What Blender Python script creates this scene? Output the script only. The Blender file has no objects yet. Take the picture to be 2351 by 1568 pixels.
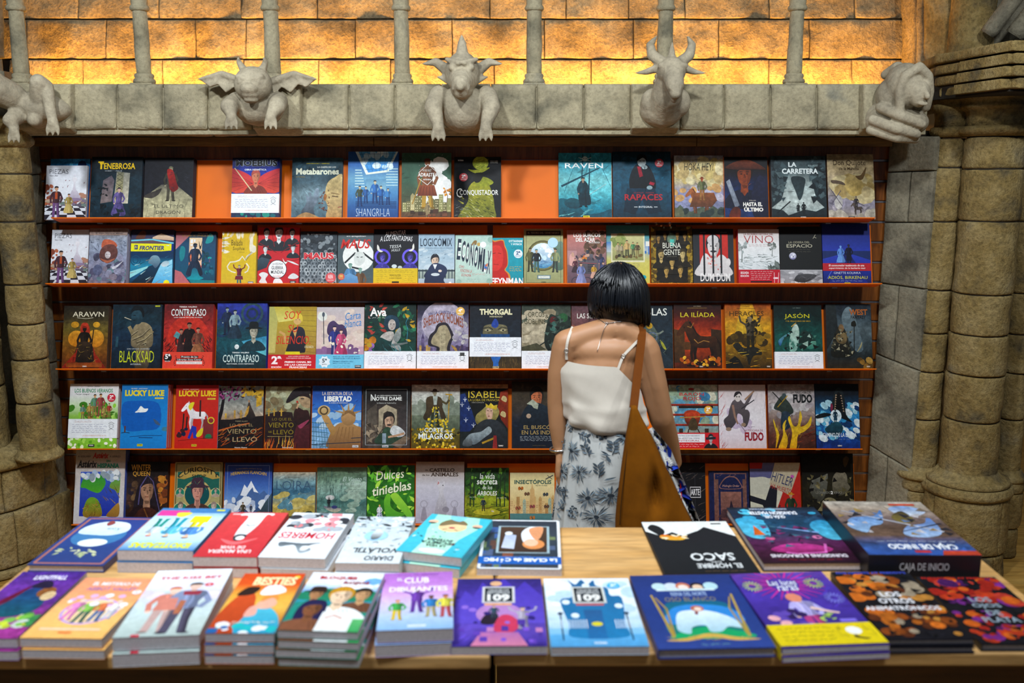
import bpy, bmesh, math, random
from mathutils import Vector, Matrix, noise

# ------------------------------------------------------------------ camera, world, lights
scene = bpy.context.scene
COL = scene.collection
RAD = math.radians
CAM_H, PITCH, FPX = 1.85, RAD(10.4), 2150.0
ICX, ICY = 1175.5, 784.0

cam_data = bpy.data.cameras.new('camera')
cam = bpy.data.objects.new('camera', cam_data)
COL.objects.link(cam)
cam.location = (0, 0, CAM_H)
cam.rotation_euler = (RAD(90) - PITCH, 0, 0)
cam_data.sensor_width = 36.0
cam_data.lens = FPX / 2351.0 * 36.0
cam_data.dof.use_dof = True
cam_data.dof.focus_distance = 4.0
cam_data.dof.aperture_fstop = 2.6
cam_data.clip_start = 0.05
scene.camera = cam

world = bpy.data.worlds.new('room_ambient')
scene.world = world
world.use_nodes = True
world.node_tree.nodes['Background'].inputs[0].default_value = (0.86, 0.93, 1.0, 1)
world.node_tree.nodes['Background'].inputs[1].default_value = 0.10

scene.view_settings.view_transform = 'Standard'
scene.view_settings.look = 'None'
scene.view_settings.exposure = -0.1
scene.view_settings.gamma = 1.0
scene.view_settings.use_curve_mapping = False


def area_light(name, loc, target, size, power, color, size_y=None, shape='DISK', spread=180):
 d = bpy.data.lights.new(name, 'AREA')
 d.shape = shape
 d.size = size
 if size_y:
  d.size_y = size_y
 d.energy = power
 d.color = color
 d.spread = RAD(spread)
 o = bpy.data.objects.new(name, d)
 COL.objects.link(o)
 o.location = loc
 o.rotation_euler = (Vector(target) - Vector(loc)).to_track_quat('-Z', 'Y').to_euler()
 return o


COOL = (0.90, 0.96, 1.0)
# ceiling spots that wash the book wall
for i, (x, e) in enumerate(((-1.75, 26), (-0.62, 23), (0.5, 21), (1.7, 17))):
 area_light('ceiling_spot', (x, 2.15, 3.15), (x * 1.02, 4.3, 0.95), 0.16, e, COOL, spread=130)
# ceiling lamps above the display table
for x, e in ((-0.85, 15), (0.75, 10)):
 area_light('table_lamp_light', (x, 1.2, 3.2), (x, 1.9, 0.9), 0.5, e, (0.86, 0.93, 1.0), spread=78)


# ------------------------------------------------------------------ projection helpers
_c, _s = math.cos(PITCH), math.sin(PITCH)


def ray(px, py):
 dx, dy = (px - ICX) / FPX, (ICY - py) / FPX
 return Vector((dx, _c + dy * _s, -_s + dy * _c))


def at(px, py, Y):
 d = ray(px, py)
 return Vector((0, 0, CAM_H)) + d * (Y / d.y)


def atz(px, py, z):
 d = ray(px, py)
 return Vector((0, 0, CAM_H)) + d * ((z - CAM_H) / d.z)


# ------------------------------------------------------------------ colours and materials
def lin(h):
 if not isinstance(h, str):
  return tuple(h[:3])
 h = h.lstrip('#')
 if len(h) == 3:
  h = ''.join(c * 2 for c in h)
 out = []
 for i in (0, 2, 4):
  v = int(h[i:i + 2], 16) / 255.0
  out.append(v / 12.92 if v <= 0.04045 else ((v + 0.055) / 1.055) ** 2.4)
 return tuple(out)


def rgba(h):
 return (*lin(h), 1.0)


class NT:
 """tiny node-tree builder"""

 def __init__(self, name):
  self.m = bpy.data.materials.new(name)
  self.m.use_nodes = True
  self.t = self.m.node_tree
  self.bsdf = self.t.nodes['Principled BSDF']

 def n(self, kind, **kw):
  nd = self.t.nodes.new(kind)
  for k, v in kw.items():
   if k.startswith('i_'):
    nd.inputs[k[2:].replace('_', ' ')].default_value = v
   else:
    setattr(nd, k, v)
  return nd

 def link(self, a, b):
  self.t.links.new(a, b)

 def set(self, **kw):
  for k, v in kw.items():
   self.bsdf.inputs[k.replace('_', ' ')].default_value = v

 def ramp(self, fac, stops):
  r = self.n('ShaderNodeValToRGB')
  els = r.color_ramp.elements
  while len(els) < len(stops):
   els.new(0.5)
  for e, (p, c) in zip(els, stops):
   e.position = p
   e.color = rgba(c)
  self.link(fac, r.inputs[0])
  return r.outputs[0]

 def mix(self, fac, a, b, mode='MIX'):
  x = self.n('ShaderNodeMix', data_type='RGBA', blend_type=mode)
  for sock, v in ((x.inputs[0], fac), (x.inputs[6], a), (x.inputs[7], b)):
   if hasattr(v, 'is_output'):
    self.link(v, sock)
   else:
    sock.default_value = v
  return x.outputs[2]

 def bump(self, height, strength, dist):
  b = self.n('ShaderNodeBump')
  b.inputs['Strength'].default_value = strength
  b.inputs['Distance'].default_value = dist
  self.link(height, b.inputs['Height'])
  self.link(b.outputs[0], self.bsdf.inputs['Normal'])


def noise_node(t, vec, scale, detail=5, rough=0.6):
 n = t.n('ShaderNodeTexNoise')
 n.inputs['Scale'].default_value = scale
 n.inputs['Detail'].default_value = detail
 n.inputs['Roughness'].default_value = rough
 t.link(vec, n.inputs['Vector'])
 return n.outputs['Fac']


def stone_mat(name, stops, grain=0.5, pits='#241f18', bump=0.7, dist=0.006):
 t = NT(name)
 pos = t.n('ShaderNodeNewGeometry').outputs['Position']
 big = noise_node(t, pos, 5.5, 4, 0.55)
 fine = noise_node(t, pos, 60, 5, 0.7)
 spk = noise_node(t, pos, 150, 2, 0.5)
 base = t.ramp(big, stops)
 g = t.ramp(fine, ((0.3, '#777777'), (0.5, '#d0d0d0'), (0.72, '#ffffff')))
 c = t.mix(grain, base, g, 'MULTIPLY')
 pit = t.ramp(spk, ((0.24, '#b0b0b0'), (0.33, '#000000')))
 c = t.mix(pit, c, rgba(pits))
 t.link(c, t.bsdf.inputs['Base Color'])
 t.set(Roughness=0.9)
 t.bsdf.inputs['Specular IOR Level'].default_value = 0.25
 h = t.n('ShaderNodeMath', operation='ADD')
 t.link(fine, h.inputs[0])
 mid = noise_node(t, pos, 22, 4, 0.6)
 t.link(mid, h.inputs[1])
 t.bump(h.outputs[0], bump, dist)
 return t.m


def wood_mat(name, c_dark, c_mid, c_light, axis='X', scale=1.0, rough=0.45, stretch=14.0):
 t = NT(name)
 pos = t.n('ShaderNodeNewGeometry').outputs['Position']
 mp = t.n('ShaderNodeMapping')
 s = [stretch * scale] * 3
 s['XYZ'.index(axis)] = 1.1 * scale
 mp.inputs['Scale'].default_value = s
 t.link(pos, mp.inputs['Vector'])
 a = noise_node(t, mp.outputs[0], 2.0, 6, 0.65)
 b = noise_node(t, mp.outputs[0], 9.0, 3, 0.6)
 c = t.ramp(a, ((0.32, c_dark), (0.5, c_mid), (0.7, c_light)))
 g = t.ramp(b, ((0.35, '#b8b8b8'), (0.6, '#ffffff')))
 c = t.mix(0.6, c, g, 'MULTIPLY')
 t.link(c, t.bsdf.inputs['Base Color'])
 t.set(Roughness=rough)
 t.bump(b, 0.12, 0.002)
 return t.m


def plain_mat(name, col, rough=0.5, metal=0.0, coat=0.0, mottle=0.12, scale=40.0, bump=0.0, sheen=0.0):
 t = NT(name)
 pos = t.n('ShaderNodeTexCoord').outputs['Object']
 f = noise_node(t, pos, scale, 4, 0.6)
 g = t.ramp(f, ((0.3, '#9a9a9a'), (0.65, '#ffffff')))
 c = t.mix(mottle, rgba(col), g, 'MULTIPLY')
 t.link(c, t.bsdf.inputs['Base Color'])
 t.set(Roughness=rough, Metallic=metal)
 t.bsdf.inputs['Coat Weight'].default_value = coat
 if sheen:
  t.bsdf.inputs['Sheen Weight'].default_value = sheen
 if bump:
  t.bump(f, bump, 0.002)
 return t.m


def print_mat(name, amount, scale, rough=0.5):
 """flat ink: colour comes with the printed shapes, paper grain from noise"""
 t = NT(name)
 at_ = t.n('ShaderNodeAttribute', attribute_name='Col')
 pos = t.n('ShaderNodeTexCoord').outputs['Object']
 f = noise_node(t, pos, scale, 6, 0.68)
 g = t.ramp(f, ((0.30, '#5a5a5a'), (0.5, '#bcbcbc'), (0.66, '#ffffff')))
 c = t.mix(amount, at_.outputs['Color'], g, 'MULTIPLY')
 t.link(c, t.bsdf.inputs['Base Color'])
 t.set(Roughness=rough)
 t.bsdf.inputs['Specular IOR Level'].default_value = 0.16
 return t.m


MAT = {}
MAT['stone'] = stone_mat('cornice_stone', ((0.30, '#6f6a58'), (0.48, '#a59b7f'), (0.62, '#b3a88a'), (0.78, '#8b8878')), 0.5)
MAT['stone_col'] = stone_mat('column_stone', ((0.28, '#5a5445'), (0.45, '#9c8450'), (0.6, '#b09a68'), (0.78, '#88826f')), 0.75, bump=0.9, dist=0.010)
MAT['stone_wall'] = stone_mat('alcove_stone', ((0.30, '#8a7a60'), (0.48, '#b7a27c'), (0.65, '#cdb992'), (0.8, '#a79a82')), 0.7, pits='#3a2c1c', bump=1.0, dist=0.016)
MAT['stone_jamb'] = stone_mat('jamb_stone', ((0.30, '#5c574b'), (0.5, '#8a8370'), (0.7, '#a0977f')), 0.6)
MAT['mortar'] = plain_mat('dark_joint', '#231c12', 0.95)
MAT['garg'] = stone_mat('carved_stone', ((0.30, '#8b8270'), (0.5, '#aa9f88'), (0.7, '#bdb29a')), 0.45, pits='#6b6252', bump=0.5)
MAT['slat'] = wood_mat('dark_slat_wood', '#5a2e0c', '#7c4414', '#94561e', 'Z', 1.0, 0.4)
MAT['trim'] = wood_mat('oak_trim', '#5a3d16', '#7c5a24', '#8f6b30', 'X', 1.4, 0.5)
MAT['rail'] = plain_mat('grey_rail', '#8d8a92', 0.35, 0.7, mottle=0.05)
MAT['orange'] = plain_mat('orange_acrylic', '#f27a08', 0.45, 0, 0.0, mottle=0.06, scale=8)
_t = MAT['orange'].node_tree
_b = _t.nodes['Principled BSDF']
_b.inputs['Specular IOR Level'].default_value = 0.2
_tr = _t.nodes.new('ShaderNodeBsdfTranslucent')
_tr.inputs[0].default_value = (0.98, 0.30, 0.015, 1)
_mx = _t.nodes.new('ShaderNodeMixShader')
_mx.inputs[0].default_value = 0.32
_t.links.new(_b.outputs[0], _mx.inputs[1])
_t.links.new(_tr.outputs[0], _mx.inputs[2])
_t.links.new(_mx.outputs[0], _t.nodes['Material Output'].inputs[0])
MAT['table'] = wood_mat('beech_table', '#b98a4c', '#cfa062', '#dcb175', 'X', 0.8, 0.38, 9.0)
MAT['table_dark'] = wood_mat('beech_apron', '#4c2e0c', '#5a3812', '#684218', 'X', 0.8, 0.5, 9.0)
MAT['floor'] = wood_mat('parquet', '#a37a35', '#c09247', '#cda458', 'X', 0.7, 0.4, 10.0)
MAT['pages'] = plain_mat('page_block', '#cdc6ca', 0.8, mottle=0.35, scale=220)
MAT['print'] = print_mat('cover_ink', 0.22, 70)
MAT['paint'] = print_mat('painted_cover_ink', 0.62, 55)
MAT['plaster'] = plain_mat('far_wall_plaster', '#b89a6a', 0.9)


# ------------------------------------------------------------------ mesh helpers
def link_obj(name, me, mat=None, parent=None, smooth=False):
 o = bpy.data.objects.new(name, me)
 COL.objects.link(o)
 if mat is not None:
  me.materials.append(mat)
 if parent is not None:
  o.parent = parent
 if smooth:
  me.polygons.foreach_set('use_smooth', [True] * len(me.polygons))
 return o


def tag(o, label=None, cat=None, group=None, kind=None):
 if label:
  o['label'] = label
 if cat:
  o['category'] = cat
 if group:
  o['group'] = group
 if kind:
  o['kind'] = kind
 return o


def empty(name, loc=(0, 0, 0), label=None, cat=None, group=None, kind=None):
 o = bpy.data.objects.new(name, None)
 COL.objects.link(o)
 o.location = loc
 o.empty_display_size = 0.05
 return tag(o, label, cat, group, kind)


class MB:
 def __init__(self):
  self.v, self.f = [], []

 def add(self, vs, fs):
  k = len(self.v)
  self.v += [Vector(p) for p in vs]
  self.f += [tuple(i + k for i in f) for f in fs]

 def box(self, x0, x1, y0, y1, z0, z1):
  self.add([(x0, y0, z0), (x1, y0, z0), (x1, y1, z0), (x0, y1, z0),
     (x0, y0, z1), (x1, y0, z1), (x1, y1, z1), (x0, y1, z1)],
     [(0, 3, 2, 1), (4, 5, 6, 7), (0, 1, 5, 4), (1, 2, 6, 5), (2, 3, 7, 6), (3, 0, 4, 7)])

 def bbox_bevel(self, x0, x1, y0, y1, z0, z1, b=0.004, seg=2):
  bm = bmesh.new()
  bmesh.ops.create_cube(bm, size=1.0)
  for v in bm.verts:
   v.co = Vector(((x0 + x1) / 2 + v.co.x * (x1 - x0), (y0 + y1) / 2 + v.co.y * (y1 - y0), (z0 + z1) / 2 + v.co.z * (z1 - z0)))
  bmesh.ops.bevel(bm, geom=bm.edges[:], offset=b, segments=seg, affect='EDGES', profile=0.5)
  bm.verts.index_update()
  self.add([v.co for v in bm.verts], [[v.index for v in f.verts] for f in bm.faces])
  bm.free()

 def prism(self, quad_front, dvec):
  """front polygon pushed back along dvec"""
  n = len(quad_front)
  q = [Vector(p) for p in quad_front]
  d = Vector(dvec)
  fs = [tuple(range(n)), tuple(range(2 * n - 1, n - 1, -1))]
  fs += [(i, i + n, (i + 1) % n + n, (i + 1) % n) for i in range(n)]
  self.add(q + [p + d for p in q], fs)

 def lathe(self, c, prof, n=28, axis=None, cap=True):
  """prof: (radius, height) pairs bottom to top, around c along axis"""
  c = Vector(c)
  ax = Vector(axis).normalized() if axis else Vector((0, 0, 1))
  k = len(self.v)
  for r, z in prof:
   for i in range(n):
    a = 2 * math.pi * i / n
    self.v.append(c + ax * z + Vector((r * math.cos(a), r * math.sin(a), 0)))
  for j in range(len(prof) - 1):
   for i in range(n):
    a, b = k + j * n + i, k + j * n + (i + 1) % n
    self.f.append((a, b, b + n, a + n))
  if cap:
   self.f.append(tuple(k + i for i in range(n))[::-1])
   self.f.append(tuple(k + (len(prof) - 1) * n + i for i in range(n)))

 def tube(self, pts, rad, n=8, cap=True, up=None):
  pts = [Vector(p) for p in pts]
  if not hasattr(rad, '__len__'):
   rad = [rad] * len(pts)
  k = len(self.v)
  for i, p in enumerate(pts):
   t = (pts[min(i + 1, len(pts) - 1)] - pts[max(i - 1, 0)]).normalized()
   u = Vector((0, 0, 1)) if abs(t.z) < 0.9 else Vector((1, 0, 0))
   a = t.cross(u).normalized()
   b = t.cross(a).normalized()
   for j in range(n):
    w = 2 * math.pi * j / n
    self.v.append(p + (a * math.cos(w) + b * math.sin(w)) * rad[i])
  for i in range(len(pts) - 1):
   for j in range(n):
    x, y = k + i * n + j, k + i * n + (j + 1) % n
    self.f.append((x, y, y + n, x + n))
  if cap:
   self.f.append(tuple(k + j for j in range(n))[::-1])
   self.f.append(tuple(k + (len(pts) - 1) * n + j for j in range(n)))

 def stone(self, f, W, H, rnd=0.010, rough=0.004, seed=0, step=0.035, depth=0.06, wrap=False):
  """a dressed stone: f(u,v)->(point, outward normal); rounded arrises, uneven face"""
  def ticks(L, ends=True):
   n = max(2, int(L / step))
   if not ends:
    return [i / n for i in range(n + 1)]
   e = min(rnd / L, 0.2)
   return [0, e * 0.35, e] + [e + (1 - 2 * e) * i / n for i in range(1, n)] + [1 - e, 1 - e * 0.35, 1]
  us, vs = ticks(W, not wrap), ticks(H)
  k = len(self.v)
  off = Vector((seed * 3.17, seed * 1.31, seed * 0.77))
  for v in vs:
   for u in us:
    p, nrm = f(u, v)
    e = min(v, 1 - v) * H
    if not wrap:
     e2 = min(u, 1 - u) * W
     e = min(e, e2)
    ins = 0.0
    if e < rnd:
     q = 1 - e / rnd
     ins = rnd * (1 - math.sqrt(max(0.0, 1 - q * q)))
    pn = p if not wrap else p
    d = noise.noise(pn * 9 + off) * rough + noise.noise(pn * 28 + off) * rough * 0.45
    self.v.append(p + nrm * (d - ins))
  nu, nv = len(us), len(vs)
  for j in range(nv - 1):
   for i in range(nu - 1):
    a = k + j * nu + i
    self.f.append((a, a + 1, a + nu + 1, a + nu))
  if not wrap:
   loop = [(i, 0) for i in range(nu)] + [(nu - 1, j) for j in range(1, nv)] + \
     [(i, nv - 1) for i in range(nu - 2, -1, -1)] + [(0, j) for j in range(nv - 2, 0, -1)]
   k2 = len(self.v)
   for i, j in loop:
    p, nrm = f(us[i], vs[j])
    self.v.append(p - nrm * depth)
   n = len(loop)
   for q in range(n):
    i0, j0 = loop[q]
    i1, j1 = loop[(q + 1) % n]
    self.f.append((k + j1 * nu + i1, k + j0 * nu + i0, k2 + q, k2 + (q + 1) % n))

 def build(self, name, mat, parent=None, smooth=False, off=None):
  me = bpy.data.meshes.new(name)
  vs = self.v
  if off is not None:
   o = Vector(off)
   vs = [p - o for p in vs]
  me.from_pydata([tuple(p) for p in vs], [], self.f)
  me.update()
  return link_obj(name, me, mat, parent, smooth)


def quad_fn(p00, p10, p11, p01):
 p00, p10, p11, p01 = map(Vector, (p00, p10, p11, p01))
 nrm = (p10 - p00).cross(p01 - p00).normalized()

 def f(u, v):
  return p00 * (1 - u) * (1 - v) + p10 * u * (1 - v) + p11 * u * v + p01 * (1 - u) * v, nrm
 return f


def stone_quad(name, p00, p10, p11, p01, mat, parent, off, seed, rnd=0.010, rough=0.004, depth=0.08, step=0.035):
 m = MB()
 W = (Vector(p10) - Vector(p00)).length
 H = (Vector(p01) - Vector(p00)).length
 m.stone(quad_fn(p00, p10, p11, p01), W, H, rnd, rough, seed, step, depth)
 return m.build(name, mat, parent, True, off)

# ------------------------------------------------------------------ setting: floor, slat wall, alcove wall
rng = random.Random(7)
m = MB()
m.add([(-4.5, -0.5, 0), (5.5, -0.5, 0), (5.5, 8, 0), (-4.5, 8, 0)], [(0, 1, 2, 3)])
tag(m.build('floor', MAT['floor']), kind='structure')

SLAT_Y = 4.42
xl_t, xr_t = at(92, 330, SLAT_Y).x, at(2038, 330, SLAT_Y).x
xl_b, xr_b = at(150, 1230, SLAT_Y).x - 0.15, at(1985, 1230, SLAT_Y).x + 0.15
wall = empty('wall_back', (0, SLAT_Y, 0), kind='structure')
z_top = at(1100, 318, SLAT_Y).z
pitch = 0.0945
me_cache = {}
z = z_top
k = 0
m = MB()
m.box(xl_t - 0.1, xr_t + 0.1, 0.02, 0.06, 0, z_top)
m.build('backing_board', MAT['mortar'], wall)
sl = MB()
sl.bbox_bevel(xl_t - 0.05, xr_t + 0.05, 0, 0.022, 0, pitch - 0.011, 0.002, 1)
slat0 = sl.build('slat', MAT['slat'], wall)
rl = MB()
rl.box(xl_t - 0.05, xr_t + 0.05, 0.006, 0.012, -0.010, -0.001)
rail0 = rl.build('groove_rail', MAT['rail'], wall)
while z - pitch > -0.02:
 z -= pitch
 s_, r_ = (slat0, rail0) if k == 0 else (slat0.copy(), rail0.copy())
 if k:
  COL.objects.link(s_)
  COL.objects.link(r_)
 s_.location = r_.location = (0, 0, z)
 k += 1

# oak fascia along the top of the slat wall
fz0, fz1 = at(1100, 336, 4.36).z, at(1100, 315, 4.36).z
m = MB()
edges = [xl_t, at(858, 325, 4.36).x, at(1600, 325, 4.36).x, xr_t]
tr = empty('trim_1', (0, 4.36, fz0), kind='structure')
for a, b in zip(edges, edges[1:]):
 m = MB()
 m.bbox_bevel(a + 0.001, b - 0.001, 0, 0.06, 0, fz1 - fz0, 0.002, 1)
 m.build('fascia_board', MAT['trim'], tr)

# alcove wall of big blocks behind the colonnettes
WY = 4.95
alc = empty('wall_alcove', at(1100, 190, WY), kind='structure')
rows = [(210, 137, (20, 190, 372, 558, 731, 896, 1135, 1358, 1560, 1765, 1956, 2110)),
  (134, 45, (-20, 60, 243, 449, 565, 816, 1038, 1250, 1455, 1651, 1859, 2100)),
  (42, -60, (-20, 178, 364, 553, 728, 905, 1125, 1300, 1443, 1573, 1767, 1963, 2110)),
  (-63, -170, (-20, 240, 450, 640, 830, 1040, 1250, 1455, 1660, 1860, 2110))]
sd = 0
for y0, y1, js in rows:
 for a, b in zip(js, js[1:]):
  sd += 1
  g = 0.7
  stone_quad('stone_block', at(a + g, y0, WY), at(b - g, y0, WY), at(b - g, y1, WY), at(a + g, y1, WY),
     MAT['stone_wall'], alc, alc.location, sd, 0.007, 0.016, 0.06, 0.020)
m = MB()
p0, p1 = at(-40, 230, WY + 0.03), at(2130, -190, WY + 0.03)
m.box(p0.x, p1.x, WY + 0.03, WY + 0.1, p0.z, p1.z)
m.build('joint_backing', MAT['mortar'], alc, False, alc.location)

# ------------------------------------------------------------------ cornice of stone blocks
CY0 = 4.12
cor = empty('trim_2', (0, CY0, at(1100, 303, CY0).z), kind='structure')
joints = [(-60, 0), (162, -8), (266, 0), (371, 0), (476, 0), (578, 9), (690, -2), (800, 0), (906, 0), (1012, 8), (1126, -2), (1232, 0),
   (1341, 0), (1450, 10), (1562, -2), (1664, 0), (1771, 0), (1878, 0), (1982, -6), (2130, 0)]
for i, ((a, da), (b, _)) in enumerate(zip(joints, joints[1:])):
 corb = i in (0, 5, 9, 13, 18)
 yy = CY0 - (0.045 if corb else 0.0)
 yb = 296 if corb else 297
 f0, f1 = at(a + 1.2, yb, yy), at(b - 1.2, yb, yy)
 t0, t1 = at(a + 1.2, 192, yy), at(b - 1.2, 192, yy)
 stone_quad('stone_block', f0, f1, t1, t0, MAT['stone'], cor, cor.location, 50 + i, 0.018 if not corb else 0.012, 0.006, 0.30 if not corb else 0.34, 0.028)
 # lower chamfer of the same course
 dn, bk = Vector((0, 0.0, -0.028)), Vector((0, 0.09, -0.028))
 stone_quad('stone_soffit', f0 + bk, f1 + bk, f1 + Vector((0, .004, .004)), f0 + Vector((0, .004, .004)), MAT['stone'], cor, cor.location, 90 + i, 0.008, 0.004, 0.05, 0.03)
m = MB()
a, b = at(-60, 297, CY0), at(2130, 297, CY0)
ztop = at(1100, 194, CY0).z
m.box(a.x, b.x, CY0 + 0.02, CY0 + 0.42, a.z - 0.02, ztop - 0.012)
m.build('core', MAT['stone'], cor, False, cor.location)
m = MB()
m.box(a.x, b.x, CY0 + 0.42, WY + 0.05, a.z - 0.02, ztop - 0.085)
m.build('trough_floor', MAT['mortar'], cor, False, cor.location)

# warm light strip lying in the trough behind the cornice
strip = empty('light_strip', (0, 4.82, ztop - 0.085), 'long amber light strip in the trough behind the stone cornice', 'light')
m = MB()
xs0, xs1 = at(40, 200, 4.74).x, at(2060, 200, 4.74).x
m.box(xs0, xs1, -0.03, 0.03, 0, 0.035)
t = NT('amber_diffuser')
t.set(Roughness=0.4)
t.bsdf.inputs['Base Color'].default_value = (1, 0.5, 0.1, 1)
t.bsdf.inputs['Emission Color'].default_value = (1.0, 0.36, 0.02, 1)
t.bsdf.inputs['Emission Strength'].default_value = 3.0
m.build('diffuser', t.m, strip)
for i in range(7):
 x = xs0 + (xs1 - xs0) * (i + 0.5) / 7
 lo = area_light('amber_strip_light', (x, 4.82, ztop - 0.04), (x, 4.9, 5), (xs1 - xs0) / 7, 10.0, (1.0, 0.47, 0.075), 0.05, 'RECTANGLE')
 lo.rotation_euler = (RAD(152), 0, 0)

# ------------------------------------------------------------------ colonnettes on the cornice
LBL_C = ['beside the crouching beast', 'between the crouching beast and the winged imp', 'right behind the bat-winged imp', 'between the winged imp and the crested goblin',
   'between the crested goblin and the horned dragon', 'right behind the horned dragon', 'between the horned dragon and the hooded monk']
for i, px in enumerate((52, 332, 628, 924, 1226, 1524, 1822)):
 Yc = 4.33
 base = at(px, 190, Yc)
 base.z = ztop - 0.012
 top = base + Vector((0, 0, at(px, -60, Yc).z - base.z))
 root = empty('colonnette', base, 'slender stone colonnette on the cornice ' + LBL_C[i], 'column', 'colonnettes on the cornice')
 r = 0.0335
 m = MB()
 m.bbox_bevel(-0.050, 0.050, -0.05, 0.05, 0, 0.034, 0.005, 2)
 m.build('plinth', MAT['stone'], root)
 m = MB()
 m.lathe((0, 0, 0), [(0.046, 0.033), (0.049, 0.042), (0.046, 0.051), (0.039, 0.056), (0.043, 0.066), (0.040, 0.074), (r, 0.078)], 24)
 m.build('base_ring', MAT['stone'], root, True)
 hs = at(px, 24, Yc).z - base.z
 m = MB()
 def fn(u, v, r=r, hs=hs):
  a_ = -2 * math.pi * u
  n_ = Vector((math.cos(a_), math.sin(a_), 0))
  return n_ * (r * (1.05 - 0.08 * v)) + Vector((0, 0, 0.076 + (hs - 0.076) * v)), n_
 m.stone(fn, 0.21, hs, 0.004, 0.0035, 200 + i, 0.02, 0.02, True)
 m.build('shaft', MAT['stone'], root, True)
 m = MB()
 m.lathe((0, 0, hs), [(r, -0.004), (0.041, 0.001), (0.043, 0.009), (0.040, 0.017), (0.035, 0.022), (0.037, 0.045), (0.052, 0.085), (0.068, 0.11), (0.07, 0.16)], 24)
 m.build('capital', MAT['stone'], root, True)


# ------------------------------------------------------------------ clustered columns and jambs
def column(label, top, bot, r, joints_y, Y, name='stone_column', base=None, cap=None, arcs=None, seed=0, foot_r=None):
 """drums between px points top and bot, plus mouldings; world geometry around its foot"""
 pt, pb = at(*top, Y), at(*bot, Y)
 foot = Vector((pb.x, Y, 0))
 root = empty(name, foot, label, 'column')

 def ctr(z):
  s = (z - pb.z) / (pt.z - pb.z)
  return Vector((pb.x + (pt.x - pb.x) * max(-0.1, min(1.2, s)), Y, z))
 zs = [pb.z] + sorted(at(bot[0], y, Y - r).z for y in joints_y) + [pt.z]
 for i, (z0, z1) in enumerate(zip(zs, zs[1:])):
  m = MB()

  def fn(u, v, z0=z0, z1=z1):
   a_ = 2 * math.pi * u
   n_ = Vector((math.cos(a_), math.sin(a_), 0))
   return ctr(z0 + 0.002 + (z1 - z0 - 0.004) * v) + n_ * r, n_
  m.stone(fn, 2 * math.pi * r, z1 - z0, 0.009, 0.007, seed + i, 0.028, 0.03, True)
  m.build('stone_drum', MAT['stone_col'], root, True, foot)
 m = MB()
 m.lathe(ctr(zs[0]), [(r - 0.008, 0.0), (r - 0.008, zs[-1] - zs[0])], 20, (pt - pb))
 m.build('joint_core', MAT['mortar'], root, True, foot)
 for nm, prof, z0 in (base or []) + (cap or []):
  m = MB()
  m.lathe(ctr(z0), prof, 36)
  o = m.build(nm, MAT['stone_col'], root, True, foot)
 for (r0, z0, z1, angs) in (arcs or []):
  for i, (a0, a1) in enumerate(zip(angs, angs[1:])):
   m = MB()

   def fn(u, v, r0=r0, z0=z0, z1=z1, a0=RAD(a0), a1=RAD(a1)):
    a_ = a0 + (a1 - a0) * u
    n_ = Vector((math.cos(a_), math.sin(a_), 0))
    c_ = ctr(pb.z)
    return Vector((c_.x, c_.y, z0 + 0.002 + (z1 - z0 - 0.004) * v)) + n_ * r0, n_
   m.stone(fn, r0 * RAD(a1 - a0) - 0.004, z1 - z0, 0.012, 0.009, seed + 20 + i + int(z0 * 50), 0.03, 0.05)
   m.build('base_stone', MAT['stone_col'], root, True, foot)
 return root


def torus_prof(r, R_, h):
 return [(r, 0), (R_ * .97, h * .08), (R_, h * .3), (R_, h * .55), (R_ * .97, h * .8), (r + (R_ - r) * .4, h)]


def base_set(r, zt, zmid, zb, Rb):
 """upper apron moulding and the roll below it"""
 h1 = zt - zmid
 return [('base_moulding', [(r * 1.36, -0.004), (r * 1.50, 0.006), (r * 1.46, 0.022), (r * 1.22, h1 * 0.55), (r * 1.04, h1)], zmid),
   ('base_roll', torus_prof(Rb, Rb * 1.07, zmid - zb), zb)]


def cap_set(r, z0, z1):
 H = z1 - z0
 return [('neck_ring', [(r, -0.012), (r * 1.22, 0.0), (r * 1.30, 0.014), (r * 1.22, 0.028), (r * 1.02, 0.034)], z0),
   ('capital', [(r * 1.02, 0.03), (r * 1.0, H * 0.32), (r * 1.06, H * .45), (r * 1.22, H * .50), (r * 1.28, H * .55), (r * 1.22, H * .6),
       (r * 1.2, H * .66), (r * 1.42, H * .74), (r * 1.46, H * .86), (r * 1.3, H * .98)], z0)]


# right-hand cluster
zc0, zc1 = at(2190, 308, 4.2).z, at(2190, 196, 4.2).z
for (lab, top, bot, r, Y, ys, by, Rb, arc) in (
 ('thick golden stone column of stacked drums beside the jamb wall', (2286, 315), (2218, 1115), 0.122, 4.15,
  (388, 510, 680, 775, 868, 975), (1100, 1128, 1152), 0.185, (1340, 1250, 1152)),
 ('slim stone column of stacked drums against the grey jamb wall', (2182, 318), (2110, 1085), 0.070, 4.27,
  (385, 510, 668, 768, 857, 967), (1078, 1104, 1132), 0.083, None),
 ('dark slim stone column half hidden behind the thick column', (2372, 318), (2312, 1085), 0.058, 4.32,
  (510, 675, 770, 860, 967), (1085, 1110, 1135), 0.075, None)):
 zt, zm, zb = (at(bot[0], y, Y - r * 1.3).z for y in by)
 cx = at(*bot, Y)
 arcs = []
 if arc:
  arcs = [(Rb, 0.0, zb * 0.33, (180, 250, 292, 350)), (Rb, zb * 0.33, zb, (170, 200, 300, 360))]
 else:
  arcs = [(Rb, 0.0, zb * 0.45, (150, 390)), (Rb, zb * 0.45, zb, (150, 390))]
 column(lab, top, (bot[0], bot[1]), r, ys, Y, base=base_set(r, zt, zm, zb, Rb), cap=cap_set(r, zc0, zc1), arcs=arcs, seed=int(Y * 100) % 37 + int(r * 1000))

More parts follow.
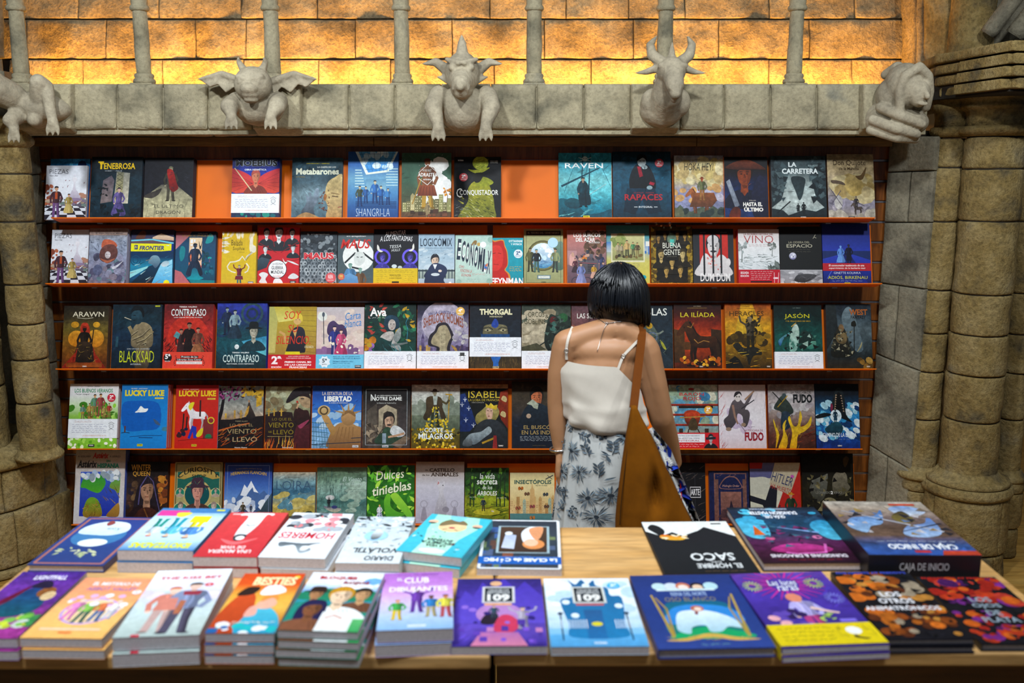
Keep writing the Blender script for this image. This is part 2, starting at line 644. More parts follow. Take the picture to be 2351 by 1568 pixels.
# left-hand cluster
zc0 = at(20, 322, 4.1).z
for (lab, top, bot, r, Y, ys, mould) in (
 ('slim stone column of stacked drums below the crouching beast gargoyle', (20, 315), (92, 1055), 0.078, 4.15, (400, 511, 656, 748, 830, 930), True),
 ('broad weathered stone column behind the slim one on the round plinth', (-118, 315), (-38, 1062), 0.125, 4.20, (400, 530, 650, 790, 900), False)):
 zt = at(bot[0], bot[1], Y - r).z
 column(lab, top, bot, r, ys, Y, cap=[('neck_ring', [(r, -0.03), (r * 1.25, -0.015), (r * 1.3, 0.0), (r * 1.15, 0.016), (r * 1.3, 0.06), (r * 1.4, 0.10)], zc0)],
   base=[('base_moulding', [(r * 1.30, -0.012), (r * 1.34, 0.004), (r * 1.12, 0.022), (r * 1.03, 0.035)], zt)], seed=int(r * 900))
# shared round plinth of the left cluster
bc = at(-75, 1060, 4.36)
bc.z = 0
root = empty('column_plinth', bc, 'broad round stone plinth under the pair of columns', 'plinth')
zt = at(0, 1078, 3.92).z
zm = at(0, 1112, 3.90).z
zj = at(0, 1210, 3.90).z
m = MB()
m.lathe((0, 0, 0), [(0.30, zm), (0.452, zm + 0.004), (0.462, zm + 0.018), (0.455, zm + 0.036), (0.43, zm + 0.045), (0.435, zt), (0.40, zt + 0.02), (0.2, zt + 0.05)], 64)
m.build('plinth_moulding', MAT['stone_col'], root, True)
for (z0, z1, r0, angs) in ((zj, zm, 0.445, (190, 250, 318, 345, 400)), (0.045, zj, 0.462, (170, 225, 322, 350, 400)), (0.0, 0.045, 0.475, (170, 270, 400))):
 for i, (a0, a1) in enumerate(zip(angs, angs[1:])):
  m = MB()
  def fn(u, v, r0=r0, z0=z0, z1=z1, a0=RAD(a0), a1=RAD(a1)):
   a_ = a0 + (a1 - a0) * u
   n_ = Vector((math.cos(a_), math.sin(a_), 0))
   return Vector((0, 0, z0 + 0.002 + (z1 - z0 - 0.004) * v)) + n_ * r0, n_
  m.stone(fn, r0 * RAD(a1 - a0), z1 - z0, 0.014, 0.010, int(z0 * 90) + i, 0.03, 0.05)
  m.build('base_stone', MAT['stone_col'], root, True)

# splayed jamb walls between slat wall and columns
jr = empty('wall_right', at(2010, 1200, 4.42), kind='structure')
jr.location.z = 0
def jamb(parent, lft, rgt, Yl, Yr, cuts, split, seed):
 """lft/rgt: functions y->px of the two borders; cuts: (y at left, y at right)"""
 for i, (c0, c1) in enumerate(zip(cuts, cuts[1:])):
  us = [0] + split[i % len(split)] + [1]
  for u0, u1 in zip(us, us[1:]):
   def P(u, c):
    y = c[0] + (c[1] - c[0]) * u
    x = lft(y) + (rgt(y) - lft(y)) * u
    return at(x, y, Yl + (Yr - Yl) * u)
   a_, b_, c_, d_ = P(u0, c1), P(u1, c1), P(u1, c0), P(u0, c0)
   g = Vector((0.002, 0, 0))
   gz = Vector((0, 0, 0.002))
   stone_quad('stone_block', a_ + g + gz, b_ - g + gz, c_ - g - gz, d_ + g - gz, MAT['stone_jamb'], parent, parent.location, seed + i * 3 + int(u0 * 7), 0.008, 0.006, 0.05)
jamb(jr, lambda y: 2040 - (y - 330) * 0.066, lambda y: 2150 - (y - 330) * 0.08, 4.40, 4.22,
  [(312, 312), (396, 392), (511, 511), (650, 664), (812, 852), (1022, 1080), (1300, 1330), (1450, 1480)], [[], [0.5], [], [0.42], [], [0.45], []], 300)
m = MB()
for q in (0,):
 A, B, C_, D = at(2035, 300, 4.46), at(2165, 300, 4.28), at(2090, 1480, 4.28), at(1950, 1480, 4.46)
 m.prism([D, C_, B, A], (0.02, 0.08, 0))
m.build('joint_backing', MAT['mortar'], jr, False, jr.location)
jl = empty('wall_left', at(130, 1200, 4.42), kind='structure')
jl.location.z = 0
jamb(jl, lambda y: 40 + (y - 330) * 0.075, lambda y: 92 + (y - 330) * 0.083, 4.24, 4.40,
  [(312, 312), (405, 400), (520, 512), (668, 656), (842, 830), (1050, 1040), (1240, 1215), (1400, 1380)], [[]], 340)
m = MB()
A, B, C_, D = at(20, 300, 4.30), at(95, 300, 4.46), at(200, 1420, 4.46), at(100, 1420, 4.30)
m.prism([D, C_, B, A], (-0.02, 0.08, 0))
m.build('joint_backing', MAT['mortar'], jl, False, jl.location)

# banded abacus above the right cluster: four stepped courses on a bent plan
ZA = 2.335
plan_px = [(1985, 196), (2040, 176), (2145, 126), (2325, 92), (2480, 96)]
plan = [atz(x, y, ZA) for x, y in plan_px]
ab = empty('trim_3', (plan[2].x, plan[2].y, ZA - 0.2), kind='structure')
for i in range(4):
 z1 = ZA - i * 0.046
 z0 = z1 - 0.038
 ins = 0.012 * i
 for j, (p, q) in enumerate(zip(plan, plan[1:])):
  d = (q - p).normalized()
  nrm = Vector((d.y, -d.x, 0))
  p_, q_ = p - nrm * ins, q - nrm * ins
  stone_quad('stone_band', Vector((p_.x, p_.y, z0)), Vector((q_.x, q_.y, z0)), Vector((q_.x, q_.y, z1)), Vector((p_.x, p_.y, z1)),
     MAT['stone_col'], ab, ab.location, 400 + i * 5 + j, 0.008, 0.006, 0.30, 0.03)
m = MB()
back = [p + Vector((0.25, 0.5, 0)) for p in plan]
poly = [Vector((p.x + 0.03, p.y + 0.05, ZA - 0.185)) for p in plan] + [Vector((p.x, p.y, ZA - 0.185)) for p in back[::-1]]
m.prism(poly, (0, 0, 0.17))
m.build('core', MAT['mortar'], ab, False, ab.location)

# engaged piers standing on the abacus
pier = empty('wall_pier', at(2150, 150, 4.6), kind='structure')
def strip(x0, x1, Ya, Yb, seed, mat='stone_col', y_cut=(-60, 60, 230)):
 for yb, yt in zip(y_cut[1:], y_cut):
  stone_quad('pier_stone', at(x0 + .6, yb - 1, Ya), at(x1 - .6, yb - 1, Yb), at(x1 - .6, yt, Yb), at(x0 + .6, yt, Ya), MAT[mat], pier, pier.location, seed + yb, 0.014, 0.008, 0.25)
strip(2066, 2100, 4.86, 4.74, 500, 'stone_wall', (-60, 230))
strip(2100, 2118, 4.70, 4.66, 507, 'stone_wall', (-60, 230))
strip(2118, 2180, 4.62, 4.50, 510, 'stone_col', (-60, 230))
m = MB()
c0 = at(2226, 130, 4.45)
def fn(u, v):
 a_ = 2 * math.pi * u
 n_ = Vector((math.cos(a_), math.sin(a_), 0))
 return Vector((c0.x, c0.y, ZA - 0.03 + 0.7 * v)) + n_ * 0.098, n_
m.stone(fn, 0.62, 0.7, 0.01, 0.007, 77, 0.03, 0.03, True)
m.build('pier_shaft', MAT['stone_col'], pier, True, pier.location)
strip(2262, 2420, 4.52, 4.40, 520, 'stone_jamb', (-60, 230))
for (a_, b_, rr) in (((2268, 78), (2345, -25), 0.036), ((2330, 82), (2420, -30), 0.045)):
 m = MB()
 p, q = at(*a_, 4.30), at(*b_, 4.22)
 m.tube([p + (q - p) * i / 8 for i in range(9)], rr, 12)
 m.build('arch_rib', MAT['stone_jamb'], pier, True, pier.location)
# dark pier at the left border above the cornice
pl = empty('wall_pier_left', at(5, 150, 4.6), kind='structure')
for yb, yt in ((215, 135), (133, -60)):
 stone_quad('pier_stone', at(-80, yb, 4.45), at(14, yb, 4.60), at(8, yt, 4.60), at(-90, yt, 4.45), MAT['stone_jamb'], pl, pl.location, 530 + yb, 0.012, 0.008, 0.2)
# stone wall behind the left cluster
m = MB()
m.box(-4.2, at(60, 700, 4.5).x, 4.5, 4.6, 0, 2.3)
tag(m.build('wall_side', MAT['stone_jamb']), kind='structure')
# plastered wall seen far behind the right columns
m = MB()
m.box(2.1, 6.0, 6.4, 6.5, 0, 3.2)
o = m.build('wall_far', MAT['plaster'])
tag(o, kind='structure')

# ------------------------------------------------------------------ carved gargoyles (remeshed lumps of stone)
def sculpt(name, prims, voxel, mat, parent, smooth_it=3):
 bm = bmesh.new()
 for p in prims:
  k = p[0]
  if k == 's':                                   # ellipsoid: centre, radii, (rx,ry,rz degrees)
   c, r = Vector(p[1]), p[2]
   rot = Matrix.Rotation(0, 4, 'X')
   if len(p) > 3:
    rot = (Matrix.Rotation(RAD(p[3][2]), 4, 'Z') @ Matrix.Rotation(RAD(p[3][1]), 4, 'Y') @ Matrix.Rotation(RAD(p[3][0]), 4, 'X'))
   bmesh.ops.create_icosphere(bm, subdivisions=3, radius=1.0, matrix=Matrix.Translation(c) @ rot @ Matrix.Diagonal((*r, 1)))
  elif k == 'c':                                 # tapering limb: points, radii
   pts, rad = [Vector(q) for q in p[1]], p[2]
   for (a, b, ra, rb) in zip(pts, pts[1:], rad, rad[1:]):
    d = b - a
    if d.length < 1e-6:
     continue
    mt = Matrix.Translation((a + b) / 2) @ d.to_track_quat('Z', 'Y').to_matrix().to_4x4()
    bmesh.ops.create_cone(bm, cap_ends=True, segments=14, radius1=ra, radius2=max(rb, 0.0015), depth=d.length, matrix=mt)
   for a, ra in zip(pts, rad):
    bmesh.ops.create_icosphere(bm, subdivisions=2, radius=max(ra, 0.0015), matrix=Matrix.Translation(a))
  elif k == 'p':                                 # slab: outline points, thickness vector
   pts, d = [Vector(q) for q in p[1]], Vector(p[2])
   f = [bm.verts.new(q) for q in pts]
   g = [bm.verts.new(q + d) for q in pts]
   n = len(pts)
   bm.faces.new(f)
   bm.faces.new(g[::-1])
   for i in range(n):
    bm.faces.new((f[i], g[i], g[(i + 1) % n], f[(i + 1) % n]))
 bmesh.ops.recalc_face_normals(bm, faces=bm.faces[:])
 me = bpy.data.meshes.new(name + '_src')
 bm.to_mesh(me)
 bm.free()
 tmp = bpy.data.objects.new('tmp', me)
 COL.objects.link(tmp)
 md = tmp.modifiers.new('r', 'REMESH')
 md.mode = 'VOXEL'
 md.voxel_size = voxel
 if smooth_it:
  sm = tmp.modifiers.new('s', 'SMOOTH')
  sm.factor = 0.5
  sm.iterations = smooth_it
 dg = bpy.context.evaluated_depsgraph_get()
 out = bpy.data.meshes.new_from_object(tmp.evaluated_get(dg))
 out.name = name
 bpy.data.objects.remove(tmp)
 bpy.data.meshes.remove(me)
 return link_obj(name, out, mat, parent, True)


def sym(prims):
 out = []
 for p in prims:
  out.append(p)
  fl = lambda q: (-q[0], q[1], q[2])
  if p[0] == 's':
   e = (p[3][0], -p[3][1], -p[3][2]) if len(p) > 3 else (0, 0, 0)
   out.append(('s', fl(p[1]), p[2], e))
  elif p[0] == 'c':
   out.append(('c', [fl(q) for q in p[1]], p[2]))
  else:
   out.append(('p', [fl(q) for q in p[1]], (-p[2][0], p[2][1], p[2][2])))
 return out


def paw(x, y, z, s=1.0, d=(0, -0.2, -1), spread=1.0):
 d = Vector(d).normalized()
 c = Vector((x, y, z))
 out = [('s', tuple(c), (0.021 * s, 0.018 * s, 0.026 * s))]
 for k in (-1, 0, 1):
  side = Vector((0.011 * k * s * spread, 0, 0))
  out.append(('c', [tuple(c + side), tuple(c + side * 1.7 + d * 0.026 * s), tuple(c + side * 1.9 + d * 0.046 * s)], [0.010 * s, 0.009 * s, 0.004 * s]))
 return out


def gargoyle(px, py, label, prims, voxel=0.0055, Y=CY0 - 0.05):
 p = at(px, py, Y)
 root = empty('gargoyle', p, label, 'gargoyle', None)
 sculpt('carved_body', prims, voxel, MAT['garg'], root, 2)
 return root


# bat-winged imp leaning out with two clawed hands
imp = [('s', (0, -.02, -.055), (.105, .09, .075)), ('s', (0, -.10, .035), (.078, .075, .072)),
  ('s', (0, -.165, .012), (.036, .035, .026)), ('s', (0, -.155, -.012), (.034, .03, .014)), ('s', (0, -.145, -.032), (.03, .028, .012))]
imp += sym([('c', [(.02, -.165, .05), (.05, -.15, .062)], [.013, .010]), ('s', (.032, -.16, .038), (.014, .012, .010)),
   ('c', [(.04, -.09, .095), (.055, -.10, .125), (.05, -.12, .142)], [.017, .011, .003]),
   ('c', [(.05, -.03, .05), (.15, -.02, .085), (.245, -.03, .062)], [.016, .013, .005]),
   ('c', [(.15, -.02, .083), (.20, -.03, .03)], [.010, .004]), ('c', [(.10, -.02, .07), (.135, -.03, .008)], [.010, .004]),
   ('p', [(.05, -.028, .055), (.15, -.018, .088), (.245, -.028, .062), (.225, -.03, .048), (.20, -.03, .028), (.168, -.028, .042), (.135, -.03, .006), (.10, -.03, .03), (.06, -.03, .0)], (0, .014, 0)),
   ('c', [(.085, -.04, -.03), (.098, -.12, -.055), (.082, -.15, -.088)], [.042, .036, .022])])
for s_ in (-1, 1):
 imp += paw(.08 * s_, -.155, -.10, 1.05)
gargoyle(597, 218, 'bat-winged stone imp gargoyle with small horns on the cornice', imp)

# crested goblin with long snout and dangling arms
gob = [('s', (0, -.01, -.05), (.105, .10, .10)), ('s', (0, -.07, .09), (.072, .075, .085)),
  ('c', [(0, -.12, .055), (0, -.20, .035), (0, -.24, .02)], [.055, .038, .018]), ('c', [(0, -.10, .03), (0, -.19, .005), (0, -.215, .0)], [.05, .03, .012]),
  ('c', [(0, -.08, .165), (0, -.085, .205), (0, -.10, .235)], [.026, .018, .004]), ('c', [(0, -.02, .15), (0, .0, .19)], [.02, .004])]
gob += sym([('s', (.034, -.135, .105), (.020, .018, .017)), ('c', [(.012, -.15, .122), (.06, -.12, .138)], [.013, .010]),
   ('c', [(.06, -.05, .10), (.11, -.055, .135), (.165, -.07, .125)], [.026, .018, .004]),
   ('c', [(.05, -.06, .06), (.10, -.06, .075)], [.02, .006]),
   ('c', [(.10, -.03, .0), (.12, -.10, -.05), (.098, -.13, -.12)], [.045, .038, .024]),
   ('s', (.03, -.20, .022), (.008, .02, .02))])
for s_ in (-1, 1):
 gob += paw(.097 * s_, -.135, -.135, 1.15)
gargoyle(1064, 222, 'crested goblin gargoyle with long snout and dangling paws', gob)

# horned dragon craning out from its block
dra = [('s', (0, .0, -.055), (.095, .085, .075)), ('c', [(0, .0, -.05), (.005, -.08, -.01), (.012, -.13, .06)], [.085, .065, .055]),
  ('s', (.012, -.15, .085), (.058, .065, .058)), ('c', [(.012, -.18, .07), (.014, -.235, .02), (.014, -.25, -.01)], [.045, .036, .024]),
  ('c', [(.012, -.16, .04), (.014, -.215, -.01), (.014, -.225, -.03)], [.035, .026, .016]), ('c', [(.012, -.15, .13), (.012, -.14, .17), (.012, -.15, .20)], [.018, .012, .003])]
for s_ in (-1, 1):
 X = lambda v: .012 + v * s_
 dra += [('c', [(X(.035), -.14, .12), (X(.075), -.12, .15), (X(.085), -.12, .19), (X(.062), -.14, .222)], [.024, .022, .017, .005]),
   ('c', [(X(.05), -.13, .10), (X(.10), -.12, .085), (X(.145), -.125, .08)], [.018, .012, .003]),
   ('c', [(X(.01), -.20, .10), (X(.05), -.175, .105)], [.012, .012]), ('s', (X(.03), -.20, .085), (.010, .010, .008)),
   ('s', (X(.016), -.255, .012), (.012, .012, .010)), ('s', (X(.055), -.02, -.03), (.05, .06, .06))]
gargoyle(1520, 220, 'horned dragon gargoyle craning its neck from the cornice', dra)

# hooded monk bust on the corner
mon = [('s', (-.02, .02, -.07), (.115, .10, .085)), ('s', (.02, -.03, -.09), (.10, .08, .06)), ('s', (.0, -.06, .055), (.085, .085, .095)),
  ('s', (-.03, -.03, .02), (.075, .075, .08)), ('c', [(-.02, -.02, .13), (-.05, .03, .11)], [.03, .02]), ('s', (.035, -.125, .02), (.042, .035, .055)),
  ('c', [(.045, -.16, .03), (.05, -.17, .005)], [.008, .012]), ('c', [(.03, -.15, -.02), (.055, -.15, -.022)], [.008, .008])]
hood = [(-.035, -.11, -.04), (-.045, -.12, .03), (-.03, -.13, .09), (.02, -.14, .125), (.065, -.125, .09), (.085, -.10, .03), (.085, -.08, -.03)]
mon += [('c', hood, [.02] * 7), ('c', [(-.10, -.07, -.03), (-.03, -.12, -.07), (.06, -.11, -.10)], [.022, .022, .02]),
  ('c', [(-.12, -.05, -.08), (-.04, -.11, -.12), (.05, -.09, -.14)], [.022, .022, .02]), ('c', [(-.12, -.03, -.12), (-.03, -.09, -.155), (.06, -.06, -.16)], [.02, .02, .018])]
gargoyle(2062, 232, 'hooded monk bust carved on the corner block beside the columns', mon)

# crouching long-headed beast at the left corner
bea = [('s', (.03, .0, -.02), (.13, .085, .062), (0, 8, 0)), ('c', [(-.06, -.05, .02), (-.10, -.12, .05), (-.13, -.14, .10)], [.06, .065, .06]),
  ('s', (-.125, -.15, .04), (.062, .055, .095), (0, 10, 0)), ('c', [(-.15, -.15, .13), (-.16, -.14, .17)], [.045, .03]), ('c', [(-.135, -.20, -.01), (-.09, -.195, -.012)], [.012, .012]),
  ('s', (-.10, -.195, .05), (.017, .014, .014)), ('s', (-.165, -.19, .05), (.017, .014, .014)),
  ('c', [(.05, -.03, -.02), (.075, -.09, .075), (.10, -.07, .06), (.115, -.09, -.04), (.125, -.10, -.075)], [.045, .034, .026, .024, .02]),
  ('c', [(-.04, -.04, -.05), (-.05, -.10, -.08), (-.035, -.10, -.11)], [.04, .03, .02]), ('c', [(.02, .0, -.05), (.03, -.06, -.075)], [.06, .03])]
bea += paw(.128, -.105, -.09, 1.1) + paw(-.033, -.11, -.125, 1.0)
gargoyle(75, 235, 'crouching long-headed beast gargoyle on the corner above the column', bea)

# ------------------------------------------------------------------ printed covers: flat ink shapes on real sheets
TEXTS = {('CAJA DE INICIO', .0, 0.0): None}


def clip01(pts):
 for ax, lim, sg in ((0, 0.0, 1), (0, 1.0, -1), (1, 0.0, 1), (1, 1.0, -1)):
  out = []
  n = len(pts)
  for i in range(n):
   p, q = pts[i], pts[(i + 1) % n]
   dp, dq = (p[ax] - lim) * sg, (q[ax] - lim) * sg
   if dp >= 0:
    out.append(p)
   if (dp >= 0) != (dq >= 0):
    t = dp / (dp - dq)
    out.append((p[0] + (q[0] - p[0]) * t, p[1] + (q[1] - p[1]) * t))
  pts = out
  if len(pts) < 3:
   return []
 return pts


def crom(pts, n=5):
 """closed Catmull-Rom through pts"""
 out, L = [], len(pts)
 for i in range(L):
  p0, p1, p2, p3 = pts[i - 1], pts[i], pts[(i + 1) % L], pts[(i + 2) % L]
  for k in range(n):
   t = k / n
   out.append(tuple(0.5 * (2 * b + (c - a) * t + (2 * a - 5 * b + 4 * c - d) * t * t + (3 * b - a - 3 * c + d) * t ** 3)
        for a, b, c, d in zip(p0, p1, p2, p3)))
 return out


class Art:
 DZ = 6e-6

 def __init__(self, w, h):
  self.w, self.h, self.asp = w, h, h / w
  self.items, self.texts, self.bands, self.stick = [], [], [], []
  self.mat = 'print'
  self.base = '#888888'
  self.mapf = None

 # --- basic shapes, coordinates as fractions of the cover
 def bg(self, *stops, n=0.0, nx=1, ny=None, seed=0, x0=0, x1=1, y0=0, y1=1):
  if n:
   nx = 14
  ny = ny or max(2 * (len(stops) - 1), 18 if n else 1)
  self.base = stops[len(stops) // 2]
  S = [lin(c) for c in stops]

  def colr(u, v):
   if len(S) == 1:
    c = S[0]
   else:
    q = min(v, 0.99999) * (len(S) - 1)
    i = int(q)
    c = tuple(a + (b - a) * (q - i) for a, b in zip(S[i], S[i + 1]))
   if n:
    k = 1 + n * (noise.noise(Vector((u * 4 + seed * 7.3, v * 5.3, seed))) * 1.3 + noise.noise(Vector((u * 11, v * 14, seed + 9))) * 0.8)
    c = tuple(max(0.0, x * k) for x in c)
   return c
  self.items.append(('grid', nx, ny, colr, (x0, x1, y0, y1)))
  if n:                                          # brushwork over painted grounds
   g = random.Random(seed + len(stops))
   for i in range(80):
    u, v = g.random(), g.random()
    k = g.uniform(.55, 1.5)
    z, w = g.uniform(.03, .1), g.uniform(-.5, .7) + noise.noise(Vector((u * 3, v * 3, seed))) * 2
    ca, sa = math.cos(w), math.sin(w)
    q = z * g.uniform(.12, .35)
    self.p([(u - ca * z, v - sa * z / self.asp), (u - sa * q, v + ca * q / self.asp), (u + ca * z, v + sa * z / self.asp), (u + sa * q, v - ca * q / self.asp)],
      tuple(min(1, c * k) for c in colr(u, v)))

 def p(self, pts, c, c2=None):
  self.items.append(('poly', pts, lin(c), lin(c2) if c2 else None))

 def r(self, x0, y0, x1, y1, c, c2=None):
  self.p([(x0, y0), (x1, y0), (x1, y1), (x0, y1)], c, c2)

 def b(self, pts, c, c2=None, n=4):
  self.p(crom(pts, n), c, c2)

 def e(self, x, y, rx, ry, c, c2=None, rot=0, n=18):
  ca, sa = math.cos(RAD(rot)), math.sin(RAD(rot))
  pts = []
  for i in range(n):
   a = 2 * math.pi * i / n
   X, Y = rx * math.cos(a), ry * math.sin(a) * self.asp
   pts.append((x + X * ca - Y * sa, y + (X * sa + Y * ca) / self.asp))
  self.p(pts, c, c2)

 def o(self, x, y, r, c, c2=None, n=22):
  self.e(x, y, r, r / self.asp, c, c2, 0, n)

 def ring(self, x, y, r, w, c):
  pts = [(x + r * math.cos(2 * math.pi * i / 24), y + r * math.sin(2 * math.pi * i / 24) / self.asp) for i in range(25)]
  self.l(pts, w, c)

 def l(self, pts, w, c, w2=None):
  A = self.asp
  P = [Vector((x, y * A)) for x, y in pts]
  up, dn = [], []
  for i, q in enumerate(P):
   t = P[min(i + 1, len(P) - 1)] - P[max(i - 1, 0)]
   t = t.normalized() if t.length > 1e-9 else Vector((1, 0))
   ww = w if w2 is None else w + (w2 - w) * i / (len(P) - 1)
   nn = Vector((-t.y, t.x)) * ww / 2
   up.append(q + nn)
   dn.append(q - nn)
  for i in range(len(P) - 1):
   self.items.append(('same' if i else 'poly', [(v.x, v.y / A) for v in (up[i], up[i + 1], dn[i + 1], dn[i])], lin(c), None))

 def s(self, n, x0, y0, x1, y1, size, cols, k='e', seed=1, ratio=0.55, rot=None):
  g = random.Random(seed * 31 + n)
  for i in range(n):
   x, y = g.uniform(x0, x1), g.uniform(y0, y1)
   z = size * g.uniform(0.5, 1.3)
   c = g.choice(cols)
   a = g.uniform(0, 180) if rot is None else rot + g.uniform(-14, 14)
   if k == 'e':
    self.e(x, y, z, z * ratio, c, None, a, 9)
   elif k == 'l':
    ca, sa = math.cos(RAD(a)), math.sin(RAD(a))
    pts = []
    for X, Y in ((-1, 0), (-.4, ratio * .7), (.25, ratio * .6), (1, 0), (.25, -ratio * .6), (-.4, -ratio * .7)):
     pts.append((x + (X * ca - Y * sa) * z, y + (X * sa + Y * ca) * z / self.asp))
    self.p(pts, c)
   elif k == 's':
    pts = []
    for j in range(3):
     w = RAD(a + j * 120 + g.uniform(-30, 30))
     pts.append((x + math.cos(w) * z, y + math.sin(w) * z / self.asp))
    self.p(pts, c)
   elif k == 'r':
    self.r(x, y, x + z, y + z * ratio, c)
   elif k == 'd':
    ca, sa = math.cos(RAD(a)), math.sin(RAD(a))
    self.l([(x - ca * z, y - sa * z / self.asp), (x + ca * z, y + sa * z / self.asp)], z * ratio * 0.4, c, z * 0.05)

 # --- lettering fitted to a box
 def t(self, s, x0, x1, y0, y1, c, b=0.0, sh=0.0, rot=0, arc=0, ol=None):
  key = (s, round(b, 3), round(sh, 2))
  TEXTS[key] = None
  if ol:
   k2 = (s, round(b + 0.045, 3), round(sh, 2))
   TEXTS[k2] = None
   self.texts.append((k2, x0 - .004, x1 + .004, y0 - .003, y1 + .003, lin(ol), rot, arc))
  self.texts.append((key, x0, x1, y0, y1, lin(c), rot, arc))

 def hand(self, x0, x1, ys, c, seed=1, hgt=0.012, w=0.004):
  g = random.Random(seed)
  for y in ys:
   x = x0 + g.uniform(0, .02)
   end = x1 - g.uniform(0, .08)
   while x < end:
    L = g.uniform(.03, .09)
    n = max(3, int(L / .014))
    self.l([(x + L * i / n, y + hgt * (g.random() - .4)) for i in range(n + 1)], w, c)
    x += L + .022

 @staticmethod
 def sh(c, k):
  return tuple(min(1.0, x * k) for x in lin(c))

 # --- stock figures, all generic
 def fig(self, x, y, s, top, leg, skin='#d8a684', hair='#2a1c14', k='', fl=1):
  X = lambda v: x + v * s * self.asp * fl
  Y = lambda v: y + v * s
  P = lambda *q: [(X(a), Y(b)) for a, b in q]
  if 'k' in k:
   self.b(P((-.10, .84), (.10, .84), (.2, .5), (.26, .1), (.05, .04), (-.12, .1), (-.16, .5)), leg)
  if 'd' in k:
   self.b(P((-.08, .5), (.08, .5), (.2, .25), (.24, .03), (0, .0), (-.24, .03), (-.2, .25)), leg)
  elif 'c' in k:
   self.p(P((-.07, .3), (-.02, .3), (-.03, 0), (-.1, 0)), leg)
   self.p(P((.07, .3), (.02, .3), (.03, 0), (.1, 0)), leg)
   self.p(P((-.11, .55), (.11, .55), (.15, .16), (-.15, .16)), top)
  else:
   self.p(P((-.10, .5), (.0, .48), (-.02, .25), (-.03, 0), (-.11, 0), (-.10, .25)), leg)
   self.p(P((.10, .5), (.0, .48), (.02, .25), (.05, 0), (.13, 0), (.10, .25)), leg)
  if 'u' in k:
   self.l(P((-.12, .77), (-.26, .86), (-.30, 1.02)), .055 * s * self.asp, top)
   self.l(P((.12, .77), (.26, .86), (.30, 1.02)), .055 * s * self.asp, top)
  else:
   self.l(P((-.12, .76), (-.18, .6), (-.15, .44)), .06 * s * self.asp, top)
   self.l(P((.12, .76), (.19, .6), (.13, .47)), .06 * s * self.asp, top)
   self.e(X(-.15), Y(.43), .028 * s * self.asp, .028 * s, skin, n=8)
  self.b(P((-.14, .78), (-.05, .83), (.05, .83), (.14, .78), (.10, .6), (.10, .47), (-.10, .47), (-.10, .6)), top)
  self.b(P((.02, .81), (.14, .775), (.10, .6), (.10, .47), (.03, .47), (.05, .62)), self.sh(top, .55))
  self.l(P((-.05, .8), (-.03, .66), (-.06, .5)), .016 * s * self.asp, self.sh(top, 1.5))
  self.l(P((.0, .8), (.01, .62), (.0, .48)), .010 * s * self.asp, self.sh(top, .4))
  if 'd' in k:
   self.b(P((.03, .48), (.08, .48), (.2, .25), (.23, .04), (.08, .02), (.1, .25)), self.sh(leg, .6))
   for q in (-.12, -.03, .06):
    self.l(P((q * .4, .46), (q, .25), (q * 1.4, .05)), .010 * s * self.asp, self.sh(leg, .45))
  elif 'c' not in k:
   self.p(P((.055, .47), (.10, .47), (.10, .25), (.13, 0), (.09, 0), (.065, .25)), self.sh(leg, .55))
   self.e(X(-.085), Y(.0), .055 * s * self.asp, .018 * s, self.sh(leg, .4), n=8)
   self.e(X(.105), Y(.0), .055 * s * self.asp, .018 * s, self.sh(leg, .4), n=8)
  self.r(X(-.025), Y(.8), X(.025), Y(.87), self.sh(skin, .75))
  self.e(X(0), Y(.915), .056 * s * self.asp, .068 * s, skin, n=12)
  if 'b' in k:
   self.e(X(0), Y(.925), .062 * s * self.asp, .072 * s, hair, n=12)
  else:
   self.b(P((-.065, .92), (-.05, .985), (.02, .995), (.065, .96), (.05, .945), (-.03, .945)), hair)
  if 'h' in k:
   self.e(X(0), Y(.955), .13 * s * self.asp, .02 * s, hair, n=12)
   self.e(X(0), Y(.985), .062 * s * self.asp, .045 * s, hair, n=12)

 def face(self, x, y, s, skin, hair, cloth, k='', dark='#1a1512', fl=1):
  """a bust, s = its height"""
  X = lambda v: x + v * s * self.asp * fl
  Y = lambda v: y + v * s
  P = lambda *q: [(X(a), Y(b)) for a, b in q]
  if 'l' in k:
   self.b(P((-.20, .2), (-.24, .6), (-.17, .92), (.0, 1.0), (.17, .93), (.23, .6), (.22, .15), (.1, .3), (-.1, .3)), hair)
  elif 'm' in k:
   self.b(P((-.26, .2), (-.24, .65), (-.12, .95), (.02, 1.04), (.16, .93), (.25, .6), (.27, .2)), hair)
  else:
   self.e(X(0), Y(.74), .185 * s * self.asp, .24 * s, hair, n=16)
  self.b(P((-.42, -.05), (-.36, .2), (-.14, .33), (.14, .33), (.36, .2), (.42, -.05)), cloth)
  self.p(P((-.08, .28), (.08, .28), (.07, .5), (-.07, .5)), skin)
  self.p(P((-.09, .33), (.0, .2), (.09, .33)), skin)
  self.b(P((-.145, .72), (-.12, .54), (-.05, .44), (.05, .44), (.12, .54), (.145, .72), (.1, .86), (-.1, .86)), skin)
  self.b(P((-.16, .72), (-.15, .88), (.0, .95), (.15, .88), (.16, .72), (.1, .82), (-.06, .80)), hair)
  self.b(P((.03, .84), (.13, .82), (.145, .7), (.12, .54), (.05, .45), (.07, .6), (.05, .72)), self.sh(skin, .62))
  self.p(P((-.06, .44), (.06, .44), (.05, .38), (-.02, .36)), self.sh(skin, .5))
  self.b(P((-.16, .72), (-.15, .88), (.0, .95), (.15, .88), (.16, .72), (.1, .82), (-.06, .80)), hair)
  for q in (-.10, -.04, .03, .09):
   self.l(P((q, .83), (q * .7, .91)), .008 * s * self.asp, self.sh(hair, 2.2))
  for q in (-.3, -.2, .12, .22, .32):
   self.l(P((q * .5, .28), (q, .0)), .014 * s * self.asp, self.sh(cloth, .5 if q > 0 else 1.5))
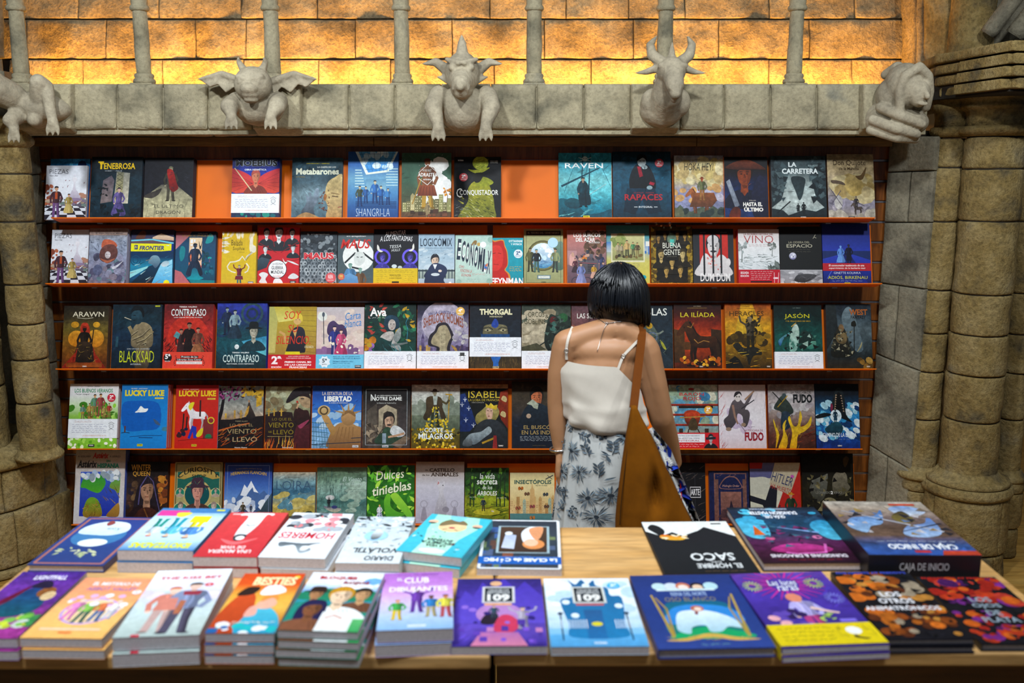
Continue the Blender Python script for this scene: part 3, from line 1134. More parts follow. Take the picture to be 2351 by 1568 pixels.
  for sg in (-1, 1):
   self.e(X(.06 * sg), Y(.68), .026 * s * self.asp, .012 * s, dark, n=8)
   self.l(P((.03 * sg, .725), (.10 * sg, .73)), .014 * s * self.asp, dark)
  self.l(P((.0, .68), (.025, .60), (.0, .59)), .010 * s * self.asp, dark)
  self.l(P((-.04, .525), (.04, .525)), .014 * s * self.asp, '#7a2f28')
  if 'b' in k:
   self.b(P((-.08, .555), (0, .575), (.08, .555), (.05, .53), (-.05, .53)), hair)
  if 'h' in k:
   self.b(P((-.32, .80), (0, .87), (.32, .80), (.2, .77), (-.2, .77)), dark)
   self.b(P((-.16, .83), (-.14, 1.02), (.0, 1.05), (.14, 1.02), (.16, .83)), dark)

 def horse(self, x, y, s, c, c2=None, fl=1):
  X = lambda v: x + v * s * self.asp * fl
  P = lambda *q: [(X(a), y + b * s) for a, b in q]
  c2 = c2 or c
  dk = self.sh(c, .55)
  w = s * self.asp
  self.l(P((.30, .56), (.40, .45), (.42, .2)), .07 * w, dk, .02 * w)
  for x0, kn, ft, cc in ((-.10, -.13, -.11, dk), (.20, .24, .20, dk), (-.16, -.20, -.17, c), (.26, .31, .27, c)):
   self.l(P((x0, .45), (kn, .24), (ft, .02)), .085 * w, cc, .04 * w)
   self.l(P((ft - .03, .012), (ft + .02, .012)), .03 * w, dk)
  self.b(P((-.22, .5), (-.12, .62), (.1, .6), (.3, .6), (.34, .46), (.24, .38), (0, .36), (-.18, .40)), c, c2)
  self.b(P((-.2, .46), (-.34, .78), (-.30, .90), (-.22, .90), (-.12, .72), (.0, .58)), c, c2)
  self.b(P((-.32, .90), (-.24, .90), (-.26, .78), (-.42, .62), (-.50, .62), (-.48, .70)), c2)
  self.p(P((-.27, .88), (-.25, .98), (-.22, .88)), c2)
  self.l(P((-.23, .91), (-.15, .78), (-.06, .62)), .05 * w, dk, .02 * w)
  self.o(X(-.34), y + .79 * s, .014 * w, '#14100c', n=7)

 def mt(self, yb, hgt, c, c2=None, seed=1, n=9):
  g = random.Random(seed)
  pts = [(0, yb - .5), (1, yb - .5)]
  for i in range(n, -1, -1):
   pts.append((i / n, yb + hgt * g.random() * (1 if i % 2 else .45)))
  self.p(pts, c, c2)

 def city(self, x0, x1, yb, hgt, cols, n=9, seed=1, win=None):
  g = random.Random(seed)
  for i in range(n):
   w = (x1 - x0) / n
   a = x0 + w * i
   h_ = hgt * g.uniform(.4, 1)
   c = g.choice(cols)
   self.r(a, yb, a + w * 1.05, yb + h_, c)
   if g.random() < .4:
    self.p([(a, yb + h_), (a + w * 1.05, yb + h_), (a + w * .5, yb + h_ * 1.18)], c)
   if win:
    for j in range(int(h_ / .035)):
     for q in range(2):
      if g.random() < .6:
       self.r(a + w * (.2 + .4 * q), yb + .012 + j * .035, a + w * (.4 + .4 * q), yb + .028 + j * .035, win)

 def tree(self, x, y, s, trunk, leaf, seed=1, n=26):
  self.l([(x, y), (x + .01, y + s * .5), (x - .02, y + s * .8)], .05 * s * self.asp, trunk, .01)
  self.s(n, x - .28 * s * self.asp, y + s * .5, x + .28 * s * self.asp, y + s * 1.05, .09 * s * self.asp, leaf, 'e', seed)

 def frame(self, m_, w, c):
  mx, my = m_, m_ / self.asp
  for q in (((mx, my), (1 - mx, my)), ((1 - mx, my), (1 - mx, 1 - my)), ((1 - mx, 1 - my), (mx, 1 - my)), ((mx, 1 - my), (mx, my))):
   self.l(list(q), w, c)

 def logo(self, x, y, c='#f2ee20', ct='#222222', w=.12):
  """publisher tab at the foot of a cover"""
  self.r(x - w / 2, y, x + w / 2, y + .036, c)
  self.t('NORMA', x - w * .42, x + w * .42, y + .013, y + .03, ct, .02)

 # --- separate pieces of paper on the cover
 def band(self, y0, y1, c):
  b = Art(self.w, self.h * (y1 - y0))
  b.bg(c)
  self.bands.append((y0, y1, b, c))
  return b

 def note(self, y0=.03, y1=.29, seed=1, hat=False):
  b = self.band(y0, y1, '#e9edf2')
  b.hand(.12, .45, (.88,), '#a8564a', seed, .03, .004)
  b.l([(.12, .83), (.47, .84)], .004, '#c98a7c')
  b.hand(.07, .76, (.70, .60, .50, .40, .30), '#4b4a8e', seed + 5, .045, .005)
  b.t('LA RECOMENDACIÓN de IVI', .30, .78, .10, .17, '#e08a62', .0)
  x, y = .88, .62
  b.ring(x, y, .045, .006, '#333333')
  if hat:
   b.r(x - .045, y + .13, x + .045, y + .30, '#444444')
   b.l([(x - .07, y + .13), (x + .07, y + .13)], .01, '#333333')
  else:
   b.l([(x - .06, y + .13), (x, y + .22), (x + .06, y + .13)], .007, '#333333')
  b.l([(x - .03, y), (x - .01, y)], .006, '#222222')
  b.l([(x + .01, y), (x + .03, y)], .006, '#222222')
  b.l([(x - .05, y - .2), (x, y - .13), (x + .05, y - .2)], .006, '#333333')
  return b

 def sticker(self, x, y, r, c, txt='2ª', ct='#ffffff', sub=True):
  self.stick.append((x, y, r, c, txt, ct, sub))
  TEXTS[(txt, .03, 0.0)] = None
  TEXTS[('EDICIÓN', .02, 0.0)] = None


def text_batch():
 """all lettering is set once and turned into plain meshes in one go"""
 tmp = []
 for key in TEXTS:
  cu = bpy.data.curves.new('txt', 'FONT')
  cu.body, cu.offset, cu.shear = key[0], key[1], key[2]
  cu.resolution_u = 2
  cu.fill_mode = 'FRONT'
  o = bpy.data.objects.new('txt', cu)
  COL.objects.link(o)
  tmp.append((key, o, cu))
 dg = bpy.context.evaluated_depsgraph_get()
 for key, o, cu in tmp:
  me = bpy.data.meshes.new_from_object(o.evaluated_get(dg))
  vs = [(v.co.x, v.co.y) for v in me.vertices]
  fs = [tuple(p.vertices) for p in me.polygons]
  if vs:
   x0, x1 = min(v[0] for v in vs), max(v[0] for v in vs)
   y0, y1 = min(v[1] for v in vs), max(v[1] for v in vs)
   vs = [((x - x0) / (x1 - x0 or 1), (y - y0) / (y1 - y0 or 1)) for x, y in vs]
  TEXTS[key] = (vs, fs)
  bpy.data.meshes.remove(me)
 for key, o, cu in tmp:
  bpy.data.objects.remove(o)
  bpy.data.curves.remove(cu)


class CM:
 """coloured mesh"""

 def __init__(self):
  self.v, self.f, self.c = [], [], []

 def build(self, name, mat, parent):
  me = bpy.data.meshes.new(name)
  me.from_pydata(self.v, [], self.f)
  at_ = me.color_attributes.new('Col', 'FLOAT_COLOR', 'POINT')
  flat = []
  for c in self.c:
   flat += (c[0], c[1], c[2], 1.0)
  at_.data.foreach_set('color', flat)
  me.update()
  return link_obj(name, me, mat, parent)


def emit_shapes(art, cm, z0, oy=0.0, mapf=None):
 W, H = art.w, art.h
 mp = mapf or (lambda u, v, z: (u * W, oy + v * H, z))
 lay = 0
 for it in art.items:
  if it[0] == 'grid':
   _, nx, ny, colr, (x0, x1, y0, y1) = it
   k = len(cm.v)
   for j in range(ny + 1):
    for i in range(nx + 1):
     u, v = i / nx, j / ny
     cm.v.append(mp(x0 + (x1 - x0) * u, y0 + (y1 - y0) * v, z0 + lay * Art.DZ))
     cm.c.append(colr(u, v))
   for j in range(ny):
    for i in range(nx):
     a = k + j * (nx + 1) + i
     cm.f.append((a, a + 1, a + nx + 2, a + nx + 1))
   lay += 1
   continue
  kind, pts, c, c2 = it
  if kind == 'poly':
   lay += 1
  if c2 is not None:
   ylo, yhi = min(p[1] for p in pts), max(p[1] for p in pts)
  pts = clip01(pts)
  if len(pts) < 3:
   continue
  k = len(cm.v)
  for p in pts:
   cm.v.append(mp(p[0], p[1], z0 + lay * Art.DZ))
   if c2 is None:
    cm.c.append(c)
   else:
    t = (p[1] - ylo) / (yhi - ylo or 1)
    cm.c.append(tuple(a + (b - a) * t for a, b in zip(c, c2)))
  cm.f.append(tuple(range(k, k + len(pts))))
 return lay


def emit_texts(art, cm, z0, oy=0.0, mapf=None):
 W, H = art.w, art.h
 mp = mapf or (lambda u, v, z: (u * W, oy + v * H, z))
 for q, (key, x0, x1, y0, y1, c, rot, arc) in enumerate(art.texts):
  g = TEXTS[key]
  if not g or not g[0]:
   continue
  k = len(cm.v)
  ca, sa = math.cos(RAD(rot)), math.sin(RAD(rot))
  cx, cy = (x0 + x1) / 2, (y0 + y1) / 2
  for a, b in g[0]:
   x, y = x0 + (x1 - x0) * a, y0 + (y1 - y0) * b + arc * (1 - (2 * a - 1) ** 2)
   if rot:
    dx, dy = x - cx, (y - cy) * art.asp
    x, y = cx + dx * ca - dy * sa, cy + (dx * sa + dy * ca) / art.asp
   cm.v.append(mp(max(0, min(1, x)), max(0, min(1, y)), z0 + q * Art.DZ))
   cm.c.append(c)
  cm.f += [tuple(i + k for i in f) for f in g[1]]


COVER_MATS = {}


def cover_mat(c):
 key = c if isinstance(c, str) else str(c)
 if key not in COVER_MATS:
  COVER_MATS[key] = plain_mat('cover_board', c, 0.4, mottle=0.1)
 return COVER_MATS[key]


def build_book(art, w, h, t, label, hard, cover, cat='book', group=None, name='comic_book', bend=0.0):
 root = empty(name, (0, 0, 0), label, cat, group)
 cm_ = cover_mat(cover or art.base)
 bt = 0.0026 if hard else 0.0007
 ins = 0.0032 if hard else 0.0004
 m = MB()
 if cat == 'box':                                   # a cardboard game box: lid over tray, title on the long side
  m.bbox_bevel(.002, w - .002, .002, h - .002, 0, t * .5, .001, 1)
  m.build('tray', cm_, root)
  m = MB()
  m.bbox_bevel(0, w, 0, h, t * .12, t, .0012, 1)
  m.build('lid', cm_, root)
  sd = Art(w, t)
  sd.texts = [(('CAJA DE INICIO', .0, 0.0), .28, .72, .30, .68, lin('#d8d8dc'), 0, 0)]
  cm = CM()
  emit_texts(sd, cm, 0, 0, lambda u, v, z: (w * (1 - u), h + .0004, v * t))
  cm.build('side_lettering', MAT['print'], root)
 else:
  m.box(bt * 0.8, w - ins, ins, h - ins, bt, t - bt)
  m.build('pages', MAT['pages'], root)
  m = MB()
  m.box(0, w, 0, h, t - bt, t)
  m.box(0, w, 0, h, 0, bt)
  m.box(0, bt * .8, 0, h, bt, t - bt)
  m.build('cover', cm_, root)
 cm = CM()
 lay = emit_shapes(art, cm, t + 0.00012)
 o = cm.build('cover_print', MAT[art.mat], root)
 if hard:
  m = MB()
  m.box(0.007, 0.0085, 0.0, h, t, t + 0.0006 + lay * Art.DZ)
 if art.texts:
  cm = CM()
  emit_texts(art, cm, t + 0.00016 + (lay + 1) * Art.DZ)
  cm.build('lettering', MAT['print'], root)
 zf = t + 0.0006 + (lay + len(art.texts) + 2) * Art.DZ
 for (y0, y1, b, c) in art.bands:
  m = MB()
  m.box(-0.0006, w + 0.0006, y0 * h, y1 * h, zf - 0.0004, zf)
  m.box(-0.0006, 0, y0 * h, y1 * h, 0, zf - 0.0004)
  m.box(w, w + 0.0006, y0 * h, y1 * h, 0, zf - 0.0004)
  bo = m.build('paper_band', cover_mat(c), root)
  cm = CM()
  ly = emit_shapes(b, cm, zf + 0.0001, y0 * h)
  emit_texts(b, cm, zf + 0.00013 + ly * Art.DZ, y0 * h)
  cm.build('band_print', MAT['print'], bo)
 for (x, y, r, c, txt, ct, sub) in art.stick:
  m = MB()
  m.lathe((x * w, y * h, zf + 0.0001), [(r * w, 0), (r * w, 0.0003)], 28)
  so = m.build('sticker', cover_mat(c), root)
  sa = Art(r * w * 2, r * w * 2)
  if sub:
   sa.texts = [((txt, .03, 0.0), .26, .74, .40, .80, lin(ct), 0, 0), (('EDICIÓN', .02, 0.0), .2, .8, .2, .32, lin(ct), 0, 0)]
  else:
   sa.texts = [((txt, .03, 0.0), .2, .8, .35, .68, lin(ct), 0, 0)]
  cm = CM()
  emit_texts(sa, cm, zf + 0.0005, 0, lambda u, v, z, x=x, y=y, r=r: (x * w + (u * 2 - 1) * r * w, y * h + (v * 2 - 1) * r * w, z))
  cm.build('sticker_print', MAT['print'], so)
 return root


def copy_tree(o, parent=None, bare=False):
 c = o.copy()
 COL.objects.link(c)
 c.parent = parent
 for ch in list(o.children):
  if not (bare and ch.name.split('.')[0] in ('cover_print', 'lettering', 'paper_band', 'sticker')):
   copy_tree(ch, c)
 return c

# ------------------------------------------------------------------ tilted display trays on the slat wall
TILT = RAD(16)
UP = Vector((0, math.sin(TILT), math.cos(TILT)))
NRM = Vector((0, -math.cos(TILT), math.sin(TILT)))
TRAY_Y, LEDGE = 4.30, 0.080
ROWS = {}      # row -> z of the tray's inner corner
ROWN = {1: 'top', 2: 'second', 3: 'third', 4: 'fourth', 5: 'lowest'}
tray_px = {1: (499, (117, 580, 1060, 1545, 2010)), 2: (650, (103, 570, 1124, 1555, 2026)), 3: (846, (127, 586, 1066, 1545, 2013)),
   4: (1030, (155, 606, 1064, 1540, 1981)), 5: (1204, (163, 606, 1064, 1540, 1985))}
TRAY_ON = {1: ('gold-titled window-seat comic', 'bald head comic', 'turquoise pirate comic', 'sunset western comic'),
   2: ('mauve animal comic', 'small grey crowd comic', 'khaki sea-window comic', 'red-banded vineyard comic'),
   3: ('hooded king comic', 'umbrella couple comic', 'staring eyes comic', 'wooden horse comic'),
   4: ('bright blue white-hat comic', 'bronze statue comic', 'lace-collar comic', 'red biplane comic'),
   5: ('map picture comic', 'river landscape comic', 'skyline and butterflies comic', 'copper-framed navy comic')}
for rw, (yt, xs) in tray_px.items():
 Yt = TRAY_Y + NRM.y * LEDGE
 tipz = at(1100, yt, Yt).z
 z0 = tipz - NRM.z * LEDGE
 ROWS[rw] = z0
 for q_, (a, b) in enumerate(zip(xs, xs[1:])):
  xa, xb = at(a, yt, Yt).x + 0.001, at(b, yt, Yt).x - 0.001
  root = empty('display_tray', ((xa + xb) / 2, TRAY_Y, z0), 'orange acrylic tray of the %s row, under the %s' % (ROWN[rw], TRAY_ON[rw][q_]), 'display tray', 'trays of the %s row' % ROWN[rw])
  hw = (xb - xa) / 2
  th = 0.004
  m = MB()
  bk = -NRM * th
  hgt = 0.285
  q = [Vector((-hw + .012, 0, 0)), Vector((hw - .012, 0, 0)), Vector((hw - .012, 0, 0)) + UP * hgt, Vector((-hw + .012, 0, 0)) + UP * hgt]
  m.prism(q, bk)
  m.build('back_plate', MAT['orange'], root)
  m = MB()
  dn = -UP * th
  q = [Vector((-hw, 0, 0)) + bk, Vector((hw, 0, 0)) + bk, Vector((hw, 0, 0)) + NRM * LEDGE, Vector((-hw, 0, 0)) + NRM * LEDGE]
  m.prism(q[::-1], dn - UP * 0.0005)
  m.build('ledge', MAT['orange'], root)
  for sx in (-.6, .6):
   m = MB()
   m.box(hw * sx - .012, hw * sx + .012, 0.006, SLAT_Y - TRAY_Y - .001, -.012, -.007)
   m.build('bracket', MAT['rail'], root)

BOOKS = []


def B(row, xl, xr, ytop, label, fn, t=0.013, k=None, hard=True, cover=None, nd=None):
 """a book on a tray: picture span of its foot and its top edge -> real width, height and place"""
 yt = tray_px[row][0]
 if k is None:
  k = 3 if abs((xl + xr) / 2 - 1175) > 520 else 2 if abs((xl + xr) / 2 - 1175) > 230 else 1
 t_front = t if k > 1 or nd else max(t, 0.021)
 nd = nd or max(k * (t + 0.001), 0.022 if k == 1 else 0)
 O = Vector((0, TRAY_Y, ROWS[row]))
 P0 = O + NRM * nd + UP * 0.001
 a, b = at(xl, yt, P0.y), at(xr, yt, P0.y)
 w = b.x - a.x - 0.0015
 d = ray((xl + xr) / 2, ytop)
 s = (P0 - Vector((0, 0, CAM_H))).dot(NRM) / d.dot(NRM)
 X = Vector((0, 0, CAM_H)) + d * s
 h = (X - P0).dot(UP)
 art = Art(w, h)
 fn(art)
 BOOKS.append((row, a.x, w, h, t_front, nd, k, label, art, hard, cover))


def place_books():
 for i, (row, x, w, h, t, nd, k, label, art, hard, cover) in enumerate(BOOKS):
  O = Vector((0, TRAY_Y, ROWS[row])) + UP * 0.0006
  full = label + ', on the %s row' % ROWN[row]
  root = build_book(art, w, h, t, full, hard, cover, group='books on the %s row of the wall' % ROWN[row])
  g = random.Random(i)
  for j in range(k):
   r = root if j == 0 else copy_tree(root, None, True)
   off = nd - t - j * (t + 0.001)
   r.location = O + Vector((x + (g.uniform(-.0005, .0005) if j else 0), 0, 0)) + NRM * (off + 0.0003)
   r.rotation_euler = (RAD(90) - TILT, 0, 0)
   if j:
    r['label'] = ('copy just behind the ', 'rearmost copy behind the ')[j - 1] + label

# ================================================================== top row
def piezas(a):
 a.bg('#c9ccd6', '#dfe2ea', '#e3e6ee', '#d2d6e0')
 for j, (y0, y1) in enumerate(((0, .09), (.09, .16), (.16, .215), (.215, .255), (.255, .285))):
  q0, q1 = 1 - y0 * 1.9, 1 - y1 * 1.9
  for i in range(-5, 6):
   if (i + j) % 2:
    f = lambda i_, q: .55 + i_ * .25 * q
    a.p([(f(i, q0), y0), (f(i + 1, q0), y0), (f(i + 1, q1), y1), (f(i, q1), y1)], '#2a2530')
 a.s(26, -.02, .28, .2, .62, .06, ['#a4583a', '#b8684a', '#8a4836'], 'e', 3)
 a.s(16, .82, .3, 1.02, .5, .05, ['#8f6a70', '#b0806a', '#7d8a80'], 'e', 4)
 a.s(34, .05, .26, .97, .40, .035, ['#7a6a80', '#9a8a70', '#5d5566', '#b59a86', '#6d7d78', '#8e4d52'], 'e', 5, 1.6, 90)
 a.b([(.58, .36), (.62, .5), (.66, .56), (.68, .68), (.64, .73), (.66, .78), (.74, .78), (.76, .73), (.72, .68), (.74, .56), (.8, .5), (.86, .36)], '#a79ab0', '#eceaf0')
 a.e(.71, .37, .2, .03, '#8d7a98')
 a.e(.7, .82, .035, .02, '#d8d6e0')
 a.fig(.27, .04, .58, '#4a2f38', '#6d4a7c', '#c99a7c', '#20181c', '')
 a.r(.24, .38, .30, .50, '#b4502c')
 a.fig(.58, .12, .36, '#a08a4a', '#c7b06a', '#c99a7c', '#201a18', 'd')
 a.s(6, .3, .55, .95, .8, .02, ['#8a3038'], 'l', 6)
 a.t('PIEZAS', .08, .54, .845, .93, '#4a4a52', -.012)
 a.t('Víctor L. Pinel', .08, .28, .80, .825, '#4a4a52', .0)
B(1, 101, 196, 380, 'white chess-plaza comic in front of a blue book', piezas, t=.016, k=1, nd=.032, hard=False, cover='#aeb4c4')


def tenebrosa(a):
 a.mat = 'paint'
 a.bg('#0d1d28', '#16303e', '#1a3340', '#15242e', '#0a141a', n=.35, seed=2)
 a.p([(.2, .25), (.42, .28), (.46, .62), (.4, .7), (.24, .62)], '#8a7a7a', '#5d5560')
 a.p([(.46, .25), (.74, .25), (.76, .74), (.5, .76)], '#d8d0b8', '#8a8a80')
 a.p([(.48, .26), (.62, .26), (.64, .75), (.51, .76)], '#cfc488', '#7d7d68')
 for i in range(5):
  a.l([(.49, .32 + i * .09), (.63, .40 + i * .09)], .008, '#3a3a30')
  a.l([(.49, .40 + i * .09), (.63, .32 + i * .09)], .008, '#3a3a30')
 a.fig(.56, .05, .46, '#6a5c9a', '#5a4f8c', '#e0b8a8', '#221d30', 'd')
 a.s(22, .0, .02, 1, .22, .07, ['#0a1218', '#101c24', '#1d2c34'], 's', 3)
 a.s(14, .16, .36, .34, .56, .035, ['#0c1418', '#182028'], 'l', 4)
 a.t('TENEBROSA', .16, .86, .80, .90, '#dbb417', .02)
 a.t('T', .13, .24, .80, .925, '#dbb417', .02)
 a.t('HUBERT  *  MALLIÉ', .27, .6, .765, .785, '#b8c0c4')
B(1, 205, 323, 360, 'dark teal comic with gold title and window seat', tenebrosa, cover='#142a36')


def dragon(a):
 a.mat = 'paint'
 a.bg('#b3ae8a', '#c2bc94', '#a8a282', '#2a2c3a', '#15161f', '#12131c', n=.2, seed=5)
 a.p([(0, .35), (.35, .56), (.62, .58), (1, .34), (1, .5), (1, 1), (0, 1)], '#1d1e2a', '#12131b')
 a.b([(.0, .36), (.16, .34), (.30, .40), (.36, .50), (.24, .46), (.1, .42)], '#4d4640', '#2c2826')
 a.fig(.54, .30, .56, '#3a362c', '#4b4638', '#9a9478', '#6b6a50', '')
 a.b([(.46, .80), (.58, .79), (.66, .6), (.70, .50), (.60, .44), (.52, .5), (.5, .6)], '#6d1014', '#b3201c')
 a.s(14, .25, .5, .95, .8, .05, ['#262632', '#32323c'], 'd', 8)
 for i in range(6):
  a.l([(.05 + i * .16, .0), (.1 + i * .15, .2), (.02 + i * .18, .33)], .006, '#7d785e')
 a.t('EL ÚLTIMO', .22, .82, .185, .25, '#4a463a')
 a.t('DRAGÓN', .26, .76, .085, .15, '#4a463a')
B(1, 328, 441, 362, 'comic with red-caped rider on pale stone', dragon, cover='#20222e')


def moebius(a):
 a.bg('#1c2a4c', '#10204a', '#16369a', '#1a2f9a', '#0c1026', n=.2, seed=1)
 for sg in (-1, 1):
  a.b([(.5 + .05 * sg, .48), (.5 + .5 * sg, .44), (.5 + .55 * sg, .80), (.5 + .3 * sg, .78), (.5 + .06 * sg, .66)], '#d2452e', '#c02c3c')
  for i in range(5):
   a.l([(.5 + .06 * sg, .58), (.5 + .5 * sg, .44 + .08 * i)], .006, '#7d1a26')
 a.face(.5, .42, .40, '#c87858', '#a0453a', '#7c3026', '', '#2a1010')
 a.l([(.05, .83), (.42, .46)], .02, '#d9c99a')
 a.s(12, .1, .0, .95, .12, .06, ['#12606a', '#0e3a50', '#1c8a7a'], 'e', 4)
 a.t('MOEBIUS', .07, .95, .86, .965, '#0a0a12', .03, ol='#9aa6b8')
 a.t('OBRA HERMÉTICA', .26, .72, .79, .825, '#e6ecf4', .02)
 a.note(.10, .41, 11)
B(1, 530, 640, 362, 'red-winged figure comic with white note band', moebius, cover='#16305a')


def metab(a):
 a.mat = 'paint'
 a.bg('#3c5a6a', '#5f7f8c', '#7d98a2', '#44606e', '#2e4a58', '#33505e', n=.3, seed=7)
 a.b([(.70, .02), (.72, .2), (.66, .36), (.70, .58), (.84, .68), (1.02, .69), (1.02, .0)], '#b08a54', '#e6cf92')
 a.b([(.66, .30), (.63, .36), (.66, .42), (.70, .38)], '#a86a34')
 a.l([(.80, .38), (.92, .37)], .02, '#5a4228')
 a.l([(.78, .43), (.95, .41)], .015, '#8a6a3c')
 a.l([(.92, .2), (1, .21)], .02, '#9c5040')
 a.b([(.2, .1), (.3, .28), (.28, .42), (.34, .36), (.36, .46), (.42, .36), (.48, .5), (.54, .48), (.52, .3), (.44, .18), (.46, .05)], '#2a3440', '#8fa2b4')
 a.b([(.12, .06), (.3, .12), (.5, .06), (.6, .0), (.1, .0)], '#b08a58')
 a.s(22, .55, .15, .75, .5, .025, ['#7a3a22', '#5a2a1c'], 'l', 4)
 a.r(.5, 0, 1, .035, '#1a2c5e')
 a.t('JODOROWSKY / GIMÉNEZ', .28, .74, .895, .915, '#d2c422', .02)
 a.t('LA CASTA DE LOS', .50, .87, .835, .86, '#e0e4dc', .02)
 a.t('Metabarones', .08, .93, .725, .83, '#d8dcc4', .035)
 a.t('INTEGRAL', .08, .26, .68, .70, '#8a7a3a')
B(1, 668, 785, 362, 'blue-grey comic with bald head and metal glove', metab, cover='#3a5664')


def shangri(a):
 a.bg('#1a3a78', '#2a5a96', '#4a86b8', '#6aa0c0', '#2c62a8', '#1f4a92')
 a.p([(.14, 1), (.99, 1), (.80, .70), (.36, .66)], '#e2ead8', '#cfe0e6')
 a.p([(.2, 1), (.95, 1), (.77, .73), (.40, .69)], '#3a8ad0', '#58a4dc')
 a.s(10, .3, .75, .85, .97, .07, ['#d8ecf4', '#b4d8ee'], 'e', 4)
 for i in range(6):
  a.l([(.25 + i * .13, 1), (.42 + i * .07, .71)], .006, '#24588a')
 for i in range(4):
  a.l([(.2 + .05 * i, .96 - i * .075), (.95 - .04 * i, .97 - i * .07)], .006, '#24588a')
 for i in range(7):
  a.r(.14, .48 + i * .04, .34 - i * .012, .495 + i * .04, '#b8d8dc')
  a.r(.72 + i * .01, .5 + i * .04, .99, .512 + i * .04, '#b8d8dc')
 a.r(.36, .42, .76, .6, '#86b4c8', '#5a90b4')
 for (x, y, s_, c) in ((.24, .2, .3, '#3e4a3a'), (.36, .24, .25, '#2a5a9a'), (.54, .24, .34, '#2f6ab0'), (.66, .22, .28, '#2a62a8'), (.80, .22, .24, '#3a7ab8')):
  a.fig(x, y, s_, c, '#1d3a6e', '#c8b898', '#12203a', '')
 for i in range(5):
  a.r(.16, .17 + i * .022, .97, .178 + i * .022, '#12305e')
 a.t('SHANGRI-LA', .17, .84, .05, .165, '#c8dcec', -.02)
 a.t('MATHIEU BABLET', .6, .92, .02, .035, '#e0e8f0')
B(1, 797, 914, 348, 'tall blue comic with station crew under glass roof', shangri, cover='#173a94')


def adrastea(a):
 a.bg('#5c3a26', '#4a4430', '#50624a', '#3f6450', '#385c4a', '#3a5a48', n=.15, seed=3)
 a.s(16, .25, .28, .97, .62, .13, ['#e6e6e2', '#d6d8d6', '#eeeeea'], 'e', 2, .9)
 a.s(14, .5, .6, .88, .9, .11, ['#e2e4e0', '#eeeeea'], 'e', 5, .9)
 a.city(.02, 1, .12, .26, ['#8a8a58', '#6d6a44', '#b4a878', '#5f5a3a'], 12, 4, '#d8cfa0')
 a.tree(.92, .26, .2, '#5a3a1e', ['#d28a1e', '#b8701a'], 3, 14)
 a.fig(.52, .18, .74, '#7c4a2c', '#b08a34', '#8a5430', '#5a2a16', '')
 a.p([(.36, .52), (.66, .52), (.72, .36), (.32, .36)], '#6d2f1c', '#8a4428')
 a.l([(.22, .24), (.4, .62)], .022, '#a88030')
 for i in range(5):
  a.l([(.36 + i * .07, .37), (.4 + i * .055, .5)], .008, '#4a1f14')
 a.fig(.53, .04, .22, '#8a7a58', '#6d6248', '#9a7a58', '#2a2018', 'c')
 a.s(16, .0, .0, 1, .12, .08, ['#4a2f22', '#6d4430', '#38281e'], 'r', 5)
 for q in (((.34, .70), (.53, .83)), ((.53, .83), (.74, .69)), ((.74, .69), (.52, .52)), ((.52, .52), (.34, .62))):
  a.l(list(q), .009, '#f0f0ec')
 a.t('ADRASTEA', .33, .72, .645, .70, '#f4f4f0', .01)
 a.t('MATHIEU BABLET', .42, .60, .72, .755, '#d6d6ce')
 a.t('INTEGRAL', .44, .60, .59, .612, '#e8e8e4', .02)
 a.s(14, .05, .75, .95, .98, .016, ['#e8ece8'], 'd', 7, .5, 50)
B(1, 921, 1036, 351, 'green comic with giant warrior over a ruined city', adrastea, cover='#5a4634')


def conq(a):
 a.mat = 'paint'
 a.bg('#15191f', '#12151a', '#101318', '#14181d', n=.25, seed=4)
 a.b([(.1, .0), (.3, .3), (.3, .5), (.46, .62), (.7, .6), (.82, .4), (.86, .2), (.84, .0)], '#6c7428', '#a3a226')
 a.b([(.46, .54), (.5, .66), (.66, .68), (.84, .60), (.72, .54)], '#9aa024', '#7d8420')
 a.e(.56, .90, .17, .11, '#8d9a2a', '#b0b834')
 a.b([(.3, .80), (.45, .74), (.62, .76), (.76, .83), (.6, .81), (.44, .79)], '#a8ae32')
 a.b([(.40, .70), (.44, .60), (.54, .6), (.62, .7), (.6, .75), (.44, .74)], '#12130e')
 a.s(90, .12, .02, .82, .42, .05, ['#3c4418', '#c2be3e', '#565e1e', '#2a3014', '#d8d890'], 'd', 6, .8, 150)
 a.s(26, .42, .82, .7, .97, .04, ['#5a641e', '#d0d250'], 'd', 8, .6, 20)
 a.s(24, .02, .02, .3, .25, .04, ['#8e968e', '#5a625e'], 'd', 9, .6, 10)
 a.t('CONQUISTADOR', .12, .94, .38, .475, '#ecece6', .01)
 a.t('C', .05, .17, .355, .50, '#ecece6', .0)
 a.t('NORMA', .08, .2, .93, .955, '#e8e8e8', .02)
 a.t('DUFAUX XAVIER', .77, .93, .895, .94, '#c0c4c0', .01)
 a.sticker(.20, .675, .09, '#b3202c', '2ª')
B(1, 1042, 1151, 360, 'black comic with lime helmeted soldier and red sticker', conq, cover='#14171c')


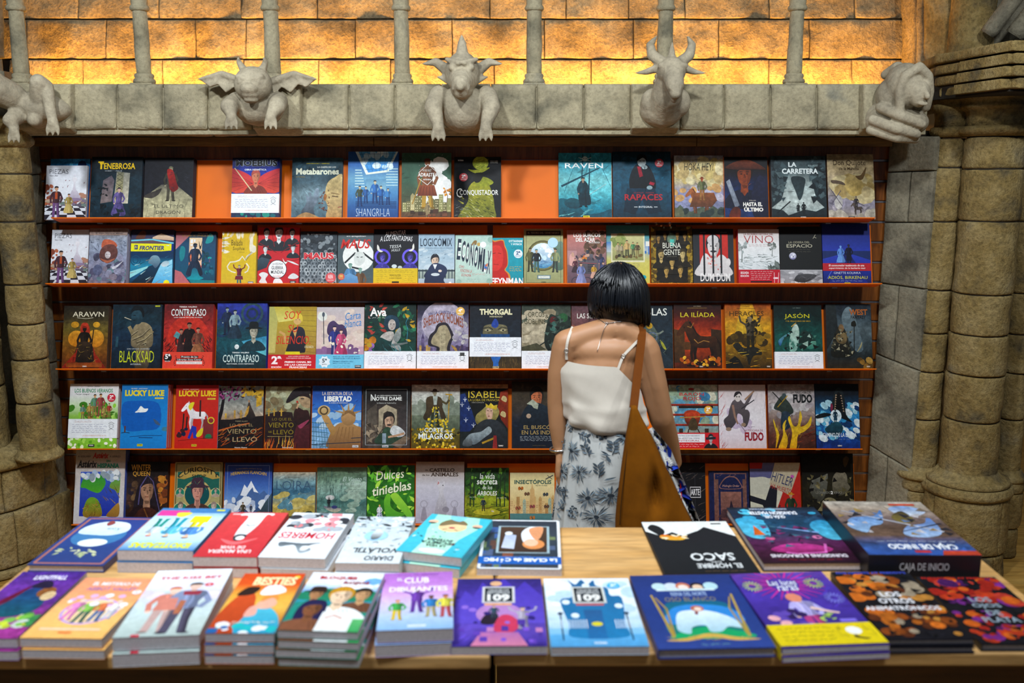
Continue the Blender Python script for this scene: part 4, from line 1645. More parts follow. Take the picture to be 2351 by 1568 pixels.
def raven(a):
 a.mat = 'paint'
 a.bg('#0d5f74', '#1a8ca4', '#58c0cc', '#7fd4da', '#3eaac0', '#2f98b2', n=.25, seed=9)
 a.b([(.0, .3), (.2, .3), (.36, .22), (.5, .08), (.4, .0), (.0, .0)], '#0a3f50', '#176a7c')
 a.b([(.3, .0), (.5, .08), (.75, .1), (1, .16), (1, .0)], '#0f5266')
 for x in (.42, .56):
  a.l([(x, .3), (x + .04, .98)], .03, '#124a5c', .015)
 a.l([(.05, .5), (.78, .78)], .04, '#10485a', .02)
 a.l([(.7, .98), (.98, .5)], .008, '#1c6478')
 a.l([(.36, .95), (.1, .4)], .008, '#1c6478')
 a.l([(.6, .95), (.4, .36)], .008, '#1c6478')
 a.b([(.10, .26), (.24, .33), (.44, .27), (.40, .18), (.2, .18)], '#0d3846', '#1a5a68')
 a.fig(.46, .20, .44, '#0f3c4a', '#0c2e3a', '#b89a80', '#0a242e', 'k')
 a.l([(.58, .38), (.90, .54)], .016, '#a4dce0')
 a.s(16, .05, .0, .6, .16, .06, ['#72c8cc', '#0c4354'], 'd', 5, .6, 20)
 a.t('RAVEN', .12, .84, .77, .85, '#eef6f6', .01)
 a.o(.50, .91, .05, '#d0eef0')
 a.o(.475, .912, .012, '#1c6478')
 a.o(.525, .912, .012, '#1c6478')
 a.l([(.38, .93), (.62, .87)], .012, '#d0eef0')
 a.l([(.38, .87), (.62, .93)], .012, '#d0eef0')
 a.logo(.52, .03)
B(1, 1283, 1406, 351, 'turquoise comic with pirate on rigging', raven, cover='#127088')


def rapaces(a):
 a.mat = 'paint'
 a.bg('#0b2633', '#10405a', '#185570', '#124a62', '#0a2432', n=.25, seed=6)
 a.b([(.14, .5), (.2, .56), (.3, .5), (.32, .3), (.3, .1), (.18, .1)], '#0c3142', '#17506a')
 a.b([(.72, .5), (.82, .55), (.92, .5), (.9, .1), (.78, .1)], '#0c3142', '#17506a')
 a.b([(.28, .56), (.34, .74), (.44, .82), (.6, .8), (.7, .66), (.74, .5), (.66, .4), (.34, .4)], '#0b1118', '#121c26')
 a.p([(.24, .46), (.72, .46), (.84, .12), (.6, .08), (.5, .3), (.38, .08), (.18, .12)], '#0c2030', '#123248')
 a.p([(.42, .78), (.48, .78), (.52, .64), (.46, .62)], '#9a1c30')
 a.e(.50, .85, .075, .075, '#b4c2c6')
 a.b([(.42, .86), (.44, .95), (.56, .95), (.59, .86), (.52, .91)], '#0a0e14')
 a.l([(.45, .865), (.49, .86)], .01, '#12222c')
 a.l([(.52, .86), (.56, .865)], .01, '#12222c')
 a.e(.55, .77, .05, .03, '#a0b4ba')
 a.l([(.55, .78), (.56, .42)], .012, '#0a141c')
 a.p([(.64, .56), (.72, .54), (.7, .5), (.62, .52)], '#a82038')
 a.e(.63, .47, .05, .03, '#8fa8b0')
 a.t('RAPACES', .20, .85, .285, .375, '#b3222a', .015)
 a.t('DUFAUX   MARINI', .36, .70, .385, .405, '#7a2630', .02)
 a.t('INTEGRAL', .44, .68, .175, .20, '#e0e8ec', .01)
 a.l([(.36, .187), (.42, .187)], .01, '#e0e8ec')
 a.l([(.70, .187), (.76, .187)], .01, '#e0e8ec')
 a.sticker(.80, .83, .075, '#b81e30', '2ª')
B(1, 1408, 1543, 348, 'dark blue comic with seated gentleman and red title', rapaces, cover='#0b1a24')


def hoka(a):
 a.mat = 'paint'
 a.bg('#3d4a44', '#8a8fb0', '#9a9ac4', '#c9b88c', '#d8c48a', '#a3a4b4', n=.25, seed=3)
 a.s(30, .0, .55, 1, .92, .13, ['#e2d29a', '#d8c07a', '#c8ae74', '#eadcae'], 'e', 2)
 a.s(14, .0, .3, 1, .5, .1, ['#a8a8cc', '#d8a86a', '#c8c4d8'], 'e', 7)
 a.mt(.12, .12, '#3e4c48', '#54604f', 5, 9)
 a.horse(.50, .10, .42, '#8a4a24', '#b4683a')
 a.p([(.3, .2), (.75, .2), (.86, .3), (.8, .42), (.4, .42)], '#5f3a28', '#96542e')
 a.fig(.56, .30, .36, '#6a7048', '#a8733c', '#b4502c', '#8a4426', 'h')
 a.s(12, .0, .0, 1, .14, .09, ['#4a564e', '#2f3c3a', '#646a50'], 'e', 8)
 a.t('HOKA HEY!', .20, .80, .765, .88, '#2c2a20', .0, .15)
 a.t('NEYEF', .42, .54, .93, .945, '#5a4a30', .02)
B(1, 1550, 1664, 357, 'sunset western comic with rider on brown horse', hoka, cover='#8a6a3e')


def hasta(a):
 a.mat = 'paint'
 a.bg('#182a54', '#1c3a78', '#12234e', '#140f16', '#0a0b10', n=.25, seed=8)
 a.face(.46, .22, .74, '#8c3c1a', '#1c0e0a', '#141830', 'h', '#120a0a')
 a.s(16, .34, .50, .6, .72, .03, ['#b4541e', '#5a2410', '#c86a2c'], 'd', 4, .4, 40)
 a.b([(.02, .82), (.3, .93), (.62, .94), (.96, .80), (.7, .80), (.4, .79)], '#3c1810', '#7a3416')
 a.p([(.04, .6), (.12, .64), (.34, .22), (.24, .18)], '#6d7484', '#9aa4b4')
 a.b([(.1, .0), (.14, .14), (.26, .2), (.36, .14), (.32, .0)], '#7a2c18', '#4a1c14')
 a.b([(.7, .0), (.6, .3), (.72, .6), (.85, .7), (1, .5), (1, .0)], '#12142a', '#1c2040')
 a.t('HASTA EL', .42, .86, .205, .27, '#f0ece4', .04)
 a.t('ÚLTIMO', .44, .88, .12, .20, '#f0ece4', .05)
 a.t('FELIX', .56, .72, .29, .305, '#d0c8bc')
B(1, 1665, 1766, 360, 'blue and black comic with hatted face and revolver', hasta, cover='#d8641a')


def carretera(a):
 a.mat = 'paint'
 a.bg('#8fa4a4', '#c4d0cc', '#b4c4c2', '#4a5c60', '#2c3a40', n=.3, seed=5)
 a.p([(0, .18), (.18, .3), (.3, .66), (.42, 1), (0, 1)], '#223036', '#2e3e44')
 a.p([(1, .15), (.82, .3), (.74, .6), (.62, 1), (1, 1)], '#1c2a30', '#32444a')
 a.b([(.36, .64), (.46, .68), (.62, .64), (.6, .5), (.56, .36), (.5, .3), (.44, .44)], '#36484c', '#202e34')
 a.s(40, .0, .3, .3, .98, .07, ['#3c4e54', '#18242a', '#52666a'], 's', 3)
 a.s(40, .74, .3, 1, .98, .07, ['#34464c', '#151f25', '#4d6166'], 's', 4)
 a.p([(0, .0), (1, 0), (1, .2), (.8, .12), (.6, .15), (.3, .06), (.2, .14), (0, .17)], '#121a1f', '#26343a')
 a.fig(.48, .1, .15, '#161e22', '#10161a', '#3a464a', '#10161a', 'cb')
 a.fig(.58, .08, .19, '#161e22', '#10161a', '#3a464a', '#10161a', 'cb')
 a.l([(.1, .1), (.34, .28)], .02, '#10181c')
 a.t('LA', .32, .47, .825, .90, '#dfe8e8', .03)
 a.t('CARRETERA', .20, .86, .715, .80, '#dfe8e8', .035)
 a.t('MANU LARCENET', .68, .86, .83, .86, '#8fa2a4', .01)
 a.t('NORMA', .52, .62, .02, .04, '#dfe8e8', .02)
B(1, 1773, 1900, 358, 'grey-teal comic of a desolate ravine road', carretera, cover='#2c3a40')


def quijote(a):
 a.mat = 'paint'
 a.bg('#a49a8c', '#9a94a8', '#a89a86', '#c0aa80', '#a08c6c', n=.25, seed=2)
 a.s(22, .1, .35, .9, .6, .15, ['#c2ac72', '#b49a60', '#d2c090'], 'e', 5, .9)
 a.b([(.36, .5), (.4, .64), (.56, .68), (.7, .62), (.78, .5), (.7, .38), (.5, .36)], '#b79a50', '#ccb274')
 a.b([(.6, .66), (.72, .68), (.84, .8), (.78, .64), (.7, .6)], '#6d5436')
 a.b([(.08, .60), (.3, .58), (.38, .52), (.24, .54), (.1, .55)], '#5d4c3c')
 a.e(.22, .26, .09, .11, '#d8d4cc', '#b8b4b4')
 a.l([(.06, .46), (.3, .2)], .014, '#5a5060')
 a.l([(.08, .24), (.28, .44)], .014, '#5a5060')
 a.e(.82, .42, .1, .09, '#c4b080')
 a.horse(.62, .07, .2, '#4c3f3a', '#5d5048')
 a.fig(.6, .15, .2, '#3c3438', '#3a3230', '#8a7460', '#3a3030', '')
 a.l([(.48, .3), (.78, .2)], .01, '#3c3434')
 a.s(12, .0, .0, 1, .1, .12, ['#c4bcac', '#b0a898'], 'e', 6)
 a.t('Don Quijote', .13, .83, .805, .91, '#3c2c1e', .0)
 a.t('de la Mancha', .25, .68, .755, .80, '#4a3826', .01)
 a.t('REY DE LA TORRE', .33, .62, .935, .955, '#5a4632')
 a.r(.42, .005, .56, .04, '#20242c')
 a.t('NORMA', .44, .54, .012, .032, '#e8e8e8', .02)
B(1, 1903, 2011, 354, 'beige comic with windmill and mounted knight', quijote, cover='#4a3426', k=3)

# ================================================================== second row
B(2, 114, 200, 527, 'white chess-plaza comic at the end of the tray', piezas, hard=False, t=.014, k=2, cover='#aeb4c4')


def bestias(a):
 a.mat = 'paint'
 a.bg('#6c6a84', '#83839c', '#9498b4', '#a6b2cc', '#a0aabc', '#8a7c74', n=.3, seed=4)
 a.s(60, .0, .0, 1, .5, .09, ['#5a5874', '#7d7c98', '#9a9ab4', '#4a4a5e', '#8a7f90', '#6f8a96'], 'e', 3)
 a.b([(.34, .64), (.36, .78), (.5, .8), (.66, .76), (.74, .68), (.6, .62)], '#d0694a')
 a.b([(.3, .44), (.3, .6), (.44, .7), (.66, .7), (.76, .58), (.7, .44), (.5, .38)], '#5c3a3a', '#7a4a44')
 a.e(.5, .52, .075, .065, '#d8ccd0')
 a.l([(.46, .53), (.49, .525)], .012, '#2c2030')
 a.l([(.52, .525), (.55, .53)], .012, '#2c2030')
 a.b([(.3, .46), (.5, .42), (.7, .46), (.5, .37)], '#b8674a')
 a.b([(.62, .3), (.76, .34), (.92, .42), (.78, .31), (.66, .26)], '#dcdce8')
 a.e(.25, .25, .12, .1, '#5e6484')
 a.s(10, .0, .6, .25, .82, .05, ['#4a5068'], 'd', 5)
 a.s(10, .78, .6, 1, .82, .05, ['#5d6a86'], 'd', 6)
 a.r(0, .875, 1, 1, '#a08a80', '#8c766c')
 a.t('LA SED DE LAS BESTIAS', .22, .80, .94, .965, '#3a3034', .01)
 a.t('EL ANSIA DE LOS HOMBRES', .16, .86, .895, .92, '#3a3034', .01)
B(2, 201, 289, 524, 'mauve comic of crowding animals and orange cape', bestias, t=.016, k=3, cover='#83839c')


def frontier(a):
 a.bg('#0c2438', '#11507a', '#1f86a8', '#0d3358', '#143052', '#7a5a52', '#2a2c4a')
 a.p([(0, .8), (.4, .84), (1, .76), (1, 1), (0, 1)], '#3a3a5a', '#20243e')
 a.p([(.5, .86), (.7, .93), (1, .86), (1, .8), (.5, .83)], '#c0a088', '#e0c8a8')
 a.b([(.1, .84), (.24, .98), (.34, .95), (.3, .84)], '#5a3428')
 a.l([(0, .80), (.5, .82), (1, .75)], .035, '#6ac4dc')
 a.r(0, .61, 1, .745, '#1a2c78')
 a.p([(0, .605), (.72, .605), (.95, .62), (.95, .74), (0, .75)], '#e6e21c')
 a.p([(.05, .05), (.45, .34), (.8, .42), (1, .3), (1, 0), (0, 0)], '#0a2030', '#123a58')
 a.p([(.5, .0), (.72, .38), (.98, .46), (1, .0)], '#3aa6dc', '#9adcf0')
 a.p([(0, .12), (.4, .3), (.42, .34), (0, .24)], '#8fd4d8')
 a.ring(.12, .44, .11, .02, '#0e4668')
 a.ring(.12, .44, .06, .02, '#0e4668')
 a.b([(.42, .40), (.5, .52), (.64, .52), (.7, .42), (.6, .3), (.52, .36)], '#3c5470', '#7aa0b0')
 a.e(.82, .38, .1, .05, '#d0dce0', '#8fb4c4', 20)
 a.s(22, .05, .06, .95, .55, .06, ['#c8f0ee', '#0a1c2c', '#2a6a8c', '#8a7a70'], 'd', 4, .6, 25)
 a.t('FRONTIER', .2, .78, .625, .705, '#1c2a7c', .03, .2)
 a.r(.08, .64, .16, .72, '#1c2a7c')
 a.t('Fr', .09, .15, .655, .705, '#e6e21c', .02, .2)
 a.l([(.81, .67), (.93, .67)], .018, '#e8e420')
 a.l([(.83, .71), (.9, .71)], .014, '#d8dcf0')
 a.o(.86, .035, .07, '#e8e41c')
B(2, 297, 396, 527, 'blue space comic with yellow title strip', frontier, cover='#12486c', k=2)


def dama(a):
 a.bg('#173a52', '#12506a', '#1a4a6c', '#1c4666', '#0d2036')
 a.p([(0, .28), (.16, .24), (.42, .0), (0, 0)], '#b4646c')
 a.p([(0, .98), (0, .66), (.32, .9), (.4, 1)], '#c4808a', '#7a3a40')
 a.r(.34, .24, .66, .88, '#e8b49a', '#e0c8a0')
 a.r(.34, .24, .66, .36, '#d85a5a')
 a.r(.34, .36, .52, .58, '#e0744e')
 for (x0, y0, x1, y1) in ((.37, .78, .43, .85), (.37, .73, .43, .755), (.46, .68, .49, .76), (.42, .6, .46, .7), (.455, .80, .49, .85)):
  a.r(x0, y0, x1, y1, '#e8eef0')
 a.fig(.49, .16, .62, '#22324a', '#1c2c44', '#28364a', '#14202e', 'd')
 a.b([(.44, .3), (.54, .3), (.62, .17), (.72, .12), (.5, .08), (.3, .12), (.4, .17)], '#109aa8', '#1a5a74')
 a.b([(.58, .82), (.62, .72), (.66, .82), (.64, .7), (.61, .66), (.59, .72)], '#1a2430')
 a.b([(.14, .44), (.22, .5), (.24, .68), (.14, .72), (.1, .58)], '#1a7e88')
 a.b([(.74, .78), (.9, .8), (.94, .9), (.84, .96)], '#1a8a90')
 a.s(14, .68, .34, .82, .62, .07, ['#12303e', '#17424e'], 'l', 3)
 a.e(.86, .5, .05, .02, '#1aa0a0')
 a.r(.845, .42, .865, .5, '#6a4a6a')
 a.s(12, .7, .2, .95, .42, .05, ['#14707c', '#1f5e78', '#0f3a52'], 'e', 5)
 a.p([(.35, .1), (1, .08), (1, .0), (.45, .0)], '#117c84')
 a.t('EL ALMA DE OPHELIA ROSE', .16, .92, .90, .935, '#8a6a1c', .01)
 a.t('Gaëlle Geniller', .55, .8, .95, .97, '#9aa6a8')
 a.r(.42, .01, .6, .03, '#d0b45a')
B(2, 400, 493, 531, 'teal comic with veiled lady in a lit doorway', dama, cover='#143a52', k=2)


def balada(a):
 a.bg('#cdb02c', '#d2b21c', '#d0b01c', '#c8a61c')
 a.s(16, .0, .9, 1, 1.0, .1, ['#e0d8bc', '#cbbd98', '#d9cfae'], 'l', 3, .4, 80)
 a.s(14, .0, .58, .16, .9, .1, ['#e6e0cc', '#d8d0b4'], 'l', 4, .4, 0)
 a.b([(.8, .68), (.82, .88), (.9, .9), (.9, .76), (.98, .72), (.98, .62), (.86, .6)], '#e0dac4')
 pts = [(.88, .6), (.74, .53), (.68, .46), (.6, .53), (.52, .46), (.4, .43), (.25, .42), (.17, .34), (.2, .28), (.3, .24), (.42, .22)]
 a.l(pts, .045, '#e2dcc6', .03)
 a.l([(.72, .4), (.8, .33), (.76, .25), (.68, .22)], .035, '#e2dcc6')
 for i in range(9):
  a.l([(.84 - i * .02, .62 - i * .018), (.89 - i * .02, .6 - i * .018)], .012, '#2c2a26')
  a.l([(.02, .88 - i * .03), (.07, .88 - i * .03)], .016, '#3a3630')
 a.fig(.52, .0, .37, '#6d1f30', '#3a6a70', '#c0a890', '#77705c', 'u')
 a.p([(.42, .16), (.62, .16), (.64, .09), (.40, .09)], '#6d1f30')
 a.t('Balada', .27, .60, .74, .845, '#5a4a14', .0)
 a.t('para', .42, .52, .725, .745, '#5a4a14', .0)
 a.t('Sophie', .32, .66, .63, .715, '#5a4a14', .0)
 a.t('FILIPE MELO', .5, .66, .605, .617, '#7a6620')
 a.r(.78, .01, .94, .055, '#6d7a80')
 a.t('NORMA', .80, .92, .022, .043, '#f0f0f0', .03)
B(2, 507, 587, 532, 'yellow comic with conductor and piano-key ribbon', balada, cover='#c4a41c', t=.02, k=2)


def guerra(a):
 a.bg('#b81e2a', '#c8232e', '#b81e26', '#c22828')
 for (x, y, s_, sk, k_) in ((.2, .70, .30, '#d8dcdc', ''), (.5, .62, .42, '#d8dcdc', 'b'), (.82, .72, .27, '#d0d6d8', 'b'), (.18, .46, .24, '#d8dcdc', ''), (.85, .48, .24, '#cfd5d8', 'h')):
  a.face(x, y, s_, sk, '#26282e', '#22262e', k_, '#1a1c20')
 for q in (((.0, .74), (.45, .56)), ((1, .76), (.55, .56)), ((.3, 1), (.4, .66)), ((.7, 1), (.62, .66)), ((0, .44), (.34, .40)), ((1, .44), (.66, .40))):
  a.l(list(q), .012, '#8a1018')
 a.p([(0, .24), (.22, .3), (.3, .44), (.1, .48), (0, .44)], '#22303c', '#3a4c58')
 a.b([(.7, .42), (.85, .4), (1, .34), (.88, .36)], '#d8dcdc')
 a.b([(.6, .46), (.66, .4), (.72, .4), (.66, .36)], '#e6e8e6')
 a.b([(.05, .04), (.1, .12), (.04, .18), (.14, .22), (.26, .18), (.2, .1), (.24, .02)], '#dcdcdc')
 a.b([(.74, .12), (.86, .2), (1, .14), (.9, .1)], '#d4d8d8')
 a.b([(.4, .0), (.42, .1), (.56, .1), (.62, .0)], '#e4e4e4')
 a.o(.48, .27, .23, '#20242a')
 a.o(.48, .27, .215, '#eceeee')
 a.t('LA SEGUNDA', .37, .61, .345, .38, '#20242a', .0)
 a.t('GUERRA', .34, .62, .265, .325, '#20242a', .01)
 a.t('MUNDIAL', .33, .64, .19, .25, '#20242a', .01)
 a.t('EN CÓMIC', .38, .58, .13, .165, '#c42430', .0)
 a.r(.79, .02, .93, .07, '#2a2a2e')
 a.t('NORMA', .81, .91, .033, .058, '#e8e8e8', .02)
B(2, 590, 686, 522, 'red comic with ink portraits and round title', guerra, cover='#b01c28', k=2)


def grisazul(a):
 a.bg('#5d666c', '#4b545c', '#353e46', '#262e36', n=.15, seed=4)
 for j in range(9):
  for i in range(7):
   g = random.Random(j * 9 + i)
   s_ = .075 - j * .004
   x, y = (i + .5 * (j % 2)) / 6.5 + g.uniform(-.03, .03), .03 + j * .062
   a.e(x, y, s_, s_ * .8, g.choice(['#a4adb2', '#8a949a', '#6d777e']))
   a.e(x + .008, y - .006, s_ * .45, s_ * .4, '#3a434a')
 a.s(60, .0, .58, 1, .95, .06, ['#525c64', '#2a323a', '#7a848a', '#1e262c'], 'e', 3)
 a.s(30, .0, .0, 1, .3, .03, ['#e6eaec', '#1a2026'], 'd', 6, .6, 70)
 a.t('MAUS', .10, .92, .475, .60, '#c8343e', .045, ol='#e8dcd8')
 a.t('art spiegelman', .28, .78, .925, .96, '#c4ccd0', .0, .2)
 a.sticker(.84, .13, .14, '#c42a34', 'NUEVA', '#f4d8d8')
B(2, 688, 773, 531, 'small grey comic with crowd and red title', grisazul, cover='#4b545c', t=.028, k=1)


def maus2(a):
 a.bg('#4a5a5c', '#44545a', '#4c5a60')
 a.o(.58, .55, .44, '#e4e8e4')
 for q in (((.2, .42), (.5, .62)), ((.5, .8), (.62, .52)), ((.7, .62), (1, .46)), ((.4, .34), (.66, .3))):
  a.l(list(q), .05, '#20282c')
 a.b([(.46, .46), (.48, .6), (.6, .64), (.74, .6), (.76, .46), (.66, .38), (.54, .38)], '#cdd4d0')
 a.l([(.53, .54), (.59, .53)], .02, '#1c2428')
 a.l([(.64, .53), (.7, .54)], .02, '#1c2428')
 a.fig(.36, -.2, .62, '#4f82b0', '#4f82b0', '#7fa49a', '#6d9488', '')
 a.fig(.64, -.25, .58, '#6d5038', '#6d5038', '#86a89c', '#6d9488', '')
 a.p([(.0, .0), (.2, .18), (.36, .22), (.56, .16), (.6, .0)], '#4a80b4', '#6a9cc8')
 a.t('MAUS', .08, .92, .70, .88, '#c42a26', .02, .25)
 a.t('art spiegelman', .24, .78, .92, .955, '#f0f2f0', .0, .2)
 a.t('RESERVOIR BOOKS', .40, .62, .01, .025, '#d8dcdc')
 a.sticker(.11, .155, .095, '#b83a1c', 'BONUS', '#f0d060')
B(2, 774, 857, 535, 'slate comic with pale disc and red brush title', maus2, cover='#3c4a50', t=.026, k=1, hard=False)


def fantasmas(a):
 a.bg('#14161c', '#15171e', '#12141a')
 for (x, c) in ((.2, '#5a4ad2'), (.83, '#6a5ae0')):
  a.ring(x, .50, .16, .05, c)
  a.face(x, .28, .30, '#4a40a8', '#2a2458', '#3a3290', '', '#14122a')
  a.s(18, x - .15, .28, x + .15, .52, .03, ['#8a7cf0', '#2a2464', '#b8b0f4'], 'd', 3)
 for x, f in ((.13, 1), (.86, -1)):
  a.b([(x - .05, .72), (x - .05, .63), (x + .02, .585), (x + .08, .60), (x + .01, .63), (x - .01, .68)] if f > 0 else
   [(x + .05, .74), (x + .06, .65), (x, .60), (x - .06, .61), (x + .01, .65), (x + .02, .70)], '#dcdcd4')
 a.e(.47, .33, .06, .035, '#c8d4d4')
 a.e(.6, .31, .05, .03, '#b8c4c8')
 a.t('ALIMENTAR', .25, .72, .885, .965, '#e4e6e8', .0, .3, 6)
 a.t('A LOS FANTASMAS', .14, .88, .775, .865, '#e4e6e8', .0, .2, 0, .015)
 a.t('TESSA', .36, .62, .66, .715, '#d8dcdc', .0, .3, 5)
 a.t('HULLS', .40, .60, .60, .645, '#d8dcdc', .0, .3, 5)
 b = a.band(.0, .295, '#d4b61e')
 b.hand(.06, .92, (.86, .76), '#6a5a1c', 3, .04, .005)
 b.t('PREMIO PULITZER', .37, .62, .50, .62, '#5a4a10', .0)
 b.t('DE MEMORIAS Y AUTOBIOGRAFÍA', .36, .64, .36, .45, '#5a4a10', .0)
 b.hand(.06, .30, (.6, .48, .36, .24, .12), '#7a6a2a', 4, .04, .004)
 b.hand(.70, .94, (.6, .48, .36, .24, .12), '#7a6a2a', 5, .04, .004)
 b.r(.42, .1, .58, .2, '#2a2614')
B(2, 857, 959, 526, 'black comic with violet ghosts and yellow band', fantasmas, cover='#14161c', t=.03, k=1, hard=False)


def logico(a):
 a.bg('#9ab0c0', '#b8cad4', '#a4bccb', '#9cb6c8', '#8fa8bc')
 a.s(14, .0, .3, 1, .7, .12, ['#c4d4dc', '#b0c4d0'], 'e', 3, .3, 10)
 a.r(0, .12, 1, .3, '#8a9a90', '#a4b2aa')
 for i in range(11):
  a.r(.02 + i * .09, .12, .045 + i * .09, .3, '#3c4c54')
 a.r(0, .26, 1, .29, '#2c3a44')
 a.face(.46, .16, .46, '#d8bca4', '#20222a', '#232b44', '', '#1a1c22')
 a.b([(.2, .0), (.22, .2), (.32, .36), (.42, .42), (.56, .42), (.74, .36), (.8, .26), (.7, .1), (.72, .0)], '#1d2742', '#2c3858')
 a.e(.6, .27, .05, .025, '#e0d0c0')
 a.p([(.4, .4), (.52, .4), (.46, .3)], '#e4e8ea')
 a.e(.47, .2, .12, .03, '#c8d2d6')
 a.s(7, .05, .45, .95, .6, .03, ['#6d8090'], 'l', 5, .3, 15)
 a.t('LOGICÓMIX', .05, .93, .755, .955, '#223040', .005)
 a.t('UNA BÚSQUEDA ÉPICA DE LA VERDAD', .02, .95, .71, .735, '#6d8294', .01)
 a.hand(.2, .8, (.67, .64, .61), '#6d8090', 4, .008, .004)
 a.o(.88, .03, .04, '#f0f2f2')
B(2, 960, 1044, 537, 'pale blue comic with seated man in dark coat', logico, cover='#8fa8bc', t=.03, k=1, hard=False)


def economix(a):
 a.bg('#a4c4b8', '#b4d0c4', '#bcd6ca', '#a8c8be')
 a.o(.95, .9, .08, '#8fb4a8')
 a.o(.92, .07, .08, '#8ab0a4')
 a.o(.1, .06, .07, '#8ab0a4')
 L = 'ECONOMIX'
 for i, ch in enumerate(L):
  x = .05 + i * .115
  y = .52 - i * .028
  a.t(ch, x, x + (.1 if ch not in 'I' else .05), y - .02 - i * .012, y + .40 - i * .006, '#1f3040', .025, 0, -4, 0, '#eef2ee')
 a.t('CÓMO', .10, .24, .335, .40, '#c04444', .0, 0, -8)
 a.t('FUNCIONA LA', .14, .45, .245, .31, '#c04444', .0, 0, -6)
 a.t('ECONOMÍA', .17, .43, .165, .23, '#c04444', .0, 0, -5)
 a.hand(.45, .85, (.2, .22), '#c06a64', 3, .012, .006)
 a.hand(.3, .7, (.11, .07), '#5a7a74', 5, .012, .005)
 a.b([(.42, .78), (.5, .88), (.58, .88), (.56, .8), (.5, .8)], '#8a7040')
 a.o(.63, .81, .05, '#c2a45c')
 a.s(8, .7, .25, .9, .4, .05, ['#c86a4a', '#3a6ab0', '#e8ece8'], 'e', 4)
 a.stick.append((.75, .80, .085, '#dfe6ee', '', '#ffffff', False))
 TEXTS[('', .03, 0.0)] = None
B(2, 1045, 1131, 539, 'pale green comic with blue zigzag letters', economix, cover='#a4c4b8', t=.026, k=1, hard=False)


def feynman(a):
 a.bg('#158a9a', '#1a96a8', '#1c98a8')
 a.b([(-.05, .0), (-.05, .9), (.1, .94), (.36, .96), (.42, .84), (.5, .7), (.52, .5), (.5, .4), (.44, .32), (.56, .24), (.6, .14), (.6, .0)], '#c88a34')
 a.b([(-.05, .0), (-.05, .88), (.1, .91), (.34, .94), (.4, .82), (.47, .7), (.5, .5), (.48, .4), (.4, .32), (.5, .24), (.54, .14), (.54, .0)], '#b8201c', '#b4241e')
 a.b([(-.05, .6), (-.05, .8), (.2, .84), (.34, .74), (.36, .5), (.26, .34), (.1, .3), (-.05, .36)], '#d0302a')
 a.l([(.02, .66), (.12, .68)], .02, '#7a1512')
 a.l([(.2, .68), (.3, .66)], .02, '#7a1512')
 a.l([(.06, .44), (.22, .43)], .016, '#7a1512')
 a.t('OTTAVIANI', .54, .97, .905, .955, '#e8f4f4', .03)
 a.t('Y MYRICK', .60, .97, .845, .885, '#e8f4f4', .03)
 a.hand(.6, .96, (.8, .77), '#0a4a54', 3, .015, .008)
 a.hand(.55, .96, (.38, .34, .30), '#d0a43c', 4, .018, .014)
 a.t('FEYNMAN', -.02, 1.02, .0, .15, '#eceeee', .03)
 a.sticker(.84, .66, .14, '#cfd8dc', '2ª', '#1c4a78')
B(2, 1129, 1202, 546, 'small turquoise comic with red profile portrait', feynman, cover='#158a9a', t=.022, k=1, hard=False)


def cisne(a):
 a.bg('#8d9468', '#a0a474', '#aaac7c', '#8f9264')
 a.r(.06, .885, .94, .965, '#1c1814')
 a.t('EL TESORO DEL CISNE NEGRO', .10, .90, .91, .94, '#9c9a84', .01)
 a.o(.48, .52, .40, '#5d5a34')
 a.o(.48, .52, .36, '#7d7a4a')
 a.o(.48, .52, .33, '#3a84b0', '#dff0f8')
 a.s(40, .22, .30, .74, .44, .05, ['#1c5a94', '#3a8ac0', '#1a4a80', '#7ac0e0'], 'd', 3, .6, 5)
 a.s(12, .4, .45, .7, .75, .06, ['#f4fcff', '#cce8f4'], 'e', 4)
 a.b([(.78, .3), (.76, .55), (.84, .74), (1.0, .74), (1.02, .34), (.92, .26)], '#4c6a5a', '#6d8a78')
 a.fig(.16, .24, .42, '#5a5c38', '#3a3c2a', '#a08a68', '#2a2820', '', 1)
 a.fig(.32, .23, .41, '#20242c', '#4a6a60', '#b89a78', '#3a7a7c', '')
 a.fig(.80, .23, .42, '#8a9468', '#3c4440', '#b89a78', '#2a2420', '', -1)
 a.r(.34, .105, .68, .175, '#5d7a84')
 a.r(.365, .118, .655, .162, '#d4dcd4')
 a.hand(.4, .62, (.14,), '#5a6a64', 3, .012, .005)
 a.frame(.06, .008, '#4a4a30')
 a.t('ASTIBERRI', .44, .56, .04, .06, '#3a3a2a', .02, .2)
 a.stick.append((.74, .75, .13, '#9cc8e6', '', '#ffffff', False))
B(2, 1203, 1294, 525, 'khaki comic with divers at a round sea window', cisne, cover='#8d9468', t=.02, k=1)


